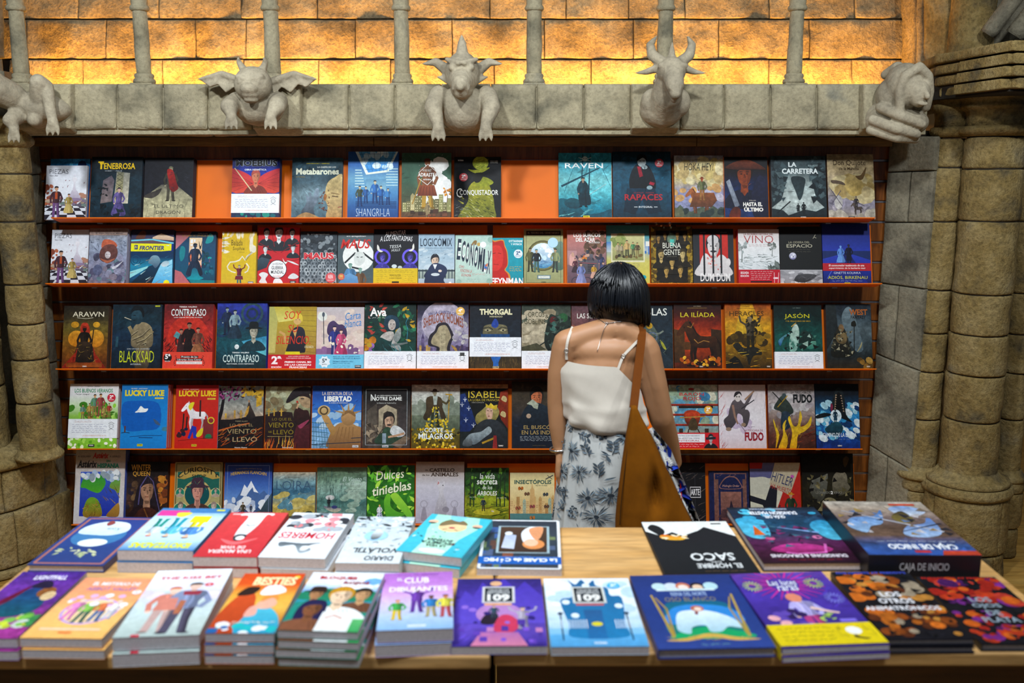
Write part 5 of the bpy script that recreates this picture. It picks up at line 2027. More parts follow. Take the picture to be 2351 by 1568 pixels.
def surcos(a):
 a.bg('#5a4450', '#6d5560', '#8a6a6c', '#b07470', '#b46a5a')
 a.s(50, .45, .55, 1, .96, .07, ['#5a4234', '#6d5040', '#463428', '#7a5c46'], 'e', 3)
 a.r(.0, .36, .24, .62, '#a07878', '#b4888a')
 a.b([(.06, .36), (.06, .52), (.12, .57), (.18, .52), (.18, .36)], '#d8a49c')
 a.r(.28, .2, .8, .46, '#46444c', '#5f5a62')
 a.r(.38, .44, .66, .56, '#4c4a52', '#66606a')
 a.p([(.36, .47), (.44, .56), (.52, .53), (.5, .46)], '#d88a2a', '#b03a3a')
 for i in range(5):
  a.r(.52, .24 + i * .03, .68, .255 + i * .03, '#24242c')
 a.l([(.3, .40), (.76, .385)], .012, '#a03a40')
 for (x, y, s_, c1, c2, k_) in ((.2, .22, .26, '#5a2f3c', '#3c2c34', 'd'), (.88, .26, .3, '#3c4468', '#2c3450', ''), (.68, .12, .25, '#c8962c', '#d0a490', 'd'), (.92, .1, .32, '#424a70', '#2c3452', ''), (.52, .5, .16, '#38404c', '#38404c', '')):
  a.fig(x, y, s_, c1, c2, '#c89a80', '#1c1a20', k_)
 a.s(16, .1, .44, .98, .56, .03, ['#c49a84', '#3a3640', '#5a4450'], 'e', 6, 1.3)
 a.ring(.22, .06, .11, .014, '#2c3440')
 a.ring(.50, .06, .11, .014, '#2c3440')
 a.l([(.22, .06), (.34, .13), (.5, .06)], .012, '#2c3440')
 a.fig(.35, .02, .38, '#7480b4', '#8a92c4', '#d0a488', '#16141a', 'd')
 a.t('LOS SURCOS', .16, .86, .87, .95, '#eeeae4', .03)
 a.t('DEL AZAR', .22, .72, .785, .86, '#eeeae4', .03)
 a.t('PACO ROCA', .56, .84, .755, .785, '#eeeae4', .02)
B(2, 1303, 1393, 528, 'dusty pink comic with street crowd and bicycle', surcos, cover='#cfc4c0', t=.03, k=1)


def familia(a):
 a.bg('#bfb64a', '#cabf55', '#c4bc60', '#8fa8b0', '#4a8f98', '#3f7c74')
 a.r(0, .55, 1, .72, '#b8c4c8', '#3a78b4')
 a.s(10, .0, .5, 1, .7, .1, ['#2a6ab4', '#e0e2d8'], 'r', 3, .8)
 a.r(.11, .38, .89, .86, '#d8d4ae')
 a.r(.14, .41, .86, .83, '#8f9058', '#c4c088')
 a.s(14, .14, .66, .42, .82, .08, ['#7a8a48', '#96a05c'], 'e', 4)
 for (x, y, s_, c1, c2, k_) in ((.27, .47, .24, '#b0a484', '#8a8060', ''), (.36, .47, .22, '#a49878', '#5c543c', ''), (.48, .46, .29, '#c4a468', '#4a4c34', ''), (.62, .5, .22, '#4f8a5a', '#4a4c34', ''), (.72, .47, .24, '#5c4a34', '#8f8050', '')):
  a.fig(x, y, s_, c1, c2, '#c8a070', '#2a2418', '')
 a.s(12, .2, .46, .8, .5, .04, ['#2c281c', '#5a4a2c', '#7a6438'], 'e', 6)
 a.hand(.24, .78, (.35, .32, .29), '#8a8a78', 3, .012, .008)
 a.t('PACO ROCA', .36, .62, .90, .92, '#6fa4a0', .01)
 a.e(.86, .13, .06, .035, '#1a9cac')
B(2, 1393, 1493, 517, 'yellow-green comic with framed family photograph', familia, cover='#b4ac46', t=.02, k=1)


def buena(a):
 a.mat = 'paint'
 a.bg('#6c5410', '#8a6c14', '#94761a', '#7c6212', '#4a380c', n=.35, seed=6)
 a.r(.12, .07, .88, .93, '#17140e')
 a.s(60, .0, .0, 1, .07, .05, ['#b4922c', '#5a440e'], 'e', 3)
 a.s(40, .0, .0, .11, 1, .05, ['#b0902a', '#5a440e'], 'e', 4)
 a.s(40, .89, .0, 1, 1, .05, ['#b0902a', '#5a440e'], 'e', 5)
 for (x, y, s_, sk, k_) in ((.18, .66, .2, '#a07838', ''), (.34, .72, .18, '#8a6a30', ''), (.64, .72, .2, '#a88240', ''), (.82, .7, .2, '#9c7838', ''), (.24, .30, .32, '#c4a868', 'b'), (.76, .32, .30, '#d0b878', 'l'),
        (.5, .2, .28, '#c8a45a', 'h'), (.36, .06, .26, '#b8944c', ''), (.7, .06, .28, '#c09a50', '')):
  a.face(x, y, s_, sk, '#3a3018', '#221c10', k_, '#1a160c')
 a.b([(.4, .74), (.42, .86), (.5, .89), (.6, .84), (.58, .72)], '#6d8a74', '#4a5c48')
 a.r(.46, .66, .56, .78, '#48c0b0')
 a.t('BUENA', .28, .72, .625, .72, '#dcdccc', .005)
 a.t('GENTE', .30, .70, .51, .605, '#dcdccc', .005)
 a.t('JUAN CAVIA', .38, .62, .475, .49, '#8a8878')
B(2, 1496, 1592, 520, 'gold-framed dark comic with grinning faces', buena, cover='#7c6212', t=.016, k=1)


def dumdum(a):
 a.bg('#34383e', '#2c3036', '#26292e', '#1a1c20')
 a.r(.16, .2, .86, .9, '#b82a24', '#c02c24')
 a.face(.5, .2, .72, '#d6d2d0', '#24262a', '#cfcbca', 'b', '#1c1c20')
 a.e(.49, .80, .14, .09, '#c8c6c6')
 a.b([(.16, .2), (.18, .42), (.3, .56), (.44, .44), (.44, .2)], '#d0cccc', '#dcd8d6')
 a.b([(.56, .2), (.56, .44), (.7, .54), (.86, .42), (.86, .2)], '#cac6c6', '#d6d2d0')
 a.s(16, .3, .25, .7, .5, .03, ['#c04a44', '#e0a8a0'], 'e', 4)
 a.e(.86, .4, .06, .07, '#d8d4d2')
 for x in (.27, .49, .69):
  a.r(x - .022, .17, x + .022, .97, '#1e2024')
 a.t('DUM DUM', .17, .90, .06, .20, '#eeeeec', .01)
 a.t('SEKE SHOKI', .18, .32, .925, .942, '#7a7a7c')
 a.t('SETSUKO', .68, .84, .925, .942, '#7a7a7c')
B(2, 1593, 1687, 525, 'black comic with prisoner behind bars on red', dumdum, cover='#2c3036', t=.014, k=2, hard=False)


def vino(a):
 a.bg('#c4ccce', '#d6dcde', '#e0e4e6', '#e2e2e2', '#c0b4b0')
 a.s(24, .0, .40, 1, .54, .07, ['#6d7674', '#9aa4a2', '#4a5452'], 'd', 3, .6, 0)
 a.s(30, .0, .25, 1, .42, .09, ['#b0babc', '#98a4a6', '#c4ccce'], 'd', 4, .5, 160)
 a.tree(.82, .5, .24, '#5a605c', ['#7a827e', '#8d9490', '#666e6a'], 3, 22)
 a.tree(.08, .40, .36, '#5f6864', ['#a0aaaa', '#868f8e'], 5, 16)
 a.s(14, .75, .25, 1, .38, .1, ['#4c5652', '#6d7672'], 'l', 6)
 a.t('LA INCREÍBLE HISTORIA DEL', .14, .86, .895, .925, '#8a2a2a', .01)
 a.t('VINO', .14, .86, .745, .885, '#a4282c', -.015)
 a.hand(.24, .74, (.715, .69), '#b06a64', 3, .01, .004)
 a.t('Benoist Simmat · Daniel Casanave', .22, .76, .955, .97, '#5a4a4a')
 b = a.band(.0, .265, '#b8142a')
 b.t('SEGUNDA', .04, .24, .70, .86, '#f4ecec', .02)
 b.t('EDICIÓN', .04, .24, .50, .66, '#f4ecec', .02)
 b.hand(.28, .80, (.86, .73, .60, .47, .34), '#f0dcdc', 4, .05, .006)
 b.r(.28, .12, .8, .22, '#1c0c10')
 b.l([(.86, .1), (.86, .8)], .012, '#e8c8cc')
 b.l([(.95, .1), (.97, .8)], .012, '#e8c8cc')
 b.e(.9, .42, .07, .06, '#e8d0d4')
B(2, 1697, 1792, 526, 'white vineyard comic with red band', vino, cover='#c01a2a', t=.02, k=2)


def espacio(a):
 a.bg('#1a1c1e', '#191b1c', '#17191a', '#141516')
 a.r(0, 0, 1, .255, '#8d8d92', '#a8a8ac')
 a.s(40, .0, .0, 1, .24, .08, ['#b8b8bc', '#77777c', '#cfcfd2', '#909094'], 'e', 3, .35, 5)
 a.b([(.34, .06), (.4, .16), (.6, .185), (.84, .17), (.82, .12), (.6, .04)], '#2c2c30', '#4a4a4e')
 a.s(12, .38, .06, .8, .15, .05, ['#606064', '#1a1a1c'], 'd', 4)
 a.o(.31, .49, .085, '#6d6c9c', '#d0d0e0')
 a.s(8, .25, .46, .37, .53, .03, ['#e6e6f0', '#3c3c6c'], 'e', 5)
 a.t('LA ODISEA DEL', .22, .72, .71, .745, '#a8a48c', .0)
 a.t('ESPACIO', .17, .78, .635, .695, '#b4b09a', .01)
 a.hand(.2, .76, (.60, .565), '#6d6a5c', 3, .01, .004)
 a.l([(.80, .79), (.86, .86)], .01, '#b4b09a')
 a.l([(.82, .82), (.88, .80)], .01, '#b4b09a')
B(2, 1792, 1890, 520, 'black space comic above a grey moon surface', espacio, cover='#17191a', t=.016, k=2)


def birkenau(a):
 a.bg('#141c50', '#182a80', '#2434a0', '#2a3cae', '#24348e', '#1e2a78', '#1c266c')
 a.p([(0, .42), (.4, .5), (.6, .5), (1, .4), (1, .55), (0, .55)], '#1c2c60')
 a.p([(.1, 0), (.42, .52), (.56, .52), (.95, 0)], '#1a2a84', '#16205e')
 a.l([(.08, .1), (.4, .5)], .012, '#5a6cd8')
 a.fig(.55, .34, .32, '#12142a', '#101226', '#2a2a3a', '#1c1c2c', 'c')
 a.fig(.38, .36, .28, '#5a8ad8', '#6a9ae0', '#7aa6e4', '#5a86d0', 'd')
 a.t('GINETTE KOLINKA', .22, .78, .175, .21, '#cfd8f0', .0)
 a.t('ADIÓS, BIRKENAU', .10, .92, .085, .155, '#d2d020', .0)
 a.hand(.18, .82, (.06,), '#b8c4e4', 3, .012, .004)
 a.logo(.5, .0, '#d8d424')
 b = a.band(.225, .35, '#b4232e')
 b.t('El conmovedor testimonio de una', .12, .86, .58, .84, '#f4e8e4', .02, .15)
 b.t('superviviente de la barbarie nazi', .12, .88, .20, .46, '#f4e8e4', .02, .15)
B(2, 1891, 2002, 513, 'blue night comic with red band and yellow title', birkenau, cover='#1c2a7c', t=.014, k=2)

# ================================================================== third row
def arawn(a):
 a.mat = 'paint'
 a.bg('#5a2410', '#7c4410', '#8a5a18', '#6a5a20', '#3c3420', '#241e16', n=.4, seed=2)
 a.o(.3, .48, .18, '#d07c14', '#e09a28')
 a.o(.72, .48, .2, '#d8821a', '#e0a02c')
 a.e(.26, .70, .09, .05, '#d89a24')
 a.e(.74, .70, .08, .045, '#e0a428')
 a.b([(.38, .62), (.42, .72), (.54, .72), (.6, .6), (.56, .5), (.44, .5)], '#9c2416', '#c23a20')
 a.fig(.48, .1, .58, '#241a14', '#3c2816', '#1a120e', '#8a2214', '')
 a.b([(.3, .3), (.36, .42), (.6, .42), (.7, .3), (.72, .12), (.28, .12)], '#1c1410', '#3a2a1c')
 a.p([(.0, .02), (.3, .26), (.34, .34), (.3, .12), (.14, .0)], '#8a2012', '#b02c18')
 a.p([(.98, .02), (.74, .24), (.68, .36), (.72, .12), (.86, .0)], '#8a2012', '#a82a18')
 a.l([(.62, .1), (.68, .62)], .022, '#1a1410')
 a.s(40, .2, .06, .8, .4, .035, ['#b4882c', '#2a1c10', '#c8a044', '#14100c'], 'd', 4)
 a.r(.1, .03, .9, .1, '#a8541c', '#8a3c14')
 a.t('ARAWN', .20, .90, .825, .905, '#e0d8bc', .005)
 a.l([(.3, .81), (.5, .795), (.66, .81)], .01, '#e0d8bc')
 a.t('YERMO', .46, .56, .03, .05, '#f0e8dc', .02)
B(3, 141, 245, 702, 'fiery orange comic with hooded king on throne', arawn, cover='#3a2a1c')


def blacksad(a):
 a.mat = 'paint'
 a.bg('#0e1a24', '#14283a', '#173048', '#15303c', '#122430', n=.3, seed=5)
 a.b([(.40, .36), (.42, .6), (.5, .70), (.66, .72), (.80, .64), (.84, .46), (.80, .34), (.6, .32)], '#6d6048', '#9c8c6a')
 a.l([(.80, .60), (.66, .44), (.44, .52), (.34, .66)], .12, '#94845f', .07)
 for q in (((.42, .44), (.6, .5), (.76, .62)), ((.5, .40), (.66, .44), (.8, .54)), ((.38, .5), (.52, .58)), ((.6, .36), (.7, .4))):
  a.l(list(q), .02, '#4c4230')
  a.l([(x + .01, y + .02) for x, y in q], .012, '#b8a884')
 a.b([(.40, .72), (.38, .84), (.44, .93), (.54, .94), (.60, .86), (.60, .74), (.52, .69)], '#1a323e', '#2c5060')
 a.b([(.36, .86), (.42, .97), (.56, .98), (.64, .88), (.62, .80), (.56, .90), (.44, .90)], '#0c161c')
 a.l([(.42, .83), (.47, .83)], .014, '#0a1014')
 a.l([(.41, .755), (.46, .755)], .012, '#0a1014')
 a.l([(.24, .80), (.38, .76)], .016, '#c8c0a8')
 a.e(.33, .70, .05, .04, '#22404c')
 a.b([(.5, .12), (.52, .34), (.74, .34), (.78, .14), (.72, .0), (.5, .0)], '#2c2824', '#857658')
 a.s(14, .04, .7, .4, .97, .06, ['#24465a', '#1c3648'], 'd', 4, .3)
 a.l([(.1, .34), (.11, .5)], .05, '#2a5060')
 a.s(10, .45, .32, .8, .4, .03, ['#b0b090', '#3c3828'], 'd', 6)
 a.t('BLACKSAD', .17, .87, .10, .28, '#c2cc22', -.005)
 a.t('INTEGRAL', .40, .62, .06, .085, '#a8b0b4', .02)
 a.t('DÍAZ CANALES · GUARNIDO', .32, .78, .30, .325, '#b8c0c0')
 a.r(.86, .965, .96, .985, '#c8cc2a')
B(3, 254, 368, 699, 'dark blue comic with tan shirt and yellow-green title', blacksad, cover='#12202c')


def contra1(a):
 a.mat = 'paint'
 a.bg('#6d1410', '#a02018', '#c42c20', '#b42a24', '#8a2020', '#5c1a1c', n=.2, seed=3)
 a.o(.5, .5, .42, '#cc3020')
 a.s(20, .02, .22, .22, .5, .05, ['#2c0e10', '#4c1416'], 'd', 3, .9, 60)
 a.s(20, .8, .22, .98, .5, .05, ['#2c0e10', '#4c1416'], 'd', 4, .9, 120)
 a.fig(.36, .16, .46, '#3a2022', '#2c1a1c', '#b07860', '#2a1616', 'c')
 a.fig(.52, .14, .58, '#1e1012', '#1a0e10', '#a06a54', '#180c0c', 'c')
 a.fig(.70, .16, .48, '#7a4434', '#a86a44', '#c08468', '#1c1010', 'd')
 a.p([(.2, .5), (.26, .58), (.34, .54), (.3, .46)], '#5aa0a8')
 a.t('TERESA VALERO', .30, .66, .945, .968, '#e6dcd8', .02)
 a.t('CONTRAPASO', .14, .85, .815, .925, '#dfe6e4', .01)
 a.t('LOS HIJOS DE LOS OTROS', .20, .78, .78, .80, '#e6dcd8', .02)
 b = a.band(.0, .26, '#d8402e')
 b.o(.1, .66, .085, '#1a1214')
 b.t('5ª', .045, .155, .58, .88, '#f4f0ee', .03)
 b.t('EDICIÓN', .05, .15, .42, .50, '#f4f0ee', .01)
 b.r(.36, .64, .72, .78, '#1e1416')
 b.t('Premio de las', .38, .7, .66, .77, '#eee4e0', .01)
 b.r(.28, .48, .8, .61, '#1e1416')
 b.t('Librerías Zona Cómic', .30, .78, .49, .60, '#eee4e0', .01)
 b.r(.28, .28, .8, .44, '#e6e0dc')
 b.t('MEJOR CÓMIC 2021', .31, .78, .30, .41, '#8a7a78', .0)
 for sg in (-1, 1):
  for i in range(7):
   y = .2 + i * .09
   x = .54 + sg * (.30 + .02 * math.sin(i))
   b.l([(x, y), (x - sg * .03, y + .04)], .012, '#3a1416')
B(3, 373, 487, 698, 'red comic with three coated figures and orange band', contra1, cover='#b02620')


def contra2(a):
 a.mat = 'paint'
 a.bg('#10282e', '#123c48', '#12505c', '#16404e', '#1c2c7c', '#2a3aa8', n=.3, seed=6)
 a.p([(.5, .42), (1.0, .5), (1, .2), (.62, .32)], '#6ad0da', '#2a86b4')
 a.ring(.7, .84, .2, .05, '#2a4c5c')
 a.ring(.7, .84, .1, .04, '#1c3846')
 a.ring(.1, .62, .16, .05, '#1a3858')
 a.fig(.2, .52, .42, '#1c2c4c', '#16243e', '#8fa6ac', '#101c28', '')
 a.fig(.36, .46, .44, '#8aa8b4', '#243c50', '#b0b8b4', '#14202a', 'd')
 a.face(.74, .30, .40, '#b8b4a0', '#1c2c2e', '#1a3a44', 'h', '#10181c')
 a.e(.40, .34, .055, .045, '#e4f2f2')
 a.b([(.28, .36), (.36, .42), (.44, .38), (.44, .3), (.34, .28)], '#1c4650', '#2c6a74')
 a.e(.41, .335, .045, .036, '#f4fcfc')
 a.t('TERESA VALERO', .32, .66, .235, .258, '#dce8e8', .02)
 a.t('CONTRAPASO', .14, .86, .10, .215, '#c8dcd8', .01)
 a.t('MAYORES, CON REPAROS', .22, .76, .065, .085, '#dce8e8', .02)
B(3, 495, 611, 696, 'blue-green comic with hat and bright searchlight', contra2, cover='#1c2c8a')


def silencio(a):
 a.bg('#8a6a2c', '#a07c30', '#a88a34', '#b0982e', '#a08428')
 a.p([(.0, .26), (.0, 1), (.2, 1), (.14, .26)], '#c4b464', '#a8a85c')
 a.p([(.1, 1), (.4, 1), (.7, .8), (.2, .75)], '#d8d070', '#b8a838')
 for i in range(9):
  a.l([(.62, .3 + i * .08), (1, .26 + i * .085)], .006, '#6d5420')
 a.b([(.38, .24), (.42, .42), (.46, .58), (.54, .66), (.66, .68), (.76, .6), (.78, .3), (.7, .26)], '#1c1a22', '#2a2834')
 a.p([(.5, .62), (.6, .64), (.56, .5)], '#c89a58')
 a.e(.60, .78, .085, .07, '#d0a868')
 a.b([(.5, .78), (.52, .87), (.62, .90), (.7, .85), (.7, .76), (.62, .82)], '#d8c040')
 a.l([(.56, .79), (.58, .79)], .012, '#2a2430')
 a.l([(.63, .79), (.65, .79)], .012, '#2a2430')
 a.l([(.22, .6), (.32, .56), (.38, .4)], .05, '#c89a5c', .06)
 a.p([(.36, .28), (.66, .28), (.68, .2), (.34, .2)], '#d8c81c')
 a.t('SOY', .32, .68, .80, .93, '#c8301c', .0, .15)
 a.t('SU', .40, .62, .59, .71, '#c8301c', .0, .15)
 a.t('SILENCIO.', .16, .88, .40, .53, '#c8301c', .0, .15)
 a.t('UN THRILLER EN BARCELONA', .76, .95, .335, .375, '#e8dcb0')
 b = a.band(.0, .232, '#be1a26')
 b.t('2ª', .07, .28, .34, .90, '#f4ecec', .04)
 b.t('EDICIÓN', .07, .28, .08, .22, '#f4ecec', .03)
 b.t('JORDI LAFEBRE REGRESA TRAS', .42, .86, .83, .91, '#f0dcdc', .01)
 b.t('CARTA BLANCA CON UN THRILLER', .38, .9, .71, .79, '#f0dcdc', .01)
 b.t('PREMIO CANAL BD', .35, .91, .42, .55, '#f4ecec', .04)
 b.t('DE LAS LIBRERÍAS', .35, .91, .24, .37, '#f4ecec', .04)
 b.t('FRANCESAS', .45, .82, .06, .19, '#f4ecec', .04)
B(3, 615, 725, 704, 'mustard comic with red brush title and red band', silencio, cover='#9c7c2c')


def carta(a):
 a.bg('#8a6a94', '#b490a4', '#d8c0b8', '#d0bcb4', '#c4b4b4', '#b8b4b8')
 a.s(20, .0, .4, 1, .95, .12, ['#d8c8bc', '#cdb8ac', '#c0b0ac'], 'e', 3, .4, 10)
 a.o(.12, .85, .1, '#dce0d8')
 a.l([(.16, .4), (.14, .86)], .016, '#2c2a3c')
 a.e(.14, .88, .03, .04, '#4a5460')
 a.city(.0, 1, .24, .16, ['#8a6490', '#a880a0', '#74507c', '#c09ab0'], 9, 4)
 a.b([(.22, .64), (.26, .74), (.36, .78), (.46, .72), (.54, .72), (.62, .66), (.64, .54), (.56, .48), (.44, .56), (.34, .52), (.24, .56)], '#38284c', '#4a3860')
 a.fig(.38, .22, .48, '#2c3480', '#28306c', '#d8b4a4', '#2a2440', '')
 a.fig(.52, .22, .42, '#c84c78', '#b83a68', '#e0b8a8', '#3a1c2c', 'd')
 a.s(12, .3, .25, .95, .5, .03, ['#f0e8d0', '#e0d0c8'], 'e', 5)
 a.t('Carta', .60, .92, .80, .92, '#2c7cc0', .0, .3, 8)
 a.t('blanca', .58, .94, .68, .80, '#2c7cc0', .0, .3, 8)
 b = a.band(.0, .235, '#6cc0e0')
 b.p([(.18 + (.13 if i % 2 else .10) * math.cos(i * math.pi / 8), .5 + (.13 if i % 2 else .10) * math.sin(i * math.pi / 8) / b.asp) for i in range(16)], '#dcecf4')
 b.t('5ª', .13, .23, .44, .72, '#1c2430', .02)
 b.t('EDICIÓN', .13, .23, .30, .38, '#1c2430', .02)
 b.t('MÁS DE 100 000 EJEMPLARES', .36, .92, .80, .89, '#1c5a80', .02)
 b.t('VENDIDOS EN TODO EL MUNDO', .36, .94, .68, .77, '#1c5a80', .02)
 b.t('PREMIO UDERZO 2021', .36, .78, .47, .56, '#1c5a80', .02)
 b.t('Mejor cómic del año', .36, .72, .34, .43, '#1c5a80', .01)
 b.hand(.37, .72, (.22, .12), '#2a6a90', 3, .04, .005)
 b.r(.82, .08, .95, .28, '#24303c')
 b.t('NORMA', .83, .94, .16, .24, '#f0f4f4', .02)
B(3, 725, 835, 705, 'pastel comic with umbrella couple and pale-blue band', carta, cover='#c8b4b0', k=2)


def ava(a):
 a.mat = 'paint'
 a.bg('#0e3a38', '#10443a', '#123c36', '#0f332e', '#0c2420', n=.3, seed=8)
 a.s(40, .0, .3, .4, 1, .06, ['#1c5a40', '#2a6c48', '#123c2c', '#c04a3c', '#b03c34'], 'l', 3)
 a.s(40, .6, .4, 1, 1, .08, ['#1c6048', '#2a7a54', '#10382c', '#c8a024', '#1a5a40'], 'l', 4)
 a.s(9, .0, .25, .3, .5, .05, ['#c89024', '#9a6ab0', '#d0a82c', '#c87818'], 'e', 5, .9)
 a.b([(.38, .66), (.40, .78), (.52, .82), (.64, .78), (.68, .66), (.62, .6), (.46, .58)], '#142c3c', '#22465c')
 a.e(.53, .67, .075, .085, '#c4b8b0')
 a.l([(.49, .68), (.52, .685)], .012, '#20242c')
 a.l([(.55, .685), (.58, .68)], .012, '#20242c')
 a.l([(.52, .62), (.55, .62)], .012, '#8a3034')
 a.b([(.28, .34), (.30, .48), (.42, .56), (.56, .56), (.58, .44), (.7, .34), (.68, .28), (.5, .34)], '#a8aaa8', '#c8c0b8')
 a.b([(.26, .4), (.3, .48), (.5, .42), (.56, .5), (.52, .3), (.7, .2), (.85, .1), (.2, .1), (.14, .2)], '#0c2226', '#14403e')
 a.b([(.56, .48), (.64, .6), (.7, .62), (.7, .48), (.62, .4)], '#7a8484', '#a8b0ac')
 a.l([(.52, .36), (.72, .38), (.84, .40)], .05, '#6d7a78', .03)
 a.s(24, .15, .1, .95, .34, .09, ['#3a7a80', '#0c2024', '#1c4a50', '#5aa0a4'], 'd', 6, .3, 120)
 a.l([(.82, .42), (.84, .6), (.8, .7), (.84, .78)], .01, '#3c98b0')
 a.t('Ava', .10, .42, .80, .93, '#eeeeea', .03)
 a.hand(.06, .42, (.775,), '#dcdcd8', 3, .01, .006)
 a.note(.0, .27, 21)
B(3, 836, 955, 696, 'green garden comic with seated lady and note band', ava, cover='#0e2c28', k=2)


def cabeza(a):
 a.mat = 'paint'
 a.bg('#54486c', '#6d5f88', '#8a7fa4', '#a49cb8', '#3c3854', '#1c1a26', n=.25, seed=4)
 a.o(.5, .7, .42, '#b8b0c4')
 a.b([(.22, .36), (.24, .50), (.34, .58), (.4, .68), (.56, .7), (.66, .6), (.72, .48), (.68, .42), (.64, .3), (.68, .2), (.36, .2), (.38, .32)], '#2a2430')
 a.b([(.28, .38), (.3, .48), (.38, .56), (.43, .64), (.55, .66), (.62, .58), (.66, .48), (.62, .42), (.58, .3), (.62, .2), (.42, .2), (.44, .32)], '#9c9070', '#b4a684')
 a.r(.44, .24, .55, .58, '#b8ac8a')
 a.hand(.45, .54, (.28, .34, .40, .46, .52), '#2c2620', 3, .02, .006)
 a.r(.08, .28, .14, .46, '#4a3f66', '#6d5f88')
 a.p([(.08, .46), (.14, .46), (.11, .54)], '#4a3f66')
 a.city(.0, .3, .26, .1, ['#4a3c60', '#c09a54', '#5c4c74'], 7, 3)
 a.city(.7, 1, .26, .1, ['#4a3c60', '#5c4c74'], 6, 5)
 a.b([(.66, .36), (.76, .32), (.8, .26), (.86, .36), (.82, .28), (.76, .26)], '#b08a40')
 a.s(14, .72, .4, .98, .7, .06, ['#c8c4c4', '#a8a0b4'], 'e', 6)
 a.t('EN LA CABEZA DE', .22, .76, .80, .845, '#4c4878', .01, 0, 0, .035)
 a.t('SHERLOCK HOLMES', .12, .90, .61, .76, '#8a4c38', .02, 0, 0, .09)
 a.note(.0, .27, 31, True)
 a.sticker(.84, .87, .085, '#d8a83c', '4ª')
B(3, 957, 1076, 695, 'lilac comic with head-shaped cutout and note band', cabeza, cover='#332e44', k=2)


def thorgal(a):
 a.mat = 'paint'
 a.bg('#3c3420', '#2c2a26', '#1a2634', '#18222e', '#161d28', '#141a24', n=.2, seed=2)
 a.b([(.26, .60), (.3, .68), (.5, .70), (.7, .68), (.74, .6), (.7, .52), (.3, .52)], '#5a5640', '#7a7454')
 a.b([(.42, .68), (.48, .78), (.54, .76), (.56, .68), (.5, .64)], '#2446a4')
 a.r(.22, .5, .78, .545, '#1e4a80')
 for sg in (-1, 1):
  a.b([(.5 + .08 * sg, .60), (.5 + .14 * sg, .625), (.5 + .22 * sg, .61), (.5 + .14 * sg, .588)], '#b0a884')
  a.o(.5 + .15 * sg, .605, .018, '#16181c')
  a.l([(.5 + .05 * sg, .615), (.5 + .13 * sg, .655), (.5 + .24 * sg, .635)], .014, '#15191f')
 a.r(.0, .0, 1, .2, '#4a3a1c', '#3a3020')
 a.b([(.42, .2), (.46, .1), (.46, .0), (.56, .0), (.56, .1), (.6, .2)], '#2a6ac0')
 a.s(30, .0, .0, .42, .2, .06, ['#5c4824', '#2c2414', '#6d582c'], 'd', 4, .5, 80)
 a.s(30, .6, .0, 1, .2, .06, ['#5c4824', '#2c2414', '#6d582c'], 'd', 5, .5, 100)
 a.t('THORGAL', .19, .83, .845, .94, '#dcd8b0', .05)
 a.t('WENDIGO', .38, .64, .805, .83, '#c8c49c', .02)
 a.logo(.51, .01, '#c8bc94')
 a.note(.195, .495, 41)
B(3, 1078, 1197, 700, 'black comic with staring eyes and note band', thorgal, cover='#161d28', k=1)


def orcos(a):
 a.mat = 'paint'
 a.bg('#8a8068', '#a49a80', '#a8a08a', '#7d8070', '#4c5648', '#2c3830', n=.35, seed=3)
 a.s(24, .0, .4, .6, .9, .14, ['#b8ac90', '#988c70', '#c4b89c'], 'e', 4, .5, 20)
 a.b([(.46, .4), (.5, .66), (.58, .84), (.7, .82), (.86, .84), (1.0, .72), (1.02, .25), (.6, .25)], '#101a18', '#24342c')
 a.e(.64, .75, .07, .06, '#5c1c1c')
 a.e(.84, .79, .1, .07, '#245c34')
 a.b([(.58, .6), (.62, .72), (.7, .72), (.72, .6)], '#3c6a60')
 a.s(50, .5, .28, 1, .8, .05, ['#34483e', '#0c1412', '#4c645a', '#283830'], 's', 5)
 a.l([(.2, .28), (.56, .46)], .03, '#1a2422', .02)
 a.p([(0, .34), (.3, .4), (.5, .3), (0, .25)], '#4c4a34')
 a.t('ORCOS', .13, .46, .80, .88, '#3a3a24', .0)
 a.t('&', .48, .55, .78, .84, '#3a3a24', .0)
 a.t('GOBLINS', .05, .48, .69, .77, '#3a3a24', .0)
 a.note(.0, .28, 51)
B(3, 1198, 1312, 698, 'sandy comic with armoured brute and note band', orcos, cover='#4c5040', k=1)


def las_s(a):
 a.mat = 'paint'
 a.bg('#6a3a34', '#8a4a3c', '#8a5048', '#6d4448', '#5a3c44', n=.25, seed=7)
 a.s(20, .0, .1, 1, .7, .1, ['#9c5a44', '#7a4038', '#5c3436'], 'e', 3)
 a.fig(.6, .1, .5, '#3a2420', '#2c1c1a', '#b07a60', '#2a1814', 'c')
 a.t('LAS SERPIENTES', .12, .92, .80, .88, '#e0dcd4', .01)
B(3, 1313, 1420, 702, 'russet comic half hidden behind the woman', las_s, cover='#6d4440', k=1)


def nieblas(a):
 a.mat = 'paint'
 a.bg('#1c2a34', '#24343e', '#1c2c38', '#16222c', n=.3, seed=5)
 a.b([(.3, .4), (.4, .66), (.5, .74), (.6, .66), (.7, .5), (.62, .3), (.4, .26)], '#2c3c44', '#5c6a5c')
 a.e(.5, .68, .07, .05, '#c89a1c')
 a.l([(.5, .6), (.6, .55), (.72, .56), (.8, .60)], .035, '#7a8478')
 a.ring(.56, .5, .1, .02, '#5a6a8a')
 a.b([(.72, .46), (.8, .4), (.86, .3), (.78, .34)], '#a4a434')
 a.s(40, .3, .2, .9, .6, .05, ['#0e161c', '#3c4e58', '#6d7c6c', '#1a2830'], 'd', 4)
 a.t('NIEBLAS', .12, .88, .84, .955, '#dce0d8', .01)
B(3, 1438, 1547, 701, 'slate comic with brass contraption beside the woman', nieblas, cover='#18242c', k=1)


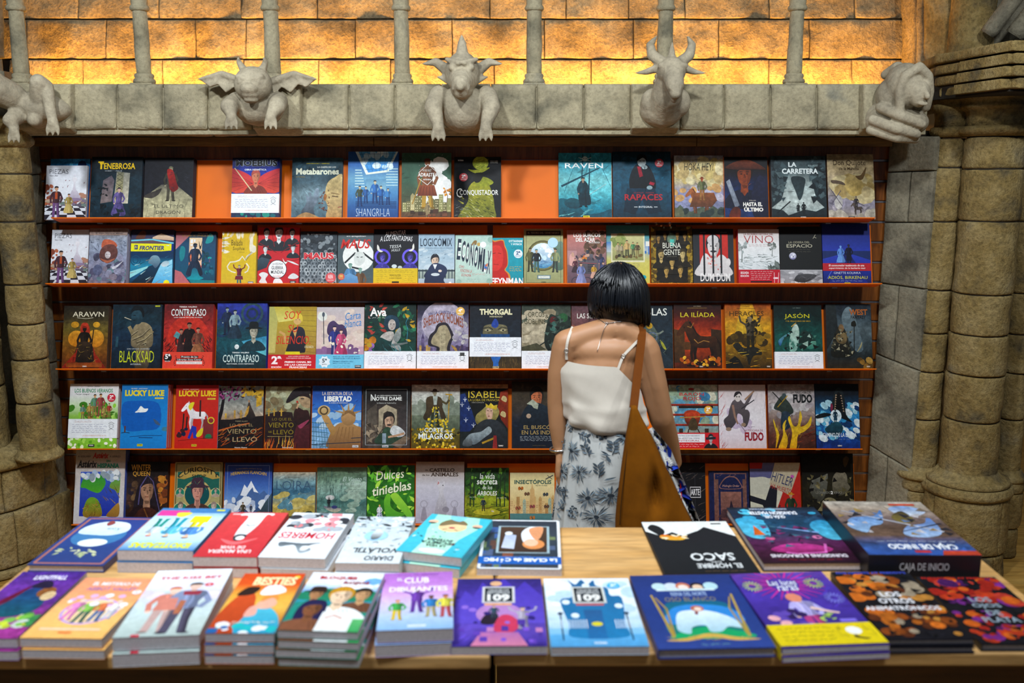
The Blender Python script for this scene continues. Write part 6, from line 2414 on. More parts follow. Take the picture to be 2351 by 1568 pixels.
def iliada(a):
 a.mat = 'paint'
 a.bg('#3c1404', '#6a2406', '#b0380a', '#c8400e', '#8a2408', '#4c140a', '#1c0a06', n=.35, seed=3)
 a.p([(0, .1), (.0, .62), (.22, .58), (.22, .1)], '#3c2410', '#5a3a18')
 a.p([(.78, .1), (.78, .62), (1, .6), (1, .1)], '#2c1a0c', '#3c2410')
 a.r(.2, .3, .36, .42, '#5a3614')
 a.horse(.56, .06, .74, '#2c1608', '#4a260c')
 a.l([(.28, .66), (.36, .64), (.42, .72)], .012, '#a8742c')
 a.l([(.42, .46), (.5, .40), (.62, .44), (.74, .42)], .016, '#b07a34')
 a.r(.26, .04, .9, .065, '#1c0c04')
 a.s(26, .15, .06, .95, .2, .05, ['#e08a14', '#f0b42c', '#b4500c', '#2a1006'], 'e', 4)
 a.s(16, .3, .02, .9, .12, .05, ['#140804'], 's', 5)
 a.t('LA ILÍADA', .14, .86, .805, .895, '#dccc28', .0)
 a.l([(.28, .945), (.7, .945)], .006, '#a8843c')
 a.t('LUC FERRY', .42, .58, .965, .98, '#b8a888')
 a.t('YERMO', .52, .60, .03, .05, '#e8e0d0', .02, .2)
B(3, 1549, 1659, 699, 'red sky comic with great wooden horse', iliada, cover='#2a0e06', k=2)


def heracles(a):
 a.mat = 'paint'
 a.bg('#241c08', '#5c420c', '#a0720e', '#c88a14', '#d29a1c', '#b86a14', '#a8480e', n=.35, seed=5)
 a.p([(.35, 1), (.6, 1), (.85, .5), (.2, .5)], '#d8b02c', '#e0a020')
 a.s(24, .0, .4, 1, .55, .09, ['#5a440e', '#3c2c0c', '#8a6814'], 'e', 3)
 a.fig(.54, .26, .54, '#4a4030', '#26200f', '#7a6a4c', '#1a160c', 'u')
 a.s(26, .46, .54, .74, .80, .06, ['#1a160c', '#2c2412', '#3a2e16'], 'l', 9)
 a.e(.54, .755, .05, .045, '#8a7654')
 a.b([(.16, .36), (.28, .4), (.4, .32), (.6, .34), (.74, .3), (.78, .22), (.6, .2), (.5, .06), (.44, .2), (.3, .24)], '#181610', '#26241c')
 a.p([(0, .1), (.2, .2), (.3, .14), (.4, .0), (0, .0)], '#14120c')
 a.s(14, .0, .04, 1, .3, .08, ['#d8a41c', '#c88a14', '#e0bc3c'], 'd', 6, .4, 5)
 a.s(16, .2, .1, .8, .36, .04, ['#4c4638', '#0e0c08', '#6a6048'], 'd', 7)
 a.t('HERACLES', .10, .84, .81, .885, '#3c2808', .0)
 a.l([(.26, .925), (.66, .925)], .006, '#5a3c10')
 a.t('LUC FERRY', .38, .54, .945, .96, '#5a3c10')
 a.t('YERMO', .88, .96, .03, .05, '#e8e0d0', .02, .2)
B(3, 1667, 1774, 697, 'amber comic with lion-cloaked hero and beasts', heracles, cover='#c06014', k=2)


def jason(a):
 a.mat = 'paint'
 a.bg('#0c2420', '#10403a', '#145a50', '#0e443e', '#0c2c2a', '#081414', n=.4, seed=6)
 a.b([(.3, .3), (.36, .6), (.46, .7), (.52, .58), (.46, .3)], '#7ab4a4', '#c8dcd0')
 a.e(.74, .4, .13, .09, '#2a7c68', '#78b8a0')
 a.b([(.5, .36), (.54, .56), (.66, .6), (.8, .52), (.74, .4), (.6, .3)], '#0e1c1a', '#1c3a34')
 a.b([(.08, .44), (.2, .52), (.36, .58), (.2, .48), (.12, .36)], '#24589a', '#6ab0b4')
 a.s(30, .2, .26, .9, .6, .06, ['#0a1614', '#1c4a40', '#4a8a78', '#a8c8b8'], 's', 4)
 a.l([(.36, .66), (.46, .72)], .02, '#c8a04c')
 a.t('JASÓN', .22, .74, .775, .875, '#d2c81c', .0)
 a.t('Y EL VELLOCINO DE ORO', .24, .76, .735, .757, '#b8901c', .01)
 a.t('LUC FERRY', .4, .56, .945, .96, '#7a8a84')
 a.note(.0, .27, 61)
B(3, 1780, 1891, 700, 'deep green comic with dragon fight and note band', jason, cover='#0a1c1a', k=2)


def west(a):
 a.mat = 'paint'
 a.bg('#2c2414', '#1c2426', '#3c4a50', '#5a6a70', '#33424c', '#1a222c', n=.4, seed=8)
 a.b([(.4, .9), (.36, .7), (.6, .3), (.8, .3), (.72, .6), (.56, .94)], '#54666e', '#6d8088')
 a.p([(0, .3), (0, 1), (.22, 1), (.26, .6)], '#1a2224', '#262e30')
 a.b([(.1, .2), (.14, .44), (.2, .56), (.28, .66), (.4, .62), (.46, .5), (.5, .36), (.56, .22), (.4, .18)], '#14150f', '#2c2a20')
 a.e(.33, .63, .06, .06, '#7c6040')
 a.b([(.2, .5), (.3, .56), (.44, .54), (.42, .4), (.26, .4)], '#5c4c30', '#8a744c')
 a.s(50, .1, .2, .6, .6, .04, ['#8a8468', '#14140e', '#4c4a38', '#b0a888', '#1c2420'], 's', 4)
 a.l([(.6, .25), (.62, .7)], .02, '#16160f')
 a.b([(.56, .66), (.56, .72), (.64, .74), (.66, .66)], '#1c1c16')
 a.b([(.66, .26), (.76, .34), (.78, .42), (.72, .34)], '#a49a70')
 a.s(14, .7, .02, 1, .16, .07, ['#8a6424', '#5a4018', '#b0883c'], 'e', 5)
 a.t('WEST', .52, .92, .83, .92, '#a85a24', .03)
 a.t('FANTASY', .55, .88, .77, .82, '#1c1a1a', .02)
 a.t('YERMO', .86, .94, .03, .05, '#e8e0d0', .02, .2)
B(3, 1900, 2005, 698, 'grey-green comic with gold-armoured warrior', west, cover='#1c2428', k=2)

# ================================================================== fourth row
def veranos(a):
 a.bg('#7cb82c', '#8ac83c', '#6aa82c', '#8abc4c', '#c4dcb0', '#dcdcdc', '#d8d4d4')
 a.s(24, .0, .48, 1, .7, .09, ['#5c9c24', '#8cc83c', '#3c7c1c', '#a4d45c'], 'e', 3)
 a.s(30, .0, .0, 1, .18, .04, ['#a8dc58', '#e0f0c0', '#5ca41c', '#f4f8e4'], 'e', 4)
 a.s(20, .55, .46, 1, .56, .06, ['#3a6c1c', '#54882c'], 'l', 5)
 for (x, y, s_, c1, c2) in ((.28, .46, .22, '#6a8a7c', '#8a7450'), (.42, .46, .24, '#b8924c', '#7c6038'), (.52, .50, .34, '#5c8a70', '#8c7444'), (.64, .50, .35, '#9a4440', '#8a5040'), (.82, .48, .22, '#a83c34', '#94703c'), (.72, .46, .2, '#a89450', '#8c7038')):
  a.fig(x, y, s_, c1, c2, '#c89a6c', '#2c2014', '')
 a.s(16, .25, .46, .9, .56, .03, ['#a4803c', '#c8a45c', '#6c5428', '#7c8c3c'], 'e', 6)
 a.t('LOS BUENOS VERANOS', .10, .88, .865, .925, '#2c8a5c', .01)
 a.t('Tercer integral', .12, .40, .825, .85, '#5c5c5c')
 a.t('Zidrou · Lafebre', .36, .62, .955, .972, '#6a6a6a')
 a.r(.42, .025, .55, .065, '#28302c')
 a.t('NORMA', .44, .53, .04, .058, '#f0f0f0', .02)
 a.note(.16, .455, 71)
 a.sticker(.86, .785, .085, '#c01e34', '2ª')
B(4, 155, 268, 881, 'green picnic comic with red sticker and note band', veranos, cover='#b8b0b0', t=.02)


def azulvaq(a):
 a.bg('#1478c4', '#1680cc', '#1278c4', '#1a6cb0')
 a.b([(.02, .68), (.3, .74), (.8, .70), (.84, .34), (.5, .28), (.08, .3)], '#0c58b0')
 a.b([(.3, .56), (.36, .60), (.42, .66), (.5, .62), (.58, .62), (.54, .57), (.42, .56)], '#e8ecec')
 a.l([(.02, .24), (.1, .25), (.2, .24)], .014, '#101c34')
 a.r(.08, .25, .11, .35, '#5c3424')
 a.b([(.9, .28), (.92, .33), (1, .33), (1, .27)], '#3c7890')
 a.l([(.2, .18), (.5, .2), (.9, .2)], .012, '#0c2c60')
 a.l([(.4, .17), (.7, .165)], .016, '#0c2c60')
 a.b([(.7, .46), (.8, .42), (.86, .36), (.76, .38)], '#3c5474')
 a.s(12, .05, .32, .7, .64, .08, ['#0a4a9a'], 'd', 4, .12, 0)
 a.t('LUCKY LUKE', .07, .92, .815, .91, '#e0cc1c', .05)
 a.t('MORRIS · GOSCINNY', .2, .56, .925, .94, '#dcdcd0', .01, .2)
 a.r(.72, .77, .91, .795, '#d8c84c')
 a.t('INTEGRAL 1', .75, .88, .776, .789, '#5a5010', .0)
 a.logo(.43, .035, '#c8c41c')
B(4, 275, 382, 882, 'bright blue comic with yellow title and white hat', azulvaq, cover='#c42c24', t=.022, k=3)


def rojovaq(a):
 a.bg('#b41c14', '#c42218', '#bc2018', '#b82418', '#9c1c1c')
 a.horse(.48, .30, .46, '#d8d4d8', '#ece8ec', 1)
 a.b([(.36, .60), (.30, .66), (.36, .72), (.44, .72)], '#d8c824')
 a.r(.56, .5, .6, .76, '#3c1c1c')
 a.r(.66, .15, .9, .46, '#6c2024', '#7c2a2c')
 a.l([(.18, .28), (.2, .55)], .03, '#141c18')
 a.l([(.26, .28), (.28, .5)], .03, '#141c18')
 a.s(6, .1, .2, .3, .32, .06, ['#3c1818', '#101a3c'], 'e', 4)
 a.p([(.3, .16), (.4, .36), (.5, .34), (.52, .16), (.44, .16), (.42, .26), (.36, .15)], '#2030a0')
 a.b([(.5, .2), (.56, .28), (.66, .32), (.64, .22), (.56, .18)], '#d0c020')
 a.ring(.84, .44, .07, .024, '#c8b82c')
 a.b([(.72, .16), (.74, .22), (.84, .22), (.86, .16)], '#1c6c44')
 a.l([(.08, .12), (.5, .15), (.9, .17)], .01, '#50100c')
 a.t('LUCKY LUKE', .07, .94, .82, .915, '#dcb81c', .05)
 a.t('MORRIS · GOSCINNY', .16, .54, .925, .94, '#d8bcb0', .01, .2)
 a.r(.74, .77, .93, .795, '#d8b83c')
 a.t('INTEGRAL 2', .77, .9, .776, .789, '#5a4010', .0)
 a.logo(.46, .03, '#c8b41c')
B(4, 400, 499, 884, 'bright red comic with yellow title and white horse', rojovaq, cover='#2470b4', t=.022, k=2)


def viento1(a):
 a.mat = 'paint'
 a.bg('#24120e', '#241818', '#b48450', '#a8a498', '#7c8482', '#8a8e86', n=.25, seed=3)
 a.p([(0, .46), (.3, .46), (.6, .5), (1, .52), (1, 0), (0, 0)], '#161014', '#1e1618')
 a.l([(.0, .44), (.06, .6), (.1, .8), (.0, .96)], .09, '#1a1216', .05)
 a.s(46, .0, .78, .56, 1.0, .05, ['#8a2c6c', '#5c1c48', '#b04c8c', '#2c1424'], 'l', 4)
 a.p([(.62, .84), (1, .86), (1, .94), (.62, .92)], '#c49a24')
 a.p([(.84, .84), (.96, .84), (.96, .7), (.84, .66)], '#d0a42c')
 a.s(24, .5, .82, 1, 1, .06, ['#c8a030', '#1a1414', '#8c6c20'], 's', 5)
 a.b([(.62, .5), (.64, .66), (.68, .74), (.73, .66), (.8, .56), (.82, .5), (.7, .46)], '#1e1a1c', '#4c3c34')
 a.b([(.58, .5), (.62, .62), (.68, .68), (.66, .56)], '#c89a40')
 a.e(.675, .755, .025, .022, '#9c7c60')
 for x in (.16, .36, .5):
  a.r(x - .02, .48, x + .02, .56 + .05 * (x > .3), '#b48c40' if x > .3 else '#d0a43c')
 a.r(.46, .55, .54, .57, '#b48c40')
 a.s(60, .0, .06, 1, .32, .08, ['#d0601c', '#8c3410', '#e8842c', '#241410', '#b44c14'], 'd', 6, .45, 30)
 a.l([(.0, .28), (.4, .36), (.7, .4)], .03, '#c8642c')
 a.t('LO QUE EL', .26, .78, .34, .395, '#8c7a54', .0)
 a.t('VIENTO', .20, .86, .235, .31, '#a08c60', .0)
 a.t('SE', .16, .26, .13, .165, '#a08c60', .0)
 a.t('LLEVÓ', .33, .88, .105, .20, '#b09c70', .0)
 a.t('PIERRE ALARY', .38, .66, .425, .442, '#a49878')
 a.t('Nuevo Nuevo', .38, .66, .005, .022, '#e8e4e0', .02)
B(4, 500, 603, 886, 'twilight comic with burning field and pink tree', viento1, cover='#2c1420', k=2)


def viento2(a):
 a.mat = 'paint'
 a.bg('#2c0e10', '#241014', '#2a1a18', '#8a8a68', '#a8ac88', '#8c8460', n=.25, seed=5)
 a.s(26, .0, .64, .7, .98, .1, ['#b4b898', '#8c8464', '#9aa082', '#7c6c4c'], 'e', 3)
 a.p([(0, .54), (.3, .6), (.6, .58), (.7, .3), (.7, 0), (0, 0)], '#221418', '#2c1c1c')
 a.b([(.66, .0), (.68, .3), (.76, .4), (.9, .44), (1.02, .42), (1.02, 0)], '#3c1418', '#58202a')
 a.b([(.66, .42), (.64, .58), (.72, .66), (.84, .62), (.96, .6), (1, .42), (.84, .36)], '#241214', '#3a1e1c')
 a.b([(.46, .74), (.5, .82), (.62, .94), (.8, .99), (1, .98), (1, .88), (.8, .86), (.62, .78), (.52, .74)], '#20181c', '#2c2428')
 a.b([(.74, .78), (.78, .84), (.9, .86), (1, .82), (1, .66), (.88, .66), (.8, .70)], '#a48a68', '#b89c78')
 a.b([(.72, .84), (.82, .88), (.96, .88), (1, .8), (.94, .82), (.84, .84)], '#241618')
 a.l([(.78, .8), (.86, .8)], .02, '#20161a')
 a.l([(.7, .64), (.74, .72)], .035, '#c8a07c')
 a.e(.71, .75, .025, .02, '#b83c2c')
 a.b([(.74, .36), (.86, .42), (.98, .46), (.9, .38), (.8, .32)], '#a03c5c')
 for x in (.08, .2, .36):
  a.r(x - .015, .52, x + .015, .64, '#c49c3c')
  a.r(x - .05, .59, x + .05, .605, '#c49c3c')
 a.s(50, .0, .0, .7, .16, .08, ['#d8641c', '#f0a02c', '#a03410', '#2c120c', '#e8c04c'], 'd', 6, .45, 80)
 a.t('LO QUE EL', .16, .60, .44, .49, '#7c6c20', .0)
 a.t('VIENTO', .08, .64, .335, .415, '#8a7820', .0)
 a.t('SE', .08, .16, .25, .28, '#8a7820', .0)
 a.t('LLEVÓ', .19, .64, .225, .315, '#8a7820', .0)
 a.l([(.06, .19), (.62, .19)], .008, '#b0a060')
 a.t('Nuevo Nuevo', .4, .64, .005, .022, '#e8e4e0', .02)
B(4, 607, 711, 887, 'dark red comic with wide-hatted smoker and gold title', viento2, cover='#48141c', k=2)


def libertad(a):
 a.bg('#6c98bc', '#7ca8cc', '#4c88c8', '#2c68b8', '#1c4ca0', '#14387c', n=.15, seed=3)
 a.s(14, .0, .3, 1, .65, .12, ['#a8c4dc', '#8cb0d0'], 'e', 4, .4, 30)
 a.b([(.34, .0), (.36, .2), (.44, .32), (.56, .4), (.74, .42), (.9, .36), (1.02, .3), (1.02, .0)], '#6c4c2c', '#a47c4c')
 a.b([(.2, .5), (.26, .54), (.34, .5), (.42, .38), (.5, .3), (.42, .2), (.34, .3)], '#94703c', '#b48c54')
 a.e(.24, .60, .13, .085, '#a48858', '#c4a874')
 a.ring(.24, .60, .075, .03, '#4c3c28')
 a.e(.74, .48, .15, .12, '#8a6840', '#b48c5c')
 a.b([(.6, .5), (.64, .58), (.74, .61), (.86, .58), (.88, .5), (.74, .56)], '#7c5c38')
 for (x, y, X, Y) in ((.66, .56, .44, .6), (.66, .58, .58, .7), (.74, .6, .74, .72), (.8, .59, .88, .70), (.86, .56, 1, .6)):
  a.l([(x, y), (X, Y)], .05, '#a07c4c', .006)
 for i in range(5):
  a.l([(.46 + i * .09, .06), (.56 + i * .07, .34)], .014, '#7c5a34')
 for i in range(6):
  a.l([(0, .06 + i * .07), (.34, .02 + i * .075)], .01, '#2c5c6c')
  a.l([(.05 + i * .06, .0), (.03 + i * .05, .42)], .008, '#34687a')
 a.l([(0, .06), (1, .1)], .014, '#14283c')
 a.l([(.8, .16), (1, .17)], .014, '#14283c')
 a.t('LA ESTATUA DE LA', .20, .82, .845, .90, '#c4b8b0', .02)
 a.t('LIBERTAD', .24, .80, .745, .83, '#eceee8', .04)
 a.t('EL SUEÑO DE BARTHOLDI', .34, .72, .715, .732, '#e0e4e0', .02)
 a.r(.83, .015, .95, .05, '#c8d0d4')
 a.t('NORMA', .84, .94, .022, .042, '#1c2c3c', .02)
B(4, 715, 829, 885, 'sky blue comic with bronze statue raising an arm', libertad, cover='#24508c', k=2)


def notre(a):
 a.mat = 'paint'
 a.bg('#3c3430', '#4c443c', '#54483e', '#3c3430', '#1c1818', '#121212', n=.3, seed=6)
 a.p([(.1, .08), (.3, .2), (.3, .72), (.1, .6)], '#6c6458', '#4c443c')
 a.p([(.34, .3), (.34, .62), (.5, .70), (.72, .62), (.72, .3)], '#a0947c', '#b4a88c')
 a.p([(.42, .3), (.44, .56), (.52, .6), (.62, .56), (.64, .3)], '#3c342c')
 a.p([(.75, .2), (.95, .26), (.95, .74), (.75, .62)], '#4c4444', '#2c2828')
 a.s(40, .1, .1, .5, .4, .06, ['#8a7c68', '#5c5044', '#a09078', '#3c342c'], 's', 4)
 a.face(.56, .10, .50, '#c8a488', '#24201e', '#2c4434', 'b', '#1a1614')
 a.b([(.4, .0), (.42, .26), (.5, .34), (.6, .32), (.66, .24), (.64, .0)], '#243c30', '#34503c')
 a.b([(.58, .26), (.64, .36), (.78, .34), (.9, .24), (.8, .18), (.66, .2)], '#c4ccd0', '#dce0e0')
 a.l([(.88, .24), (.7, .2), (.54, .18)], .05, '#c09878', .04)
 a.r(.42, .08, .5, .24, '#8aa0b0')
 a.p([(.6, .06), (.9, .2), (1, .16), (.8, 0)], '#6c5c4c', '#7c6c58')
 a.frame(.07, .008, '#b0bcc0')
 a.t('LA RESURRECCIÓN DE', .30, .80, .835, .86, '#c8ccc8', .01)
 a.t('NOTRE DAME', .20, .82, .765, .825, '#e4e8e4', .02)
 a.t('N', .17, .27, .76, .865, '#e4e8e4', .0)
 a.t('La historia de Viollet-le-Duc', .30, .70, .715, .738, '#c0c4c0')
 a.r(.42, .015, .55, .05, '#c8d0d4')
 a.t('NORMA', .43, .54, .022, .042, '#1c2c3c', .02)
B(4, 831, 942, 886, 'brown comic with bearded builder inside a thin frame', notre, cover='#141414', k=2)


def milagros(a):
 a.mat = 'paint'
 a.bg('#5c4c0c', '#5c5418', '#5c6448', '#94a090', '#c0c4bc', '#b8b0a8', n=.25, seed=2)
 a.city(.0, 1, .5, .34, ['#8a9484', '#a4aca0', '#7c8878', '#b4b8ac'], 8, 4)
 a.r(0, .3, 1, .52, '#4c5844', '#6c7864')
 a.fig(.48, .34, .58, '#3c3020', '#2c3424', '#8a8068', '#3a2418', 'h')
 a.b([(.32, .8), (.3, .6), (.24, .48), (.34, .44), (.46, .6), (.56, .6), (.62, .46), (.72, .46), (.64, .64), (.6, .8)], '#342a1c', '#4c3c24')
 a.p([(.44, .82), (.54, .82), (.52, .68), (.46, .68)], '#a8b4ac')
 a.l([(.76, .44), (.78, .84)], .022, '#b08c2c')
 a.l([(.70, .85), (.84, .84)], .026, '#b08c2c')
 a.l([(.62, .74), (.72, .7), (.78, .76)], .05, '#4c4428')
 a.s(120, .0, .0, 1, .3, .03, ['#d8b81c', '#b8981c', '#f0d83c', '#2c2408', '#8c7410'], 'e', 5, .6)
 a.s(60, .3, .28, .75, .46, .025, ['#d8b81c', '#c8a81c', '#f0d83c', '#6c5c10'], 'e', 6, .6)
 a.s(20, .42, .4, .56, .66, .015, ['#e0c834'], 'e', 7, .6)
 a.t('LA', .19, .26, .245, .275, '#dce8ec', .0)
 a.t('CORTE', .27, .66, .25, .32, '#dce8ec', .015)
 a.t('de los', .68, .84, .255, .285, '#dce8ec', .0)
 a.t('MILAGROS', .15, .86, .145, .235, '#dce8ec', .015)
 a.t('YERMO', .82, .92, .02, .04, '#e8e0d0', .02, .2)
B(4, 944, 1056, 883, 'grey comic with beggar on a heap of gold coins', milagros, cover='#3c3a20', k=1)


def isabel(a):
 a.mat = 'paint'
 a.bg('#1c2424', '#182020', '#101414', '#0c0e10', '#0c0c0e', n=.25, seed=4)
 a.p([(0, .84), (.1, .86), (.24, .6), (.34, .38), (.2, .26), (0, .26)], '#12265c', '#16306c')
 for (x, y) in ((.1, .76), (.18, .62), (.12, .44), (.04, .68), (.28, .36)):
  a.l([(x, y - .035), (x, y + .04)], .018, '#c8d0e0', .006)
  a.l([(x - .04, y + .01), (x, y - .01), (x + .04, y + .01)], .012, '#c8d0e0')
 a.p([(.84, .88), (1, .92), (1, .3), (.86, .44), (.78, .62)], '#6c1c0c', '#8c2c10')
 for (x, y) in ((.92, .76), (.9, .52)):
  a.b([(x - .06, y), (x - .02, y + .06), (x + .05, y + .03), (x + .04, y - .04)], '#c8b47c')
 a.b([(.34, .52), (.46, .6), (.56, .66), (.74, .66), (.82, .56), (.72, .42), (.58, .4), (.4, .36), (.32, .42)], '#7c7434', '#a4985c')
 a.b([(.54, .60), (.55, .50), (.60, .44), (.67, .48), (.68, .60), (.62, .64)], '#d0a890')
 a.l([(.56, .585), (.6, .585)], .014, '#2c201c')
 a.l([(.63, .585), (.67, .585)], .014, '#2c201c')
 a.l([(.58, .50), (.62, .50)], .014, '#94403c')
 a.p([(.54, .64), (.53, .70), (.60, .665), (.64, .71), (.7, .665), (.78, .68), (.76, .60)], '#c8a41c', '#e0c83c')
 a.b([(.3, .3), (.5, .44), (.74, .44), (.92, .34), (1, .16), (1, .0), (.3, .0)], '#14181c', '#2c3238')
 a.b([(.1, .1), (.2, .22), (.44, .26), (.6, .34), (.66, .26), (.5, .16), (.3, .06)], '#5c6c74', '#a0b0b4')
 a.b([(.06, .04), (.1, .14), (.24, .14), (.24, .04)], '#3c4448', '#6c787c')
 a.l([(.46, .08), (.72, .16)], .04, '#b08c24')
 a.p([(.7, .2), (.76, .2), (.78, .0), (.68, .0)], '#8c2424')
 a.r(.0, .935, 1, 1, '#a4744c', '#94683f')
 a.t('LAS REINAS DE SANGRE', .10, .87, .948, .972, '#6c4420', .01)
 a.t('ISABEL', .17, .83, .785, .895, '#c8b034', .0)
 a.t('LA LOBA DE FRANCIA', .17, .82, .735, .77, '#b09c30', .0)
 a.t('OBRA COMPLETA', .24, .5, .705, .72, '#a8a494')
 a.t('YERMO', .8, .9, .03, .05, '#e8e8e0', .02, .2)
B(4, 1056, 1167, 882, 'dark comic with crowned armoured queen and blue flag', isabel, cover='#0c0e10', k=1)


def buscon(a):
 a.mat = 'paint'
 a.bg('#0c1624', '#101c2c', '#141c2c', '#3c342c', '#3a3020', '#1c140c', n=.25, seed=5)
 a.face(.5, .38, .56, '#c06c44', '#120e0c', '#101c28', '', '#1a0e0a')
 a.b([(.2, .36), (.24, .56), (.36, .66), (.5, .68), (.66, .64), (.84, .54), (.9, .36)], '#101a26', '#1a2834')
 a.p([(.3, .66), (.42, .73), (.54, .66), (.52, .58), (.44, .60), (.4, .64)], '#a8b09c')
 a.e(.34, .48, .05, .035, '#b49c84')
 a.t('EL BUSCÓN', .24, .88, .285, .355, '#a48c54', .005)
 a.t('EN LAS INDIAS', .20, .92, .205, .265, '#a48c54', .005)
 a.hand(.16, .90, (.175, .155, .135, .115), '#c0ccd4', 4, .008, .005)
 a.t('NORMA EDITORIAL', .42, .68, .035, .047, '#5c5440')
B(4, 1175, 1290, 875, 'navy comic with lace-collared man beside the woman', buscon, cover='#121c28', k=1)


def baron(a):
 a.mat = 'paint'
 a.bg('#8a8468', '#a8a88c', '#74a0b0', '#4c8cb0', '#8aa898', '#a8b4a0', n=.3, seed=7)
 a.s(30, .0, .3, 1, .98, .1, ['#c4ccb8', '#3c7ca4', '#5c9cbc', '#d4d4bc', '#94ac90'], 'e', 4, .6)
 for y in (.685, .53, .37):
  a.r(0, y - .022, 1, y + .005, '#7c2418')
  a.r(0, y, 1, y + .012, '#c0341c')
 a.r(.2, .63, .9, .665, '#241814')
 a.b([(.3, .5), (.34, .58), (.48, .6), (.6, .57), (.64, .5), (.56, .34), (.4, .34)], '#3c2418', '#b03818')
 a.e(.48, .52, .15, .06, '#c4401c')
 a.l([(.22, .48), (.48, .49), (.74, .50)], .024, '#b0843c')
 a.b([(.4, .3), (.44, .46), (.54, .46), (.58, .3)], '#4c3c24')
 a.l([(.4, .3), (.38, .24)], .02, '#241c18')
 a.l([(.58, .3), (.62, .24)], .02, '#241c18')
 a.r(.2, .235, .28, .31, '#3c2c20')
 a.r(.72, .235, .8, .31, '#3c2c20')
 a.t('BARÓN', .22, .72, .825, .885, '#b02c30', .01)
 a.t('ROJO', .30, .66, .735, .81, '#b02c30', .01)
 a.e(.46, .93, .06, .02, '#8c2420')
 b = a.band(.0, .245, '#c01c24')
 b.r(.1, .38, .72, .92, '#e0e4e8')
 b.t('CONTIENE LA HISTORIA INÉDITA', .17, .62, .76, .86, '#3c4a5c', .0)
 b.t('DEL ARTE Y DEL CÓMIC', .17, .62, .60, .70, '#3c4a5c', .0)
 b.t('INTEGRAL', .17, .62, .44, .54, '#b03038', .0)
 b.hand(.06, .66, (.25, .12), '#f0d0d0', 3, .05, .006)
 b.face(.84, .0, .95, '#a8a8a8', '#242428', '#18181c', '', '#141418')
 b.l([(.74, .62), (.94, .66)], .05, '#24242c')
 a.sticker(.80, .60, .085, '#d89c1c', '2ª')
B(4, 1537, 1651, 883, 'red biplane comic with red and white band', baron, cover='#5c2018', k=1)


def fudo1(a):
 a.bg('#c4bcc0', '#d8d0d8', '#dcd8dc', '#d4ccd0', '#b8a8a4')
 a.s(24, .0, .0, .16, .9, .06, ['#a83c3c', '#c88c8c', '#b45c60', '#8c3c44'], 'd', 3, .4, 60)
 a.s(16, .2, .25, .6, .6, .12, ['#c4b4c8', '#b8a8c0'], 'e', 4, .5)
 a.s(10, .7, .5, 1, .95, .09, ['#bcb4bc', '#a8a0ac'], 'd', 5, .2, 80)
 a.b([(.22, .60), (.3, .74), (.44, .78), (.54, .7), (.6, .76), (.74, .88), (.66, .74), (.56, .62), (.62, .60), (.66, .52), (.6, .36), (.52, .34), (.5, .5), (.4, .54), (.36, .4), (.2, .28), (.14, .34), (.1, .44), (.2, .52)], '#3a3438', '#5c5458')
 a.l([(.3, .68), (.34, .5), (.40, .38)], .05, '#8c6c5c', .035)
 a.l([(.56, .76), (.76, .9)], .04, '#94745c', .03)
 a.e(.41, .80, .065, .07, '#c8c0bc')
 a.b([(.33, .8), (.36, .88), (.46, .89), (.5, .82), (.44, .86)], '#242024')
 a.o(.39, .81, .014, '#1c1818')
 a.o(.44, .81, .014, '#1c1818')
 a.l([(.48, .62), (.76, .76)], .02, '#2c2a30')
 a.l([(.42, .4), (.56, .26)], .01, '#4c484c')
 a.e(.2, .3, .06, .03, '#8c7460')
 a.e(.52, .37, .05, .03, '#8c7460')
 a.t('LA MÁSCARA DE', .53, .93, .265, .305, '#8c2c34', .0)
 a.t('FUDO', .54, .94, .115, .255, '#8c1c28', .045)
 a.hand(.6, .8, (.335,), '#4c4448', 3, .01, .006)
B(4, 1652, 1761, 883, 'pale comic with leaping masked swordsman', fudo1, cover='#8c2c38', k=2)


def fudo2(a):
 a.mat = 'paint'
 a.bg('#3c2018', '#5c3024', '#7c5c50', '#a49690', '#b0a8a8', '#7c7068', n=.3, seed=3)
 a.s(20, .0, .5, 1, .85, .12, ['#c8c4c4', '#a8a0a4', '#b8b0b0'], 'e', 4, .5)
 a.s(16, .55, .05, 1, .4, .1, ['#7c2c18', '#4c1c14', '#94401c'], 'd', 5, .5, 10)
 a.b([(.12, .62), (.2, .74), (.3, .82), (.4, .76), (.5, .66), (.54, .56), (.44, .5), (.46, .38), (.28, .38), (.28, .56)], '#1c2424', '#38443c')
 a.b([(.26, .4), (.3, .56), (.44, .56), (.48, .4), (.42, .3), (.28, .3)], '#1c2c3c', '#2c3c4c')
 a.e(.35, .81, .05, .05, '#3c4c50')
 a.l([(.2, .64), (.42, .82)], .02, '#b08c24')
 a.l([(.1, .88), (.3, .72)], .02, '#1c1c1c')
 for pts in ([(.14, .0), (.22, .2), (.16, .34), (.1, .46), (.12, .34), (.16, .2)], [(.2, .0), (.3, .2), (.3, .36), (.38, .44), (.34, .3), (.4, .16), (.36, .0)],
    [(.44, .0), (.5, .24), (.42, .44), (.46, .5), (.52, .36), (.62, .36), (.68, .58), (.72, .48), (.68, .34), (.82, .38), (.92, .5), (.9, .36), (.76, .26), (.62, .2), (.58, .0)]):
  a.b(pts, '#d8a40c', '#e8c42c')
 a.s(26, .14, .02, .7, .34, .05, ['#f0d848', '#c88c08', '#e8b818'], 'd', 6, .3, 70)
 a.t('LA MÁSCARA DE', .50, .92, .855, .90, '#2c2420', .0)
 a.t('FUDO', .54, .95, .705, .845, '#14181a', .045)
 a.t('SAVERIO TENUTA', .62, .82, .925, .937, '#8c3c34', .0)
B(4, 1766, 1874, 882, 'brown comic with warrior above flaming yellow hands', fudo2, cover='#7c2430', k=2)


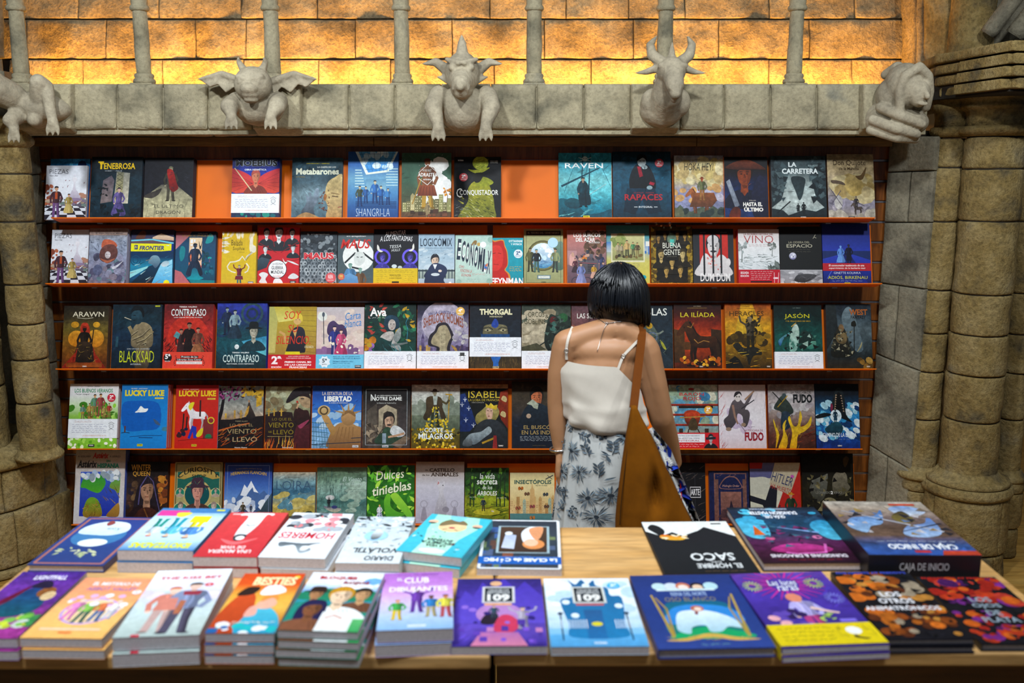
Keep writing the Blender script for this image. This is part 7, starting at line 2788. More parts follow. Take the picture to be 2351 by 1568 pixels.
def espada(a):
 a.mat = 'paint'
 a.bg('#0c2c7c', '#124494', '#1c64ac', '#2c84bc', '#123c5c', '#0a1420', '#080c12', n=.4, seed=9)
 a.s(60, .0, .15, 1, .7, .1, ['#a8d8e8', '#e0f0f4', '#2c8cc4', '#0c3464', '#5cb0d4'], 'e', 4, .45, 140)
 a.b([(.36, .5), (.4, .76), (.5, .93), (.62, .9), (.68, .74), (.7, .52), (.84, .4), (.6, .46)], '#0a1014', '#1a2428')
 a.b([(.44, .62), (.46, .78), (.53, .87), (.6, .82), (.63, .66), (.54, .6)], '#060608')
 for i in range(7):
  a.p([(.43 + .005 * i, .6 + i * .035), (.47 + .006 * i, .61 + i * .035), (.44 + .006 * i, .63 + i * .035)], '#b09478')
  a.p([(.66 - .008 * i, .56 + i * .04), (.62 - .008 * i, .575 + i * .04), (.65 - .008 * i, .59 + i * .04)], '#a48c74')
 a.b([(.34, .62), (.36, .7), (.4, .66), (.38, .56)], '#7c2440')
 a.e(.46, .5, .13, .1, '#dceef4')
 a.fig(.45, .4, .2, '#14384c', '#0c2838', '#3c4c54', '#0c1c28', 'c')
 a.b([(.2, .3), (.4, .4), (.54, .4), (.62, .3), (.5, .2), (.3, .22)], '#0c2c3c', '#1c4c5c')
 a.b([(.0, .5), (.2, .55), (.36, .52), (.2, .48), (.02, .46)], '#0c181c')
 a.t('EL CAMINO DE LA ESPADA', .06, .92, .175, .24, '#dce8f0', .01)
 a.hand(.24, .76, (.14,), '#a8c0d0', 3, .008, .004)
 a.t('YERMO', .48, .58, .03, .05, '#e8e8e0', .02, .2)
B(4, 1875, 1976, 881, 'deep blue comic with sea monster and swordsman', espada, cover='#0c2440', k=2)

# ================================================================== lowest row
def hispania(a):
 a.bg('#c8c8cc', '#cfcdd0', '#c4bcb8', '#a8a09c')
 a.r(.11, .10, .90, .705, '#1c2ca4', '#3c5cc0')
 a.b([(.12, .5), (.2, .64), (.4, .68), (.56, .64), (.62, .54), (.5, .42), (.34, .44), (.22, .48)], '#4ca428', '#2c8c3c')
 a.b([(.7, .5), (.78, .62), (.9, .68), (.9, .42), (.8, .46)], '#7c8c34', '#4ca44c')
 a.s(26, .14, .6, .88, .7, .07, ['#e0e8ec', '#a8bcd8', '#8c9ca8'], 'e', 4, .5)
 a.b([(.2, .1), (.24, .3), (.36, .36), (.5, .3), (.56, .1)], '#8c6420', '#6ca42c')
 a.b([(.66, .1), (.76, .2), (.9, .28), (.9, .1)], '#8a6428', '#b08434')
 a.s(30, .2, .12, .55, .3, .05, ['#a47830', '#5c4418', '#c09444'], 'd', 5)
 a.s(14, .6, .3, .88, .5, .06, ['#7c6440', '#a48c5c', '#4c4428'], 'd', 6, .5, 130)
 a.t('Astérix', .34, .66, .885, .965, '#b03028', .035, .25)
 a.t('Astérix', .04, .43, .76, .86, '#2c3038', .03, .2)
 a.t('EN', .62, .70, .835, .865, '#2c8c74', .04)
 a.t('HISPANIA', .44, .88, .755, .82, '#2c8c74', .05)
 a.t('R. GOSCINNY', .05, .30, .90, .925, '#3c3c4c', .01)
 a.t('A. UDERZO', .68, .90, .90, .925, '#3c3c4c', .01)
 a.hand(.1, .28, (.725,), '#4c4c54', 3, .008, .004)
 a.hand(.6, .8, (.725,), '#4c4c54', 4, .008, .004)
B(5, 168, 283, 1033, 'grey-white comic with map picture and blue spine', hispania, cover='#1c40a0', t=.016, k=3)


def winter(a):
 a.mat = 'paint'
 a.bg('#24140e', '#3c2418', '#4c342c', '#3c2c28', '#1c1414', '#14100e', n=.4, seed=5)
 a.s(24, .7, .3, 1, .75, .08, ['#7c3c1c', '#a85c24', '#c8842c', '#3c2018'], 'e', 4)
 a.s(16, .0, .2, .3, .7, .07, ['#5c4430', '#7c6040', '#2c2430'], 'e', 5)
 a.face(.5, .05, .72, '#b08468', '#241c24', '#241418', 'm', '#14100e')
 a.l([(.3, .3), (.34, .6), (.5, .78), (.64, .68), (.74, .4), (.82, .2)], .03, '#5c5488', .02)
 a.b([(.2, .0), (.3, .2), (.5, .26), (.74, .2), (.86, .0)], '#2c1614', '#48241c')
 a.l([(.6, .0), (.44, .24)], .03, '#7c4c20')
 a.t('WINTER', .10, .58, .855, .955, '#c08c34', .01)
 a.t('QUEEN', .14, .56, .755, .845, '#c08c34', .01)
B(5, 288, 383, 1060, 'dark brown comic with hooded young woman', winter, cover='#1c1412', k=2)


def curiosity(a):
 a.bg('#8c8458', '#a49c6c', '#9c9464', '#8a7c4c')
 a.frame(.03, .02, '#5c5030')
 a.r(.06, .55, .94, .84, '#1c5c50')
 a.o(.48, .47, .3, '#b8a468')
 a.o(.48, .47, .26, '#0e4c50')
 for x in (.12, .87):
  a.o(x, .50, .1, '#d0c894')
  a.o(x, .50, .088, '#1c7c64')
 for x in (.14, .84):
  a.o(x, .22, .16, '#d0c894')
  a.o(x, .22, .145, '#1c7c64')
 a.face(.14, .10, .26, '#c8bcac', '#6c5c54', '#b8ac9c', '', '#3c302c')
 a.face(.84, .10, .26, '#c8bcac', '#8c7c74', '#a89c8c', '', '#3c302c')
 a.face(.12, .44, .14, '#b8a89c', '#5c4c44', '#a89888', '', '#3c302c')
 a.face(.87, .44, .14, '#b8a89c', '#5c4c44', '#a89888', '', '#3c302c')
 a.face(.49, .12, .60, '#c88c7c', '#3c2c38', '#4c342c', 'h', '#3c2838')
 a.p([(.46, .34), (.54, .34), (.53, .08), (.47, .08)], '#a07464')
 a.s(10, .3, .55, .68, .68, .03, ['#a8a468', '#1c7c6c'], 'd', 4)
 a.p([(.04, .74), (.25, .9), (.5, .955), (.75, .9), (.96, .74), (.8, .72), (.5, .8), (.2, .72)], '#a88c44', '#b89c54')
 a.t('CURIOSITY', .07, .93, .72, .80, '#1c2420', .02, 0, 0, .125)
 a.t('SHOP', .36, .66, .745, .80, '#1c2420', .015)
B(5, 398, 508, 1061, 'gold and green comic with oval cameo portraits', curiosity, cover='#5c5434', k=2)


def hermanos(a):
 a.bg('#8ca0bc', '#a8b8d0', '#5c88c8', '#3c64b0', '#243c84', '#182860')
 a.p([(.1, .25), (.3, .46), (.42, .64), (.48, .58), (.56, .70), (.66, .56), (.74, .48), (.84, .54), (1, .4), (1, .1), (.1, .1)], '#4c6ca0', '#3c5c94')
 a.p([(.34, .46), (.42, .64), (.48, .58), (.56, .70), (.6, .6), (.52, .52), (.46, .44)], '#d8e0ec')
 a.p([(.56, .7), (.66, .56), (.72, .5), (.62, .52)], '#e4eaf0')
 a.s(24, .0, .12, 1, .4, .12, ['#c4d0e0', '#a4b4d0', '#dce4ec'], 'e', 4, .5)
 a.mt(.14, .2, '#24385c', '#34507c', 7, 7)
 a.p([(0, .0), (.1, .14), (.4, .04), (.7, .12), (.86, .34), (1, .5), (1, 0)], '#1c2c34', '#3c5464')
 a.l([(.2, .06), (.5, .1), (.76, .2)], .05, '#3c4c44', .03)
 a.fig(.40, .1, .25, '#4c4434', '#3c3428', '#a88c70', '#2c2418', '')
 a.fig(.57, .16, .15, '#24304c', '#24304c', '#a88c70', '#1c1c24', '')
 a.frame(.06, .006, '#8494bc')
 a.t('La formidable aventura de los', .24, .78, .885, .905, '#94824c', .0, 0, 0, .01)
 a.t('HERMANOS FLANCHIN', .13, .88, .78, .835, '#b8942c', .015, 0, 0, .035)
B(5, 513, 623, 1062, 'blue alpine comic with two small climbers', hermanos, cover='#1c2c6c', k=2)


def loira(a):
 a.mat = 'paint'
 a.bg('#5c5c24', '#b8a448', '#c8b45c', '#7ca0a4', '#4c7c98', '#7ca4ac', '#b0a48c', n=.3, seed=4)
 a.s(20, .0, .3, 1, .65, .14, ['#3c6c88', '#5c90a4', '#c8b868', '#d8cc84'], 'e', 5, .4, 15)
 a.r(0, .10, 1, .14, '#4c5c2c')
 a.s(10, .75, .06, 1, .22, .08, ['#24381c', '#34482c'], 'e', 6)
 a.l([(.38, .38), (.42, .42), (.46, .38)], .016, '#e4e8e4')
 a.s(8, .05, .24, .4, .32, .016, ['#dce0dc'], 'd', 7, .5, 0)
 a.t('LOIRA', .08, .90, .655, .83, '#34506c', -.015)
 a.t('Étienne Davodeau', .36, .64, .89, .91, '#6c6454')
B(5, 625, 723, 1084, 'small river landscape comic in yellow and blue', loira, cover='#7c9494', k=2)


def sauces(a):
 a.mat = 'paint'
 a.bg('#7c9c94', '#5c8880', '#4c7c78', '#8cb0a4', '#6c8c74', '#4c5c40', n=.3, seed=6)
 a.s(40, .0, .3, .55, 1, .08, ['#3c5c54', '#2c4a48', '#4c7068'], 'd', 3, .3, 85)
 a.s(20, .55, .2, 1, .85, .12, ['#9cb8a8', '#8cac9c', '#a8c4b4'], 'e', 4, .5, 0)
 a.b([(.14, .3), (.26, .22), (.42, .2), (.5, .26), (.36, .28), (.24, .3)], '#c8c8a8', '#6c6c8c')
 a.e(.27, .46, .09, .045, '#d0d4d4')
 a.fig(.25, .28, .18, '#24242c', '#24242c', '#4c4038', '#24201c', '')
 a.e(.36, .29, .06, .03, '#3c4480')
 a.s(10, .1, .1, .5, .22, .05, ['#b0c4bc', '#3c5a5c'], 'd', 5, .2, 0)
 a.t('El Viento', .52, .90, .75, .83, '#b4ccc4', .0, .3)
 a.t('en los Sauces', .46, .94, .68, .74, '#b4ccc4', .0, .3)
 a.hand(.55, .9, (.6, .56), '#34484c', 3, .014, .005)
 a.t('Michel Plessix', .62, .86, .905, .93, '#34342c', .01, .2)
B(5, 726, 841, 1073, 'misty green comic with rowing boat and parasol', sauces, cover='#5c7c70', k=2)


def dulces(a):
 a.bg('#1c4c14', '#246418', '#286c1c', '#1e5418', '#12300c', n=.3, seed=3)
 a.s(90, .0, .0, 1, 1, .09, ['#3c8c24', '#5cac2c', '#2c7418', '#8cc83c', '#1c5414', '#a8d848'], 'l', 4, .5)
 a.b([(.36, .36), (.42, .5), (.5, .48), (.5, .3), (.64, .2), (.8, .16), (.6, .06), (.42, .1)], '#3c9024', '#68b42c')
 a.b([(.5, .48), (.62, .52), (.76, .4), (.94, .2), (.96, .1), (.86, .1), (.7, .26), (.58, .36)], '#5cac2c', '#94cc3c')
 a.fig(.27, .08, .24, '#d8dce4', '#c8d0e0', '#d8b08c', '#c8a02c', 'd')
 a.s(10, .2, .08, .34, .2, .012, ['#34508c'], 'e', 6)
 a.t('Dulces', .18, .78, .76, .92, '#e0e4c8', .0, .2, 6)
 a.t('tinieblas', .10, .94, .52, .68, '#e0e4c8', .015, .2, 10)
B(5, 842, 951, 1068, 'leafy green comic with white script title', dulces, cover='#1c4c14', k=1)


def castillo(a):
 a.bg('#a4a4b4', '#acacbc', '#b4b4c4', '#bcbcc8', '#a49c98', '#94847c')
 a.b([(.40, .08), (.42, .3), (.48, .46), (.47, .54), (.44, .62), (.46, .70), (.5, .65), (.55, .65), (.59, .68), (.6, .6), (.57, .54), (.58, .46), (.64, .32), (.64, .16), (.6, .08)], '#8a8894', '#c8c8d0')
 a.s(26, .42, .12, .62, .6, .03, ['#b4b4c0', '#94929e', '#d8d8e0'], 'd', 4, .4, 80)
 a.p([(.445, .62), (.46, .69), (.49, .65)], '#b07474')
 a.o(.56, .615, .012, '#3c3c44')
 a.e(.62, .22, .07, .05, '#84828e')
 for x in (.17, .8):
  a.b([(x - .06, .05), (x - .03, .22), (x, .27), (x + .04, .22), (x + .06, .05)], '#8c8a98')
  a.ring(x, .31, .07, .012, '#94929e')
 a.hand(.35, .65, (.945,), '#5c5450', 3, .008, .004)
 a.t('EL', .20, .26, .85, .875, '#3c2c24', .02)
 a.t('CASTILLO', .28, .80, .835, .895, '#3c2c24', .03)
 a.t('de los', .13, .28, .77, .80, '#3c2c24', .02)
 a.t('ANIMALES', .31, .88, .76, .825, '#3c2c24', .03)
B(5, 954, 1066, 1060, 'pale grey comic with upright white cat', castillo, cover='#94929c', k=1)


def arboles(a):
 a.mat = 'paint'
 a.bg('#4c5c10', '#84901c', '#9ca824', '#345c1c', '#1c3c18', '#14240f', n=.4, seed=7)
 a.s(60, .0, .45, 1, 1, .08, ['#1c4018', '#2c5c20', '#4c8028', '#122c10', '#68a030'], 'l', 4, .6)
 a.s(50, .0, .0, 1, .35, .1, ['#8c9c1c', '#4c6414', '#c0b82c', '#283c10', '#5c7818', '#6c5420'], 'd', 5, .5, 10)
 for x in (.12, .2, .72, .8, .9):
  a.l([(x, .3), (x + .01, .9)], .025, '#24341c')
 a.e(.5, .2, .3, .06, '#b8b42c')
 a.fig(.42, .22, .24, '#2c3c48', '#3c3428', '#a88c68', '#2c2018', '')
 a.l([(.6, .22), (.66, .21)], .03, '#d0c8b0')
 a.t('la vida', .34, .68, .80, .90, '#dce4d8', .0, .1)
 a.t('secreta', .27, .74, .70, .79, '#e4e8e0', .01, .1)
 a.t('de los', .40, .62, .61, .68, '#dce4d8', .0, .1)
 a.t('ÁRBOLES', .28, .73, .50, .60, '#e4e8e0', .01, .1)
 a.hand(.1, .28, (.47,), '#d0d8cc', 3, .008, .008)
 a.hand(.72, .92, (.455,), '#d0d8cc', 4, .008, .008)
B(5, 1067, 1169, 1074, 'forest comic with walker and white hand lettering', arboles, cover='#1c3014', k=1)


def insecto(a):
 a.bg('#3c6c70', '#4c7c7c', '#c8ac6c', '#d0bc84', '#d8c894', '#d4c890', '#a89c74')
 a.r(0, .1, 1, .2, '#4c7c7c')
 a.city(.0, 1, .19, .34, ['#c09c60', '#a88450', '#d0b47c', '#94a894', '#b8945c'], 14, 5, '#8c6c40')
 a.p([(.44, .19), (.56, .19), (.55, .66), (.52, .70), (.5, .80), (.48, .70), (.45, .66)], '#b8945c', '#c8a870')
 for (x, y, c) in ((.24, .68, '#a85c20'), (.38, .57, '#6c4c34'), (.50, .32, '#8c4444'), (.80, .56, '#3c4448'), (.82, .32, '#5c4434'), (.18, .29, '#94543c'), (.5, .1, '#a87038')):
  a.b([(x - .06, y + .02), (x - .02, y + .045), (x, y), (x - .04, y - .03)], c)
  a.b([(x + .06, y + .03), (x + .02, y + .045), (x, y), (x + .05, y - .02)], c)
  a.l([(x - .02, y + .03), (x + .02, y - .03)], .012, '#2c2420')
 a.l([(.8, .87), (.97, .95)], .02, '#34383c')
 a.l([(.84, .95), (.95, .87)], .012, '#34383c')
 a.t('INSECTÓPOLIS', .10, .93, .775, .875, '#24504c', .025)
 a.t('PETER KUPER', .58, .84, .735, .755, '#4c6c64', .0)
B(5, 1171, 1274, 1085, 'sand-coloured comic with skyline and butterflies', insecto, cover='#c0ac78', k=1)


def negrote(a):
 a.bg('#101014', '#121216', '#0e0e12')
 a.s(50, .3, .0, 1, .95, .07, ['#5c5048', '#3c342e', '#746458'], 'd', 4, .35, 25)
 a.r(.3, .0, .62, .62, '#16171c')
 a.frame(.3, .006, '#3c3c44')
 a.r(.56, .42, .86, .6, '#d0d0d4')
 a.r(.572, .432, .848, .588, '#131318')
 a.t('ARTE', .58, .83, .46, .565, '#d8d8dc', .02)
B(5, 1540, 1622, 1062, 'black comic with thin brown strokes behind the bag', negrote, cover='#101014', k=1)


def midnight(a):
 a.mat = 'paint'
 a.bg('#141c48', '#18204c', '#1a2250', '#141a3c', n=.15, seed=4)
 a.r(.12, .0, .94, .96, '#84584c', '#7c5650')
 a.r(.15, .0, .91, .94, '#1c2450', '#18204a')
 for sx in (.13, .84):
  a.r(sx, .0, sx + .1, .84, '#7c5248', '#745048')
  a.s(16, sx, .0, sx + .1, .84, .03, ['#241c3c', '#a87868'], 'd', 5)
 a.r(.28, .0, .80, .60, '#5c3c3c', '#946458')
 a.b([(.28, .66), (.3, .78), (.42, .88), (.54, .90), (.68, .88), (.78, .78), (.8, .66)], '#8c6058')
 a.b([(.30, .67), (.32, .77), (.43, .86), (.54, .88), (.66, .86), (.76, .77), (.78, .67)], '#161e48')
 a.t('Midnight Order', .33, .76, .68, .735, '#b88c7c', .0, .2)
 a.p([(.48, .24), (.54, .44), (.58, .34), (.62, .24)], '#2c2030')
 a.s(14, .28, .0, .8, .24, .08, ['#3c2830', '#2c2030', '#4c3438'], 's', 6)
 a.s(16, .16, .885, .9, .935, .03, ['#b48474', '#241c3c'], 'd', 7)
B(5, 1630, 1722, 1081, 'navy comic with copper ornamental frame', midnight, cover='#16204c', k=1)


def muerto(a):
 a.bg('#b8b8a4', '#c4c4b0', '#b8b4a0', '#a8a090')
 a.p([(0, .9), (0, 1), (.26, 1), (.24, .9)], '#941c14')
 a.p([(0, .76), (.0, .9), (.24, .9), (.26, 1), (.5, 1), (.42, .74)], '#4c4c74', '#5c5c84')
 a.b([(.0, .5), (.0, .72), (.14, .76), (.3, .76), (.4, .7), (.42, .5)], '#b8b8a8')
 a.p([(.5, .18), (.86, 1), (1, 1), (1, .0), (.7, .0)], '#a82018')
 a.p([(.5, 1), (1, 1), (.98, .9), (.78, .46), (.38, .64)], '#a49880', '#b4aa90')
 a.p([(0, .46), (.3, .38), (.4, .62), (.54, .58), (.5, .2), (.3, .18), (.24, .3), (0, .36)], '#181a24')
 a.fig(.8, .0, .5, '#243420', '#1c2818', '#a88468', '#b88420', 'h')
 a.fig(.4, .0, .2, '#2c2c34', '#24242c', '#a88468', '#1c1814', '')
 a.l([(.54, .06), (.58, .3)], .022, '#1c1c20')
 a.t('HITLER', .43, .86, .65, .80, '#2c3458', .0, 0, -18)
 a.t('HA MUERTO', .40, .82, .525, .61, '#a02824', .0, 0, -18)
 a.o(.84, .77, .035, '#b0509c')
B(5, 1724, 1841, 1062, 'cream and red comic with slanted title', muerto, cover='#1c1c24', k=2)


def leonardo(a):
 a.mat = 'paint'
 a.bg('#14140e', '#1c1a12', '#24200f', '#121008', '#0c0b08', n=.4, seed=8)
 a.b([(.18, .4), (.14, .5), (.18, .58), (.22, .72), (.36, .8), (.5, .7), (.44, .4), (.3, .3)], '#3c3c30', '#74746a')
 a.b([(.92, .5), (.88, .58), (.86, .7), (.74, .76), (.6, .66), (.6, .44), (.76, .4)], '#4c4838', '#847c68')
 a.b([(.16, .62), (.2, .84), (.4, .98), (.7, .98), (.9, .9), (.96, .84), (.8, .72), (.6, .74), (.4, .68)], '#0c0b08', '#1a160e')
 a.b([(.84, .8), (.92, .92), (.86, .96), (.8, .9)], '#4c3c20')
 a.o(.52, .24, .17, '#5c5640', '#847c5c')
 a.o(.52, .24, .1, '#1c1a12')
 a.s(60, .1, .05, .95, .66, .05, ['#5c5434', '#14120c', '#847a54', '#3c3820', '#0c0a08'], 's', 4)
 a.t('LEONARDO', .26, .54, .42, .455, '#84847c', .0)
 a.t('2', .545, .59, .415, .46, '#e0e0dc', .04)
 a.t('VINCI', .60, .76, .42, .455, '#84847c', .0)
B(5, 1844, 1964, 1041, 'blackish comic with two antique profiles', leonardo, cover='#100e0a', k=1)


# the blue book peeping out behind the first chess-plaza comic
def azulito(a):
 a.mat = 'paint'
 a.bg('#1c4c8c', '#2474b8', '#1c64b0', '#2c84cc', '#3c9ce0', n=.4, seed=3)
 a.s(20, .0, .2, 1, .95, .1, ['#3cace8', '#14408c', '#1c2c5c', '#5cc4f0'], 'e', 4)

# one tall blue book stands behind the first comic of the top row
def add_behind():
 art = Art(0.180, 0.288)
 azulito(art)
 return art
blue_art = add_behind()

# ================================================================== display tables in front
TZ = 0.92
yb_t = atz(1380, 1210, TZ).y
yf_t = atz(1300, 1500, TZ).y
x_gap = atz(1130, 1500, TZ).x
x_l = atz(-172, 1490, TZ).x
x_r = atz(2300, 1330, TZ).x + 0.01
for i, (xa, xb, yf, lab) in enumerate(((x_l, x_gap - .004, yf_t - .012, 'pale beech display table bearing the taller book stacks'),
          (x_gap + .004, x_r, yf_t, 'pale beech display table bearing the black boxed set'))):
 root = empty('display_table', ((xa + xb) / 2, (yf + yb_t) / 2, 0), lab, 'table')
 o = root.location
 m = MB()
 m.bbox_bevel(xa, xb, yf, yb_t, TZ - .028, TZ, .004, 2)
 m.build('table_top', MAT['table'], root, False, o)
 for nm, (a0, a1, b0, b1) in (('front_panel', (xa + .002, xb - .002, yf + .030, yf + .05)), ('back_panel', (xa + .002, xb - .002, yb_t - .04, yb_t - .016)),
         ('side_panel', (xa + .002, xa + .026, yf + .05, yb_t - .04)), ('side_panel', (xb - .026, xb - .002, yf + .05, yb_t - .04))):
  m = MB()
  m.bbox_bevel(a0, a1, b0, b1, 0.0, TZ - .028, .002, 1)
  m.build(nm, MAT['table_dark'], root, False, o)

TB = []


def T(fl, fr, bl, br, label, fn, n=1, t=0.02, hard=False, cover=None, flip=False, name='comic_book', cat='book', under='', lean=0.0):
 """a stack on the table: picture corners of its top cover -> real size, turn and place (n copies of thickness t)"""
 zt = TZ + n * t + 0.0026 * (n - 1)
 P = [atz(x, y, zt) for x, y in (fl, fr, bl, br)]
 front, back = (P[0] + P[1]) / 2, (P[2] + P[3]) / 2
 w = ((P[1] - P[0]).length + (P[3] - P[2]).length) / 2
 w *= .982
 ax = ((P[1] - P[0]).normalized() + (P[3] - P[2]).normalized()).normalized()
 d = Vector((-ax.y, ax.x, 0))
 h = (back - front).dot(d)
 c = (front + back) / 2
 art = Art(w, h)
 fn(art)
 ang = math.atan2(ax.y, ax.x) + (math.pi if flip else 0)
 TB.append((c, w, h, t, n, ang, label, art, hard, cover, name, cat, under))


def place_table():
 for i, (c, w, h, t, n, ang, label, art, hard, cover, name, cat, under) in enumerate(TB):
  g = random.Random(i * 5 + 1)
  root = build_book(art, w, h, t, label, hard, cover, cat, 'books laid on the display tables', name)
  for j in range(n):
   r = root if j == 0 else copy_tree(root)
   a2 = ang + (g.uniform(-.01, .01) if j else 0)
   z = TZ + 0.0003 + (n - 1 - j) * (t + 0.0026)
   off = Vector((g.uniform(-.006, .006), -g.uniform(.001, .008), 0)) if j else Vector((0, 0, 0))
   ca, sa = math.cos(a2), math.sin(a2)
   r.location = Vector((c.x - (w / 2 * ca - h / 2 * sa), c.y - (w / 2 * sa + h / 2 * ca), z)) + off
   r.rotation_euler = (0, 0, a2)
   if j:
    r['label'] = ('second copy down under the ', 'third copy down under the ', 'bottom copy under the ')[j - 1] + label


# --- front row, facing the viewer
def t_violet(a):
 a.mat = 'paint'
 a.bg('#b03c9c', '#a83c98', '#5c2c84', '#6c34a0', '#4c2c94', n=.3, seed=3)
 a.s(26, .0, .15, 1, .35, .08, ['#7cc44c', '#c8d83c', '#3c8c4c', '#d8dcd8'], 'e', 4)
 a.b([(.2, .34), (.3, .6), (.5, .74), (.7, .7), (.84, .5), (.8, .36), (.5, .28)], '#145c6c', '#1c3c7c')
 a.b([(.1, .4), (.24, .6), (.4, .76), (.3, .5)], '#6c1438')
 a.e(.72, .66, .13, .08, '#8c5428')
 a.e(.8, .6, .1, .07, '#e0c090')
 a.b([(.4, .74), (.5, .84), (.66, .82), (.7, .72)], '#241c3c')
 a.t('LIGHTFALL', .3, .8, .86, .93, '#e4e0f0', .03)
 a.hand(.1, .5, (.08,), '#e8c8e0', 3, .015, .01)
T((-118, 1466), (36, 1466), (38, 1313), (205, 1313), 'violet paperback with teal-caped figure', t_violet, 2, .02, cover='#6c3490')


def t_orange(a):
 a.bg('#e8b060', '#e8b468', '#e8a868', '#e49468', '#e09068')
 a.o(.52, .42, .36, '#b89ad0')
 a.o(.52, .42, .32, '#e8c898')
 for (x, y, s_, c1, c2) in ((.3, .28, .34, '#d880b8', '#d070b0'), (.48, .24, .38, '#7cb04c', '#3c5c50'), (.66, .26, .36, '#c86c40', '#2c5c94'), (.8, .3, .3, '#e4dcd8', '#b8bcc8')):
  a.fig(x, y, s_, c1, c2, '#e8c4ac', '#c8c4cc', '')
 a.s(10, .1, .5, .9, .68, .05, ['#e8e4e8', '#d0a8d0'], 'e', 4)
 a.t('EL MISTERIO DE', .2, .84, .86, .92, '#e8e0e4', .03)
 a.t('ABBOT VALLEY', .18, .86, .77, .83, '#a070a8', .02)
 a.r(.12, .12, .88, .15, '#ecc8a8')
 a.r(.4, .07, .56, .095, '#d86834')
 a.sticker(.9, .74, .06, '#e8e4e4', '2ª', '#8a8a8a')
T((38, 1466), (236, 1466), (200, 1326), (362, 1330), 'peach paperback with round group picture', t_orange, 2, .019, cover='#e0a468')


def t_kiss(a):
 a.bg('#a8b8b4', '#b8c8c4', '#c0d0d4', '#c8c4dc', '#d8e0ec', '#dce8f0')
 a.s(16, .0, .4, 1, .65, .12, ['#c8c0d8', '#b8c8c8', '#d4cce0'], 'e', 3, .5)
 a.fig(.40, .06, .66, '#c47868', '#b89a94', '#e8c0ac', '#b85c34', '')
 a.fig(.64, .04, .74, '#7c88a8', '#4c485c', '#d8b4a4', '#3c3434', '')
 a.p([(.52, .64), (.76, .64), (.74, .58), (.54, .58)], '#8c2c3c')
 a.p([(.3, .54), (.5, .54), (.54, .36), (.26, .36)], '#c87c6c')
 a.r(.54, .3, .62, .5, '#a86448')
 a.t('THE KISS BET', .10, .92, .84, .89, '#c82c40', .03)
 a.hand(.4, .8, (.94,), '#c8a8b0', 3, .012, .006)
 a.e(.8, .74, .06, .03, '#c83c4c')
 a.t('2', .78, .82, .725, .755, '#f0e0e0', .02)
 a.r(.2, .0, .3, .03, '#c02c40')
T((234, 1467), (440, 1457), (380, 1310), (552, 1306), 'pale comic with cuddling couple and red title', t_kiss, 2, .027, cover='#b8c0c4')


def t_besties(a):
 a.bg('#1c84a4', '#c0782c', '#e0b04c', '#e0a03c', '#d0501c', '#c84418')
 a.b([(.0, .0), (.04, .4), (.2, .66), (.4, .6), (.5, .3), (.5, .0)], '#a83c18', '#c84c20')
 a.b([(.1, .6), (.2, .74), (.4, .74), (.34, .62)], '#2c1c18')
 a.b([(.4, .0), (.44, .3), (.6, .42), (.8, .36), (.96, .2), (.96, .0)], '#1c90b4', '#4cb4cc')
 a.b([(.5, .4), (.54, .52), (.7, .56), (.8, .46), (.7, .38)], '#e4a890')
 a.b([(.54, .5), (.56, .6), (.72, .62), (.8, .52), (.68, .56)], '#d88c3c')
 a.b([(.4, .26), (.42, .4), (.52, .42), (.56, .28)], '#e4a494')
 a.b([(.46, .62), (.5, .76), (.7, .78), (.84, .68), (.7, .62)], '#dce8ec')
 a.s(12, .0, .0, 1, .14, .08, ['#1cb0b4', '#1c5c9c', '#e4e8ec'], 'e', 4)
 a.t('BESTIES', .24, .92, .78, .93, '#ecdca8', .04)
 a.hand(.2, .9, (.16,), '#e8d8c8', 3, .03, .016)
 a.o(.9, .93, .05, '#e8c43c')
T((446, 1452), (634, 1457), (582, 1318), (700, 1316), 'orange and blue comic with chef and mermaid tones', t_besties, 3, .0185, cover='#c86428')


def t_bloques(a):
 a.bg('#0e7c74', '#148474', '#1c8c78', '#3c8cd0', '#d8e4f0', '#e4ecf4')
 a.s(10, .0, .7, 1, .98, .12, ['#e8eef4', '#6ca8e0', '#f0f4f8'], 'e', 3)
 a.b([(.0, .62), (.3, .7), (.7, .7), (1, .66), (1, .5), (0, .5)], '#1c7c5c')
 for (x, y, s_, sk, hr, cl, k_) in ((.22, .36, .36, '#a87850', '#14383c', '#1c8478', 'h'), (.84, .34, .4, '#c09468', '#1c1814', '#6c4430', ''), (.56, .2, .56, '#e8c8a8', '#b8841c', '#ecf0f0', ''), (.28, .02, .48, '#7c4c30', '#1c1c44', '#7c4c34', 'l')):
  a.face(x, y, s_, sk, hr, cl, k_, '#2c1c18')
 a.r(.44, .0, .86, .3, '#e8ecec', '#eceff0')
 a.l([(.5, .2), (.6, .25), (.72, .2)], .03, '#c87848')
 a.r(.86, .0, 1, .2, '#3ca45c', '#5cb46c')
 a.t('BLOQUES', .14, .66, .86, .93, '#b42430', .05)
 a.t('ROJOS', .50, .86, .77, .84, '#8c1c34', .05)
T((640, 1447), (830, 1453), (714, 1314), (878, 1318), 'comic of hugging friends on a tall stack', t_bloques, 4, .0155, cover='#3c8c7c')


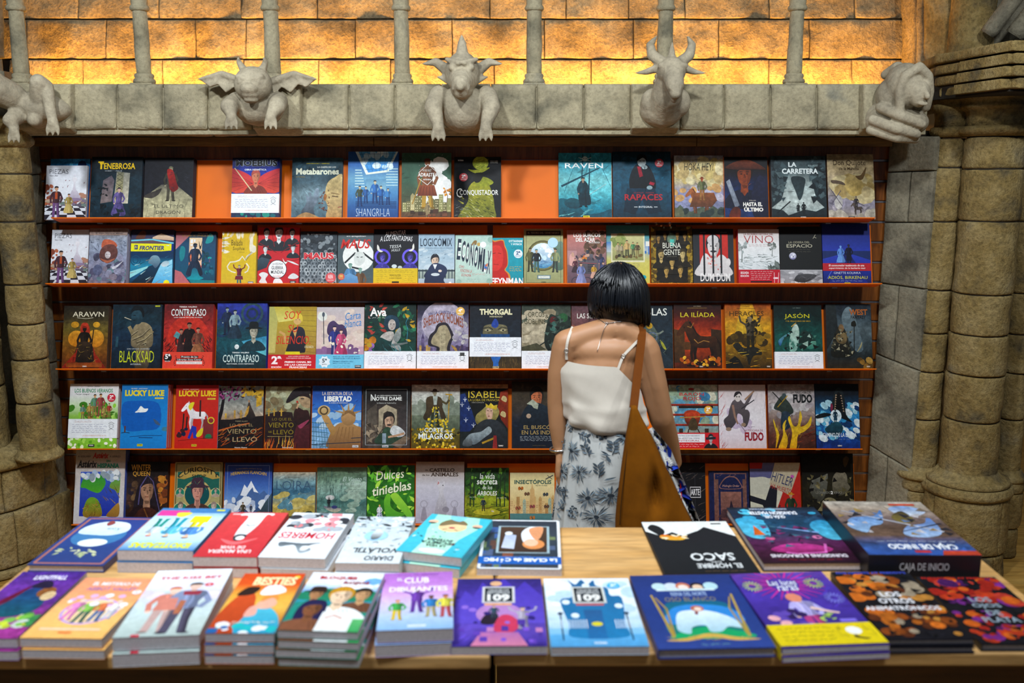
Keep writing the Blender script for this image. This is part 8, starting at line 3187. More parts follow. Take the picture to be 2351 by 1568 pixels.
def t_club(a):
 a.bg('#8cb8e4', '#b0c8ec', '#d0c4e8', '#d0a0dc', '#b878cc', '#a868c0')
 for (x, y, s_, c1, c2, k_, sk) in ((.24, .16, .34, '#3ca04c', '#d8b82c', '', '#d8a07c'), (.50, .28, .42, '#6c3ca4', '#5c3490', 'u', '#5c4034'), (.70, .2, .36, '#2c7cc0', '#a89c70', '', '#6c4838'), (.90, .19, .38, '#d8d04c', '#b04c54', '', '#c87c54')):
  a.fig(x, y, s_, c1, c2, sk, '#2c2028' if k_ or x > .6 else '#b87838', k_)
 a.t('CLUB', .30, .66, .79, .90, '#f0e8f4', .03)
 a.t('EL', .20, .28, .84, .89, '#f0e8f4', .02)
 a.t('DE LOS', .36, .6, .745, .775, '#e8dcf0', .0)
 a.t('DIBUJANTES', .10, .93, .61, .725, '#f0e8f4', .03)
 a.t('RAINA TELGEMEIER', .2, .8, .94, .965, '#8c4ca8', .01)
 a.r(.4, .04, .64, .075, '#d8e4f4')
T((836, 1447), (1024, 1446), (905, 1318), (1056, 1310), 'lilac paperback with four jumping children', t_club, 2, .026, cover='#c8a4dc')


def c109(a, sky, ink):
 a.r(.30, .60, .68, .86, ink)
 a.r(.315, .61, .665, .85, '#d8d8cc')
 a.r(.33, .62, .65, .84, '#16202c')
 a.t('CALLE DE LOS', .37, .61, .79, .82, '#d8dcdc', .02)
 a.t('MISTERIOS', .36, .62, .75, .78, '#d8dcdc', .02)
 a.t('109', .36, .62, .63, .74, '#e8e8e4', .05)
 a.r(.33, .565, .64, .595, '#e8a878' if sky == 1 else '#b85c5c')


def t_109p(a):
 a.bg('#3c2c94', '#5c44b0', '#5844b4', '#4834a0', '#3c2c8c', '#2c2468', n=.2, seed=3)
 a.p([(0, .5), (.1, .8), (.2, .7), (.3, .94), (.4, .8), (.55, 1), (.7, .82), (.8, .95), (1, .7), (1, .3), (0, .3)], '#5c48c0', '#4030a4')
 a.o(.5, .44, .26, '#b080c0')
 a.b([(.3, .3), (.34, .42), (.48, .44), (.46, .3)], '#241c2c')
 a.b([(.44, .2), (.5, .4), (.62, .42), (.72, .3), (.64, .18)], '#c8385c')
 a.fig(.76, .22, .32, '#a8a0b4', '#8c84a0', '#d8b4a0', '#5c5068', 'u')
 a.fig(.44, .38, .18, '#2c4c5c', '#2c3c4c', '#d8b4a0', '#2c2430', '')
 a.p([(.2, .0), (.3, .18), (.7, .18), (.8, .0)], '#d07c9c', '#b068a8')
 a.s(14, .05, .0, .95, .3, .07, ['#7c54d0', '#5c3cac', '#c07cb4', '#4c3498'], 'r', 4, .8)
 a.s(10, .1, .25, .9, .55, .04, ['#8c68d0', '#2c2070'], 'e', 5)
 a.e(.46, .91, .07, .04, '#d8a880')
 c109(a, 1, '#b8b4d0')
T((1030, 1484), (1252, 1484), (1052, 1330), (1250, 1328), 'purple street-party comic with numbered sign', t_109p, 1, .018, cover='#4c3c9c')


def t_109b(a):
 a.bg('#5cacdc', '#8cc4e8', '#dce8f0', '#e4eef4', '#dce8f4')
 a.s(14, .0, .4, 1, .95, .14, ['#f0f4f8', '#b8d4ec', '#e4eef8'], 'e', 3, .5)
 a.r(0, .0, 1, .16, '#4c9cd4', '#5cace0')
 a.b([(.22, .3), (.16, .64), (.3, .7), (.32, .86), (.28, .98), (.36, .9), (.44, .98), (.5, .90), (.58, .97), (.6, .88), (.72, .84), (.74, .72), (.86, .68), (.82, .3), (.8, .12), (.24, .12)], '#1c7cb4', '#1c5c8c')
 a.r(.4, .1, .6, .5, '#1c6ca8', '#24588c')
 a.e(.52, .3, .06, .03, '#d8cc2c')
 for (x, y) in ((.22, .62), (.80, .56), (.3, .42), (.48, .88)):
  a.e(x, y, .045, .035, '#dcecf4')
 for x in (.14, .86):
  a.l([(x, .08), (x, .44)], .016, '#12304c')
  a.e(x, .45, .03, .02, '#12304c')
 for i in range(14):
  a.l([(.02 + i * .03, .24), (.02 + i * .03, .36)], .008, '#f4f8fc')
  a.l([(.72 + i * .03, .24), (.72 + i * .03, .36)], .008, '#f4f8fc')
 a.sticker(.80, .87, .075, '#3cacdc', '2ª')
 a.t('NORMA', .45, .58, .03, .06, '#e8f4fc', .03)
 c109(a, 2, '#b8c4cc')
T((1256, 1486), (1488, 1484), (1252, 1329), (1448, 1328), 'light blue haunted-house comic with numbered sign', t_109b, 1, .018, cover='#b8d8ec')


def t_oso(a):
 a.bg('#2c4490', '#243c80', '#20387c', '#22387c', '#203470')
 a.b([(.2, .16), (.18, .4), (.24, .58), (.5, .62), (.78, .58), (.84, .4), (.82, .16)], '#1c7c6c', '#0c5c80')
 a.b([(.2, .3), (.26, .5), (.5, .56), (.8, .5), (.84, .3)], '#2c84d0')
 a.b([(.2, .17), (.5, .26), (.84, .18), (.84, .12), (.2, .12)], '#10a060')
 a.b([(.24, .26), (.3, .44), (.44, .48), (.62, .46), (.78, .36), (.82, .24), (.7, .26), (.62, .2), (.52, .2), (.5, .28), (.38, .26), (.34, .18), (.26, .2)], '#a0c8d8', '#dcecf4')
 a.e(.50, .50, .06, .04, '#b86040')
 a.e(.505, .495, .035, .025, '#e8d0c0')
 a.l([(.48, .46), (.47, .42)], .03, '#7c3034')
 for sx, f in ((.16, 1), (.86, -1)):
  a.l([(sx + .02 * f, .14), (sx, .4), (sx - .03 * f, .7)], .03, '#b09440', .02)
  a.l([(sx + .03 * f, .16), (sx + .06 * f, .5), (sx, .66)], .02, '#a4883c', .014)
 a.b([(.1, .1), (.3, .13), (.5, .18), (.72, .13), (.92, .1), (.7, .09), (.5, .13), (.28, .09)], '#d0a84c')
 a.s(26, .14, .1, .9, .15, .03, ['#d8b45c', '#b08c34'], 'd', 3)
 for (x, c, h_) in ((.24, '#b8d4d8', '#b8d4d8'), (.36, '#c8d4e0', '#c8d4e0'), (.47, '#e8d4c8', '#c07050'), (.61, '#e0c0a4', '#24202c'), (.74, '#b0d4e0', '#b0d4e0')):
  a.e(x, .82, .07, .055, h_)
  a.e(x, .805, .05, .038, c)
 a.r(.2, .755, .76, .785, '#c8dce0')
 a.t('REINA DEL NORTE', .32, .66, .68, .735, '#9cb4d8', .02)
 a.t('OSO BLANCO', .24, .72, .60, .66, '#8c8460', .0)
 a.hand(.38, .62, (.045,), '#6c9ca8', 3, .012, .01)
T((1502, 1492), (1776, 1486), (1449, 1322), (1684, 1318), 'navy hardcover with white bear and golden branches', t_oso, 1, .021, hard=True, cover='#22387c')


def t_fuegos(a):
 a.bg('#3c2c84', '#3c2c88', '#402c90', '#44309a', '#5c3c9c', n=.25, seed=3)
 for i in range(26):
  w = i * 2 * math.pi / 26
  a.l([(.48 + .16 * math.cos(w), .82 + .10 * math.sin(w)), (.48 + .42 * math.cos(w), .82 + .24 * math.sin(w))], .026, '#c02c94' if i % 2 else '#a02484', .01)
 for (cx, cy, c) in ((.14, .8, '#b0c878'), (.88, .6, '#7c7cd8'), (.8, .82, '#a8c06c')):
  for i in range(16):
   w = i * 2 * math.pi / 16
   a.l([(cx + .04 * math.cos(w), cy + .03 * math.sin(w)), (cx + .10 * math.cos(w), cy + .075 * math.sin(w))], .012, c)
 a.fig(.5, .14, .52, '#b0a8e0', '#b03c7c', '#e4b8a8', '#c86c4c', '')
 a.e(.47, .62, .08, .06, '#d88468')
 a.l([(.56, .48), (.72, .42), (.8, .4)], .05, '#e4c0b4', .03)
 a.s(18, .1, .25, .45, .45, .05, ['#5c44a8', '#e4a8b0', '#8c5cc0', '#2c1c54'], 'e', 4)
 a.s(8, .52, .3, .75, .42, .05, ['#a8c85c', '#7c9c4c'], 'l', 5)
 a.r(.74, .28, .9, .32, '#7c6cd8')
 a.t('Las luces', .32, .62, .80, .88, '#dce0f0', .01, .2)
 a.t('raras', .38, .60, .72, .79, '#dce0f0', .01, .2)
 b = a.band(.015, .265, '#e0c814')
 b.hand(.06, .58, (.78, .60, .42, .24), '#5c5414', 3, .08, .009)
 b.o(.78, .62, .075, '#f0f0ec')
 b.b([(.76, .42), (.8, .3), (.88, .24), (.82, .2), (.74, .3)], '#20201c')
 b.s(10, .62, .3, .68, .8, .03, ['#6c6420'], 'd', 4)
 b.s(10, .90, .3, .96, .8, .03, ['#6c6420'], 'd', 5)
T((1786, 1490), (2030, 1480), (1680, 1318), (1900, 1312), 'purple firework comic with yellow paper band', t_fuegos, 2, .012, cover='#4c3090')


def animat(a, ramp, seed, title, ct, x0, x1):
 a.mat = 'paint'
 a.bg('#14141c', '#17161c', '#15151b', '#181a20', n=.3, seed=seed)
 a.s(40, .05, .55, .95, .95, .10, ramp, 'e', seed)
 a.s(50, .05, .06, .95, .45, .08, ramp, 'e', seed + 3)
 a.s(30, .05, .05, .95, .95, .07, ['#101014', '#1a1a22', '#0c0c10'], 's', seed + 5)
 y = .66
 for i, s_ in enumerate(title):
  wd = min(.9, .085 * len(s_))
  a.t(s_, .5 - wd / 2, .5 + wd / 2, y - .075, y, ct, .03)
  y -= .1


def t_otros(a):
 animat(a, ['#8c4414', '#b8641c', '#5c2c14', '#c88838', '#a4947c', '#d87020'], 3, ['LOS', 'OTROS', 'ANIMATRÓNICOS'], '#e0e0e4', 0, 1)
 a.t('FIVE NIGHTS AT FREDDY\'S', .05, .95, .95, .985, '#3c4cb8', .03)
T((2034, 1470), (2232, 1466), (1905, 1312), (2092, 1313), 'black and rust novel with white three-line title', t_otros, 2, .013, hard=True, cover='#1c1e2c')


def t_plata(a):
 animat(a, ['#a82418', '#c83c1c', '#d8641c', '#7c2c8c', '#4c1c5c', '#c83c2c'], 6, ['LOS', 'OJOS', 'DE', 'PLATA'], '#8c9ca8', 0, 1)
 a.t('FIVE NIGHTS AT FREDDY\'S', .05, .95, .955, .985, '#b82418', .03)
T((2252, 1480), (2458, 1478), (2100, 1324), (2292, 1326), 'black and red novel with grey four-line title', t_plata, 1, .016, hard=True, cover='#14161c')


# --- back row, turned to the far side
def t_nina(a):
 a.bg('#2c3c80', '#2c448c', '#28407c', '#2c3c74')
 a.frame(.06, .035, '#a4685c')
 a.o(.52, .42, .36, '#3c74a8')
 a.b([(.2, .3), (.3, .14), (.6, .1), (.84, .2), (.86, .36), (.6, .4), (.36, .4)], '#d8e8f0', '#c4dce8')
 a.e(.5, .56, .2, .08, '#dce8e4')
 a.s(16, .2, .66, .84, .82, .06, ['#a8b484', '#c0c49c'], 'l', 4)
 a.b([(.5, .14), (.56, .2), (.62, .14), (.58, .08)], '#8c4444')
 a.t('Kora', .34, .52, .24, .30, '#5c7c94', .0, .2)
T((60, 1297), (258, 1299), (203, 1187), (345, 1189), 'navy hardcover with pink border and sleeping child', t_nina, 1, .018, hard=True, cover='#24306c', flip=True)


def t_idiot(a):
 a.bg('#3c80b8', '#b8d8ec', '#c0dcf0', '#b8d8ec', '#3c7cb4')
 a.r(0, .0, 1, .12, '#3c78b0')
 a.r(.56, .06, .98, .2, '#d83c94')
 for (x, y, s_, c1, c2, hr) in ((.28, .24, .5, '#4c84c8', '#d8d020', '#5c3c34'), (.56, .26, .46, '#5cb4d8', '#1c94a4', '#2c3444'), (.8, .28, .42, '#c8d8e4', '#1c8c7c', '#b04048')):
  a.fig(x, y, s_, c1, c2, '#e0b89c', hr, '')
 a.r(.16, .2, .42, .36, '#dcd420')
 a.b([(.5, .12), (.56, .22), (.66, .22), (.7, .12)], '#e4cc3c')
 a.t('IDIOTIZADAS', .10, .90, .83, .95, '#d4d82c', .05)
 a.r(.06, .03, .18, .07, '#c8cc3c')
T((264, 1264), (447, 1264), (376, 1166), (530, 1169), 'blue and yellow paperback of three friends', t_idiot, 2, .026, cover='#4c84b4', flip=True)


def t_perro(a):
 a.bg('#d04848', '#c83c40', '#c4363c', '#bc3038')
 a.b([(.34, .06), (.36, .3), (.42, .5), (.5, .62), (.6, .6), (.64, .4), (.64, .1), (.78, .08), (.74, .02), (.26, .02), (.24, .08)], '#e4e8ea', '#d4dce0')
 a.b([(.42, .54), (.46, .64), (.56, .66), (.62, .58), (.56, .52)], '#2c343c')
 a.e(.5, .6, .07, .045, '#eceff0')
 a.l([(.42, .3), (.5, .33), (.56, .3)], .022, '#24242c')
 a.b([(.2, .6), (.4, .66), (.56, .68), (.8, .62), (.6, .74), (.4, .72)], '#d8686c')
 a.t('UNA MANERA', .16, .84, .85, .92, '#f0d8d8', .03)
 a.t('DE VIVIR', .3, .7, .77, .83, '#f0d8d8', .03)
 a.r(.8, .03, .94, .06, '#e8b8b8')
T((434, 1279), (592, 1279), (536, 1176), (663, 1178), 'red paperback with white dog', t_perro, 2, .024, cover='#c83c40', flip=True)


def t_hombres(a):
 a.bg('#dce4ea', '#e4eaf0', '#e4eaf0', '#dce4ec')
 a.s(30, .05, .02, .95, .42, .1, ['#e8ecf0', '#74808a', '#d88c94', '#30343c', '#a8b0b8', '#f4f6f8'], 'e', 4)
 a.s(14, .05, .02, .95, .4, .06, ['#24282c', '#e0787c'], 'l', 5)
 a.t('HOMBRES', .08, .94, .46, .60, '#c82c3c', .015, .1)
 a.b([(.2, .68), (.5, .7), (.84, .68), (.8, .78), (.6, .74), (.44, .9), (.3, .84), (.36, .74)], '#4c565e', '#9ca8b0')
 a.b([(.34, .76), (.38, .84), (.46, .84), (.46, .76)], '#e4e8ec')
T((597, 1279), (760, 1284), (669, 1177), (802, 1180), 'white paperback with red slanted title', t_hombres, 2, .024, cover='#e0e6ea', flip=True)


def t_volatil(a):
 a.bg('#b4c4cc', '#c4d0d6', '#ccd8dc', '#d4dce2')
 a.s(90, .0, .0, 1, .75, .05, ['#e4eaee', '#94a4ac', '#dce4e8', '#5c666c', '#b4c0c6'], 'l', 4)
 a.s(24, .0, .0, 1, .25, .09, ['#2c3238', '#eceff2', '#d8dfe4'], 'l', 5)
 a.e(.54, .44, .2, .11, '#9cccec')
 a.b([(.44, .36), (.48, .5), (.6, .52), (.62, .4), (.56, .32)], '#dce4e8', '#3c464c')
 a.t('VOLÁTIL', .10, .82, .70, .82, '#20262c', .02, .1)
 a.t('DIARIO', .12, .58, .86, .95, '#20262c', .02, .1)
T((774, 1292), (920, 1295), (816, 1187), (952, 1187), 'grey feathered paperback with black title', t_volatil, 2, .020, cover='#c4d0d6', flip=True)


def t_slime(a):
 a.bg('#3cb8cc', '#44bcd0', '#3cb4c8')
 a.p([(.3, 1), (.25, .6), (.1, .3), (.2, 0), (.9, 0), (.85, .4), (.74, .7), (.76, 1)], '#a0e0c8', '#b4e4cc')
 a.e(.5, .30, .22, .13, '#e8c898')
 a.b([(.3, .22), (.4, .12), (.6, .1), (.72, .2), (.7, .3), (.5, .22)], '#7c6c4c')
 a.b([(.4, .04), (.46, .14), (.62, .1), (.66, .0), (.44, .0)], '#7cc8dc')
 a.e(.5, .32, .05, .02, '#b02c4c')
 a.l([(.38, .38), (.44, .36)], .016, '#3c2c24')
 a.l([(.56, .36), (.62, .38)], .016, '#3c2c24')
 for (x, y) in ((.14, .22), (.86, .2)):
  a.e(x, y, .08, .045, '#e0b89c')
  a.b([(x - .07, y + .03), (x, y + .06), (x + .07, y + .03), (x, y + .02)], '#2c2c34')
 a.s(16, .02, .35, .98, .9, .04, ['#c03c54', '#2c3c4c', '#4cb04c', '#1c8c9c', '#e0e8e8'], 'l', 4)
 a.t('LA VIDA', .36, .66, .76, .82, '#18282c', .04)
 a.t('SECRETA', .24, .78, .69, .75, '#18282c', .04)
 a.t('INTENSA', .32, .72, .62, .68, '#18282c', .04)
 a.b([(.3, .9), (.5, .86), (.7, .9), (.6, .96), (.4, .96)], '#e8ecec')
T((936, 1268), (1090, 1284), (964, 1176), (1106, 1192), 'turquoise paperback with cartoon face and wavy cover', t_slime, 2, .022, cover='#44bcd0', flip=True)


def t_clase(a):
 a.bg('#2c3440', '#34404c', '#2c3844', '#343c44')
 a.s(26, .04, .04, .96, .96, .12, ['#3c4c3c', '#4c5c7c', '#5c4038', '#3c5c94', '#6c7c54', '#7c4c38'], 'r', 4, .8)
 a.r(.14, .14, .80, .70, '#9cb4bc')
 a.r(.17, .155, .77, .685, '#4c382c', '#3c2c24')
 a.b([(.28, .2), (.3, .5), (.44, .54), (.5, .3), (.4, .16)], '#e4e8ec', '#d8dce4')
 a.b([(.22, .16), (.26, .4), (.34, .4), (.4, .2)], '#d89468')
 a.e(.34, .52, .14, .10, '#d88c50')
 a.e(.37, .49, .09, .075, '#e8b898')
 a.p([(.56, .34), (.7, .3), (.74, .6), (.58, .62)], '#a4b0c8', '#c4cce0')
 a.e(.66, .3, .05, .04, '#d8dce0')
 a.frame(.02, .035, '#e4e8ec')
 a.r(.0, .77, 1, .91, '#1c5cb0')
 a.t('La CLASE de CÓMIC', .05, .93, .80, .88, '#f0f4f8', .05)
 a.hand(.05, .9, (.78,), '#8cb4e4', 3, .01, .006)
T((1098, 1305), (1297, 1309), (1107, 1194), (1281, 1195), 'white-bordered comic with blue title strip', t_clase, 1, .016, cover='#dce4ea', flip=True)


def t_saco(a):
 a.bg('#1c2024', '#1c1f24', '#1c2024', '#181c20')
 a.p([(0, 0), (1, 0), (1, .2), (.84, .3), (.7, .22), (.6, .3), (.4, .2), (.3, .12), (.0, .32)], '#dce0de', '#e4e8e6')
 a.b([(.9, .06), (.96, .14), (.9, .24), (.84, .3), (.78, .2), (.82, .1)], '#1c2024')
 a.b([(.56, .32), (.62, .38), (.76, .38), (.86, .34), (.84, .28), (.7, .3)], '#d8842c', '#e0a82c')
 a.s(10, .56, .28, .84, .36, .04, ['#d85c1c', '#e0b42c', '#f0e4c0'], 'l', 4)
 a.t('SACO', .16, .64, .64, .78, '#dce0e0', .02, .1)
 a.t('DEL', .34, .46, .79, .82, '#c8cccc', .01)
 a.t('EL HOMBRE', .14, .62, .83, .91, '#dce0e0', .02, .1)
 a.hand(.14, .62, (.96,), '#6c5434', 3, .01, .008)
 a.r(.08, .04, .2, .065, '#2c2c2c')
T((1522, 1318), (1744, 1315), (1472, 1199), (1672, 1197), 'black and white hardcover with tiny orange-haired child', t_saco, 1, .010, hard=True, cover='#1c2024', flip=True)


def t_guia(a):
 a.mat = 'paint'
 a.bg('#14202c', '#24405c', '#1c4c6c', '#2c3c5c', '#5c2454', '#3c1430', '#281020', n=.35, seed=4)
 a.s(26, .0, .05, 1, .3, .06, ['#3cb0dc', '#24486c', '#1c2c44', '#5cd0f0'], 'e', 4)
 a.b([(.7, .3), (.74, .56), (.9, .6), (1, .5), (1, .26), (.84, .22)], '#3cacd8', '#5cc4e4')
 a.b([(.0, .3), (.0, .6), (.16, .6), (.24, .4), (.14, .28)], '#2c94c4', '#58c0e0')
 a.p([(.78, .54), (.84, .36), (.9, .54)], '#d8641c')
 a.b([(.2, .78), (.4, .7), (.64, .7), (.84, .8), (.6, .86), (.36, .86)], '#c83c94', '#8c1c5c')
 a.l([(.7, .84), (.6, .86), (.3, .84), (.24, .7)], .03, '#e06cc0')
 a.e(.76, .6, .05, .03, '#d85c8c')
 a.e(.26, .58, .05, .03, '#e080b0')
 a.l([(.2, .5), (.6, .4)], .035, '#8cb0e8', .012)
 a.s(26, .2, .35, .8, .75, .05, ['#1c1c34', '#34244c', '#3c6c84', '#7c2c64'], 's', 5)
 a.t('GUÍA DEL', .42, .66, .17, .24, '#e0e4ec', .04)
 a.t('DUNGEON MASTER', .26, .80, .09, .155, '#e0e4ec', .04)
 a.t('DUNGEON MASTER\'S GUIDE', .34, .76, .03, .06, '#c0c8d8', .02)
 a.t('DUNGEONS & DRAGONS', .12, .88, .87, .92, '#e0d8e0', .03)
 a.hand(.2, .8, (.955,), '#a02c34', 3, .01, .008)
T((1748, 1292), (1980, 1292), (1668, 1166), (1878, 1164), 'magenta and cyan hardcover rulebook', t_guia, 1, .022, hard=True, cover='#20142c', flip=True)


def t_caja(a):
 a.mat = 'paint'
 a.bg('#b4aca0', '#a49484', '#84706c', '#5c483c', '#6c5444', '#3c5c9c', '#3058a8', n=.35, seed=6)
 a.b([(.1, .3), (.2, .44), (.4, .5), (.5, .66), (.3, .7), (.12, .6)], '#3c6cb8', '#a8c4e8')
 a.b([(.5, .18), (.62, .3), (.86, .34), (.96, .5), (.84, .62), (.74, .5), (.6, .44)], '#4478c0', '#9cc0e4')
 a.b([(.06, .2), (.2, .3), (.36, .28), (.4, .14), (.2, .1)], '#6c94d0', '#d8e0e8')
 a.b([(.3, .2), (.46, .32), (.4, .44), (.26, .38)], '#3c3428', '#8c7c3c')
 a.l([(.1, .6), (.9, .2)], .03, '#c4c8d4', .012)
 a.l([(.04, .44), (.5, .6)], .03, '#2c2c3c', .012)
 a.s(26, .05, .15, .95, .65, .06, ['#5c80b8', '#7c6c5c', '#c8c4c8', '#2c2c34', '#a4884c'], 's', 4)
 a.r(.1, .05, .36, .085, '#c8442c')
 a.p([(0, 1), (0, .93), (.3, .93), (.34, 1)], '#c8442c')
 a.t('CAJA DE INICIO', .14, .76, .80, .91, '#ecf0f4', .03)
 a.hand(.1, .8, (.775,), '#c8d4e4', 3, .01, .008)
 a.r(.42, .93, .56, .965, '#c83434')
T((1998, 1272), (2260, 1277), (1882, 1152), (2112, 1152), 'thick blue and brown boxed game with black sides', t_caja, 1, .062, hard=True, cover='#14161e', flip=True, name='game_box', cat='box')

# ================================================================== the woman, seen from behind
from mathutils.bvhtree import BVHTree
PY = 3.05
MAT['skin'] = plain_mat('skin', '#a97a55', 0.5, mottle=0.12, scale=18)
MAT['skin'].node_tree.nodes['Principled BSDF'].inputs['Subsurface Weight'].default_value = 0.08
MAT['skin'].node_tree.nodes['Principled BSDF'].inputs['Subsurface Scale'].default_value = 0.01
MAT['hair'] = plain_mat('black_hair', '#0d1016', 0.32, mottle=0.3, scale=60)
MAT['cami'] = plain_mat('ivory_satin', '#c9c0b2', 0.55, mottle=0.08, sheen=0.3, bump=0.05)
MAT['skirt'] = plain_mat('white_viscose', '#b9bbb8', 0.8, mottle=0.1, bump=0.05)
MAT['cloth_ink'] = print_mat('cloth_ink', 0.2, 120, 0.85)
MAT['suede'] = plain_mat('tan_suede', '#764406', 0.95, mottle=0.5, scale=11, bump=0.2)
MAT['strap'] = plain_mat('tan_leather', '#623208', 0.8, mottle=0.2, scale=20)
for _k in ('suede', 'strap'):
 MAT[_k].node_tree.nodes['Principled BSDF'].inputs['Specular IOR Level'].default_value = 0.1
MAT['silver'] = plain_mat('silver', '#c8c4c0', 0.25, 1.0, mottle=0.05)
MAT['nail'] = plain_mat('dark_iris', '#1c130e', 0.3)

foot = at(1392, 1000, PY)
foot.z = 0.0
woman = empty('person', foot, 'woman in ivory camisole and floral skirt browsing with her back turned', 'person')


def W(px, py, dy=0.0):
 """picture point at the woman's depth, relative to her feet"""
 return at(px, py, PY + dy) - foot


hips = W(1392, 1052)
def leg(sx):
 x = hips.x + sx * .075
 return [('c', [(x, .0, hips.z - .04), (x * 1.0, -.005, hips.z - .22), (x - sx * .012, .0, .47), (x - sx * .02, -.02, .30), (x - sx * .02, .0, .085)], [.088, .078, .055, .050, .036]),
   ('c', [(x - sx * .02, -.03, .035), (x - sx * .015, .06, .035), (x - sx * .012, .135, .024)], [.034, .034, .024])]


def hand(wr, d, side, s=1.0, curl=.35):
 """palm, four fingers and thumb hanging along d from the wrist"""
 wr, d = Vector(wr), Vector(d).normalized()
 acr = Vector((0.15, 1, 0)).normalized()
 acr = (acr - d * acr.dot(d)).normalized()
 inn = d.cross(acr).normalized() * side
 pr = []
 for k in range(4):
  o = acr * (.030 - .020 * k)
  pr.append(('c', [tuple(wr + o * .5), tuple(wr + d * .045 + o * .9), tuple(wr + d * .078 + o)], [.013, .0125, .0115]))
  L = (.062, .072, .068, .052)[k]
  a = wr + d * .078 + o
  b = a + d * L * .45 + inn * L * .12
  c = b + d * L * .32 + inn * L * .22
  e = c + d * L * .18 + inn * L * .26
  pr.append(('c', [tuple(a), tuple(b), tuple(c), tuple(e)], [.0092, .0084, .0076, .0062]))
 t0 = wr + d * .02 + acr * .022
 t1 = t0 + d * .03 + acr * .024 + inn * .01
 t2 = t1 + d * .028 + acr * .004 + inn * .008
 pr.append(('c', [tuple(t0), tuple(t1), tuple(t2)], [.013, .011, .008]))
 return pr


body = [('s', W(1388, 862), (.122, .088, .125)), ('s', W(1394, 806), (.128, .074, .062)), ('s', W(1387, 950), (.112, .082, .11)), ('s', hips, (.146, .112, .125)),
  ('s', (hips.x - .055, -.045, hips.z - .02), (.07, .055, .08)), ('s', (hips.x + .055, -.045, hips.z - .02), (.07, .055, .08)),
  ('c', [W(1412, 778, .012), W(1415, 745, .022), W(1420, 706, .045)], [.058, .050, .046]),
  ('c', [W(1412, 756), W(1355, 770), W(1300, 788)], [.050, .044, .046]), ('c', [W(1420, 757), W(1458, 777), W(1480, 798)], [.050, .042, .046]),
  # head with face turned to the shelves
  ('s', W(1420, 668, .06), (.078, .092, .100), (-18, 0, -8)), ('s', W(1424, 700, .095), (.058, .062, .07), (-18, 0, -8)),
  ('s', W(1428, 722, .115), (.032, .030, .028)), ('c', [W(1428, 676, .150), W(1429, 694, .168)], [.009, .013]),
  ('s', W(1428, 710, .148), (.022, .010, .006)), ('s', W(1428, 714, .146), (.018, .010, .006)),
  ('s', W(1411, 678, .143), (.012, .008, .007)), ('s', W(1445, 680, .140), (.012, .008, .007)),
  ('s', W(1366, 692, .06), (.008, .018, .028)), ('s', W(1475, 694, .05), (.008, .018, .028))]
lw = W(1286, 1036, -.01)
body += [('c', [W(1298, 798), W(1284, 860), W(1279, 925, .0), W(1281, 980, -.005), lw], [.046, .040, .034, .031, .0215])]
body += hand(lw, W(1284, 1090) - W(1287, 1036), 1)
rw_ = W(1552, 1062, .10)
body += [('c', [W(1484, 806), W(1500, 880, .0), W(1518, 958, .01), W(1536, 1010, .06), rw_], [.047, .046, .042, .034, .022])]
body += hand(rw_, (.0, .5, -.75), -1)
body += leg(-1) + leg(1)
body_o = sculpt('body', body, .0055, MAT['skin'], woman, 9)
bvh = BVHTree.FromPolygons([v.co[:] for v in body_o.data.vertices], [p.vertices[:] for p in body_o.data.polygons])


def onbody(px, py, off=.002, lim=.35):
 d = ray(px, py).normalized()
 o = Vector((0, 0, CAM_H)) - foot
 hit, nrm, _, dist = bvh.ray_cast(o, d)
 if hit is None:
  return W(px, py)
 return hit - d * off


for px in (1411, 1445):
 m = MB()
 m.lathe(W(px, 679, .149), [(.0055, -.002), (.0055, .002)], 10, (0, 1, 0))
 m.build('eye', MAT['nail'], woman, True)


# --- camisole: cut of the back edge and blousing hem follow the photograph
def lerp_tab(tab, x):
 if x <= tab[0][0]:
  return tab[0][1:]
 for a, b in zip(tab, tab[1:]):
  if x <= b[0]:
   t_ = (x - a[0]) / (b[0] - a[0])
   return tuple(p + (q - p) * t_ for p, q in zip(a[1:], b[1:]))
 return tab[-1][1:]


CW = [(815, 1293, 1446, .088), (847, 1283, 1458, .096), (877, 1287, 1463, .101), (905, 1292, 1470, .106), (930, 1294, 1476, .112), (955, 1295, 1481, .118), (972, 1300, 1480, .116), (984, 1308, 1472, .102), (996, 1316, 1462, .085)]
CTOP = [(1280, 850), (1286, 848), (1302, 821), (1415, 830), (1455, 877), (1500, 880)]
CHEM = [(1290, 958), (1302, 962), (1340, 976), (1383, 988), (1443, 977), (1482, 970)]


def ring_pt(tab, py, th, off=0.0, wob=0.0):
 l_, r_, dp = lerp_tab(tab, py)
 a, b = W(l_, py), W(r_, py)
 xc, hw = (a.x + b.x) / 2, (b.x - a.x) / 2 + off
 c, s_ = math.cos(th), math.sin(th)
 e = .86
 return Vector((xc + hw * math.copysign(abs(c) ** e, c) * (1 + wob), (dp + off) * math.copysign(abs(s_) ** e, s_) * (1 + wob), a.z))


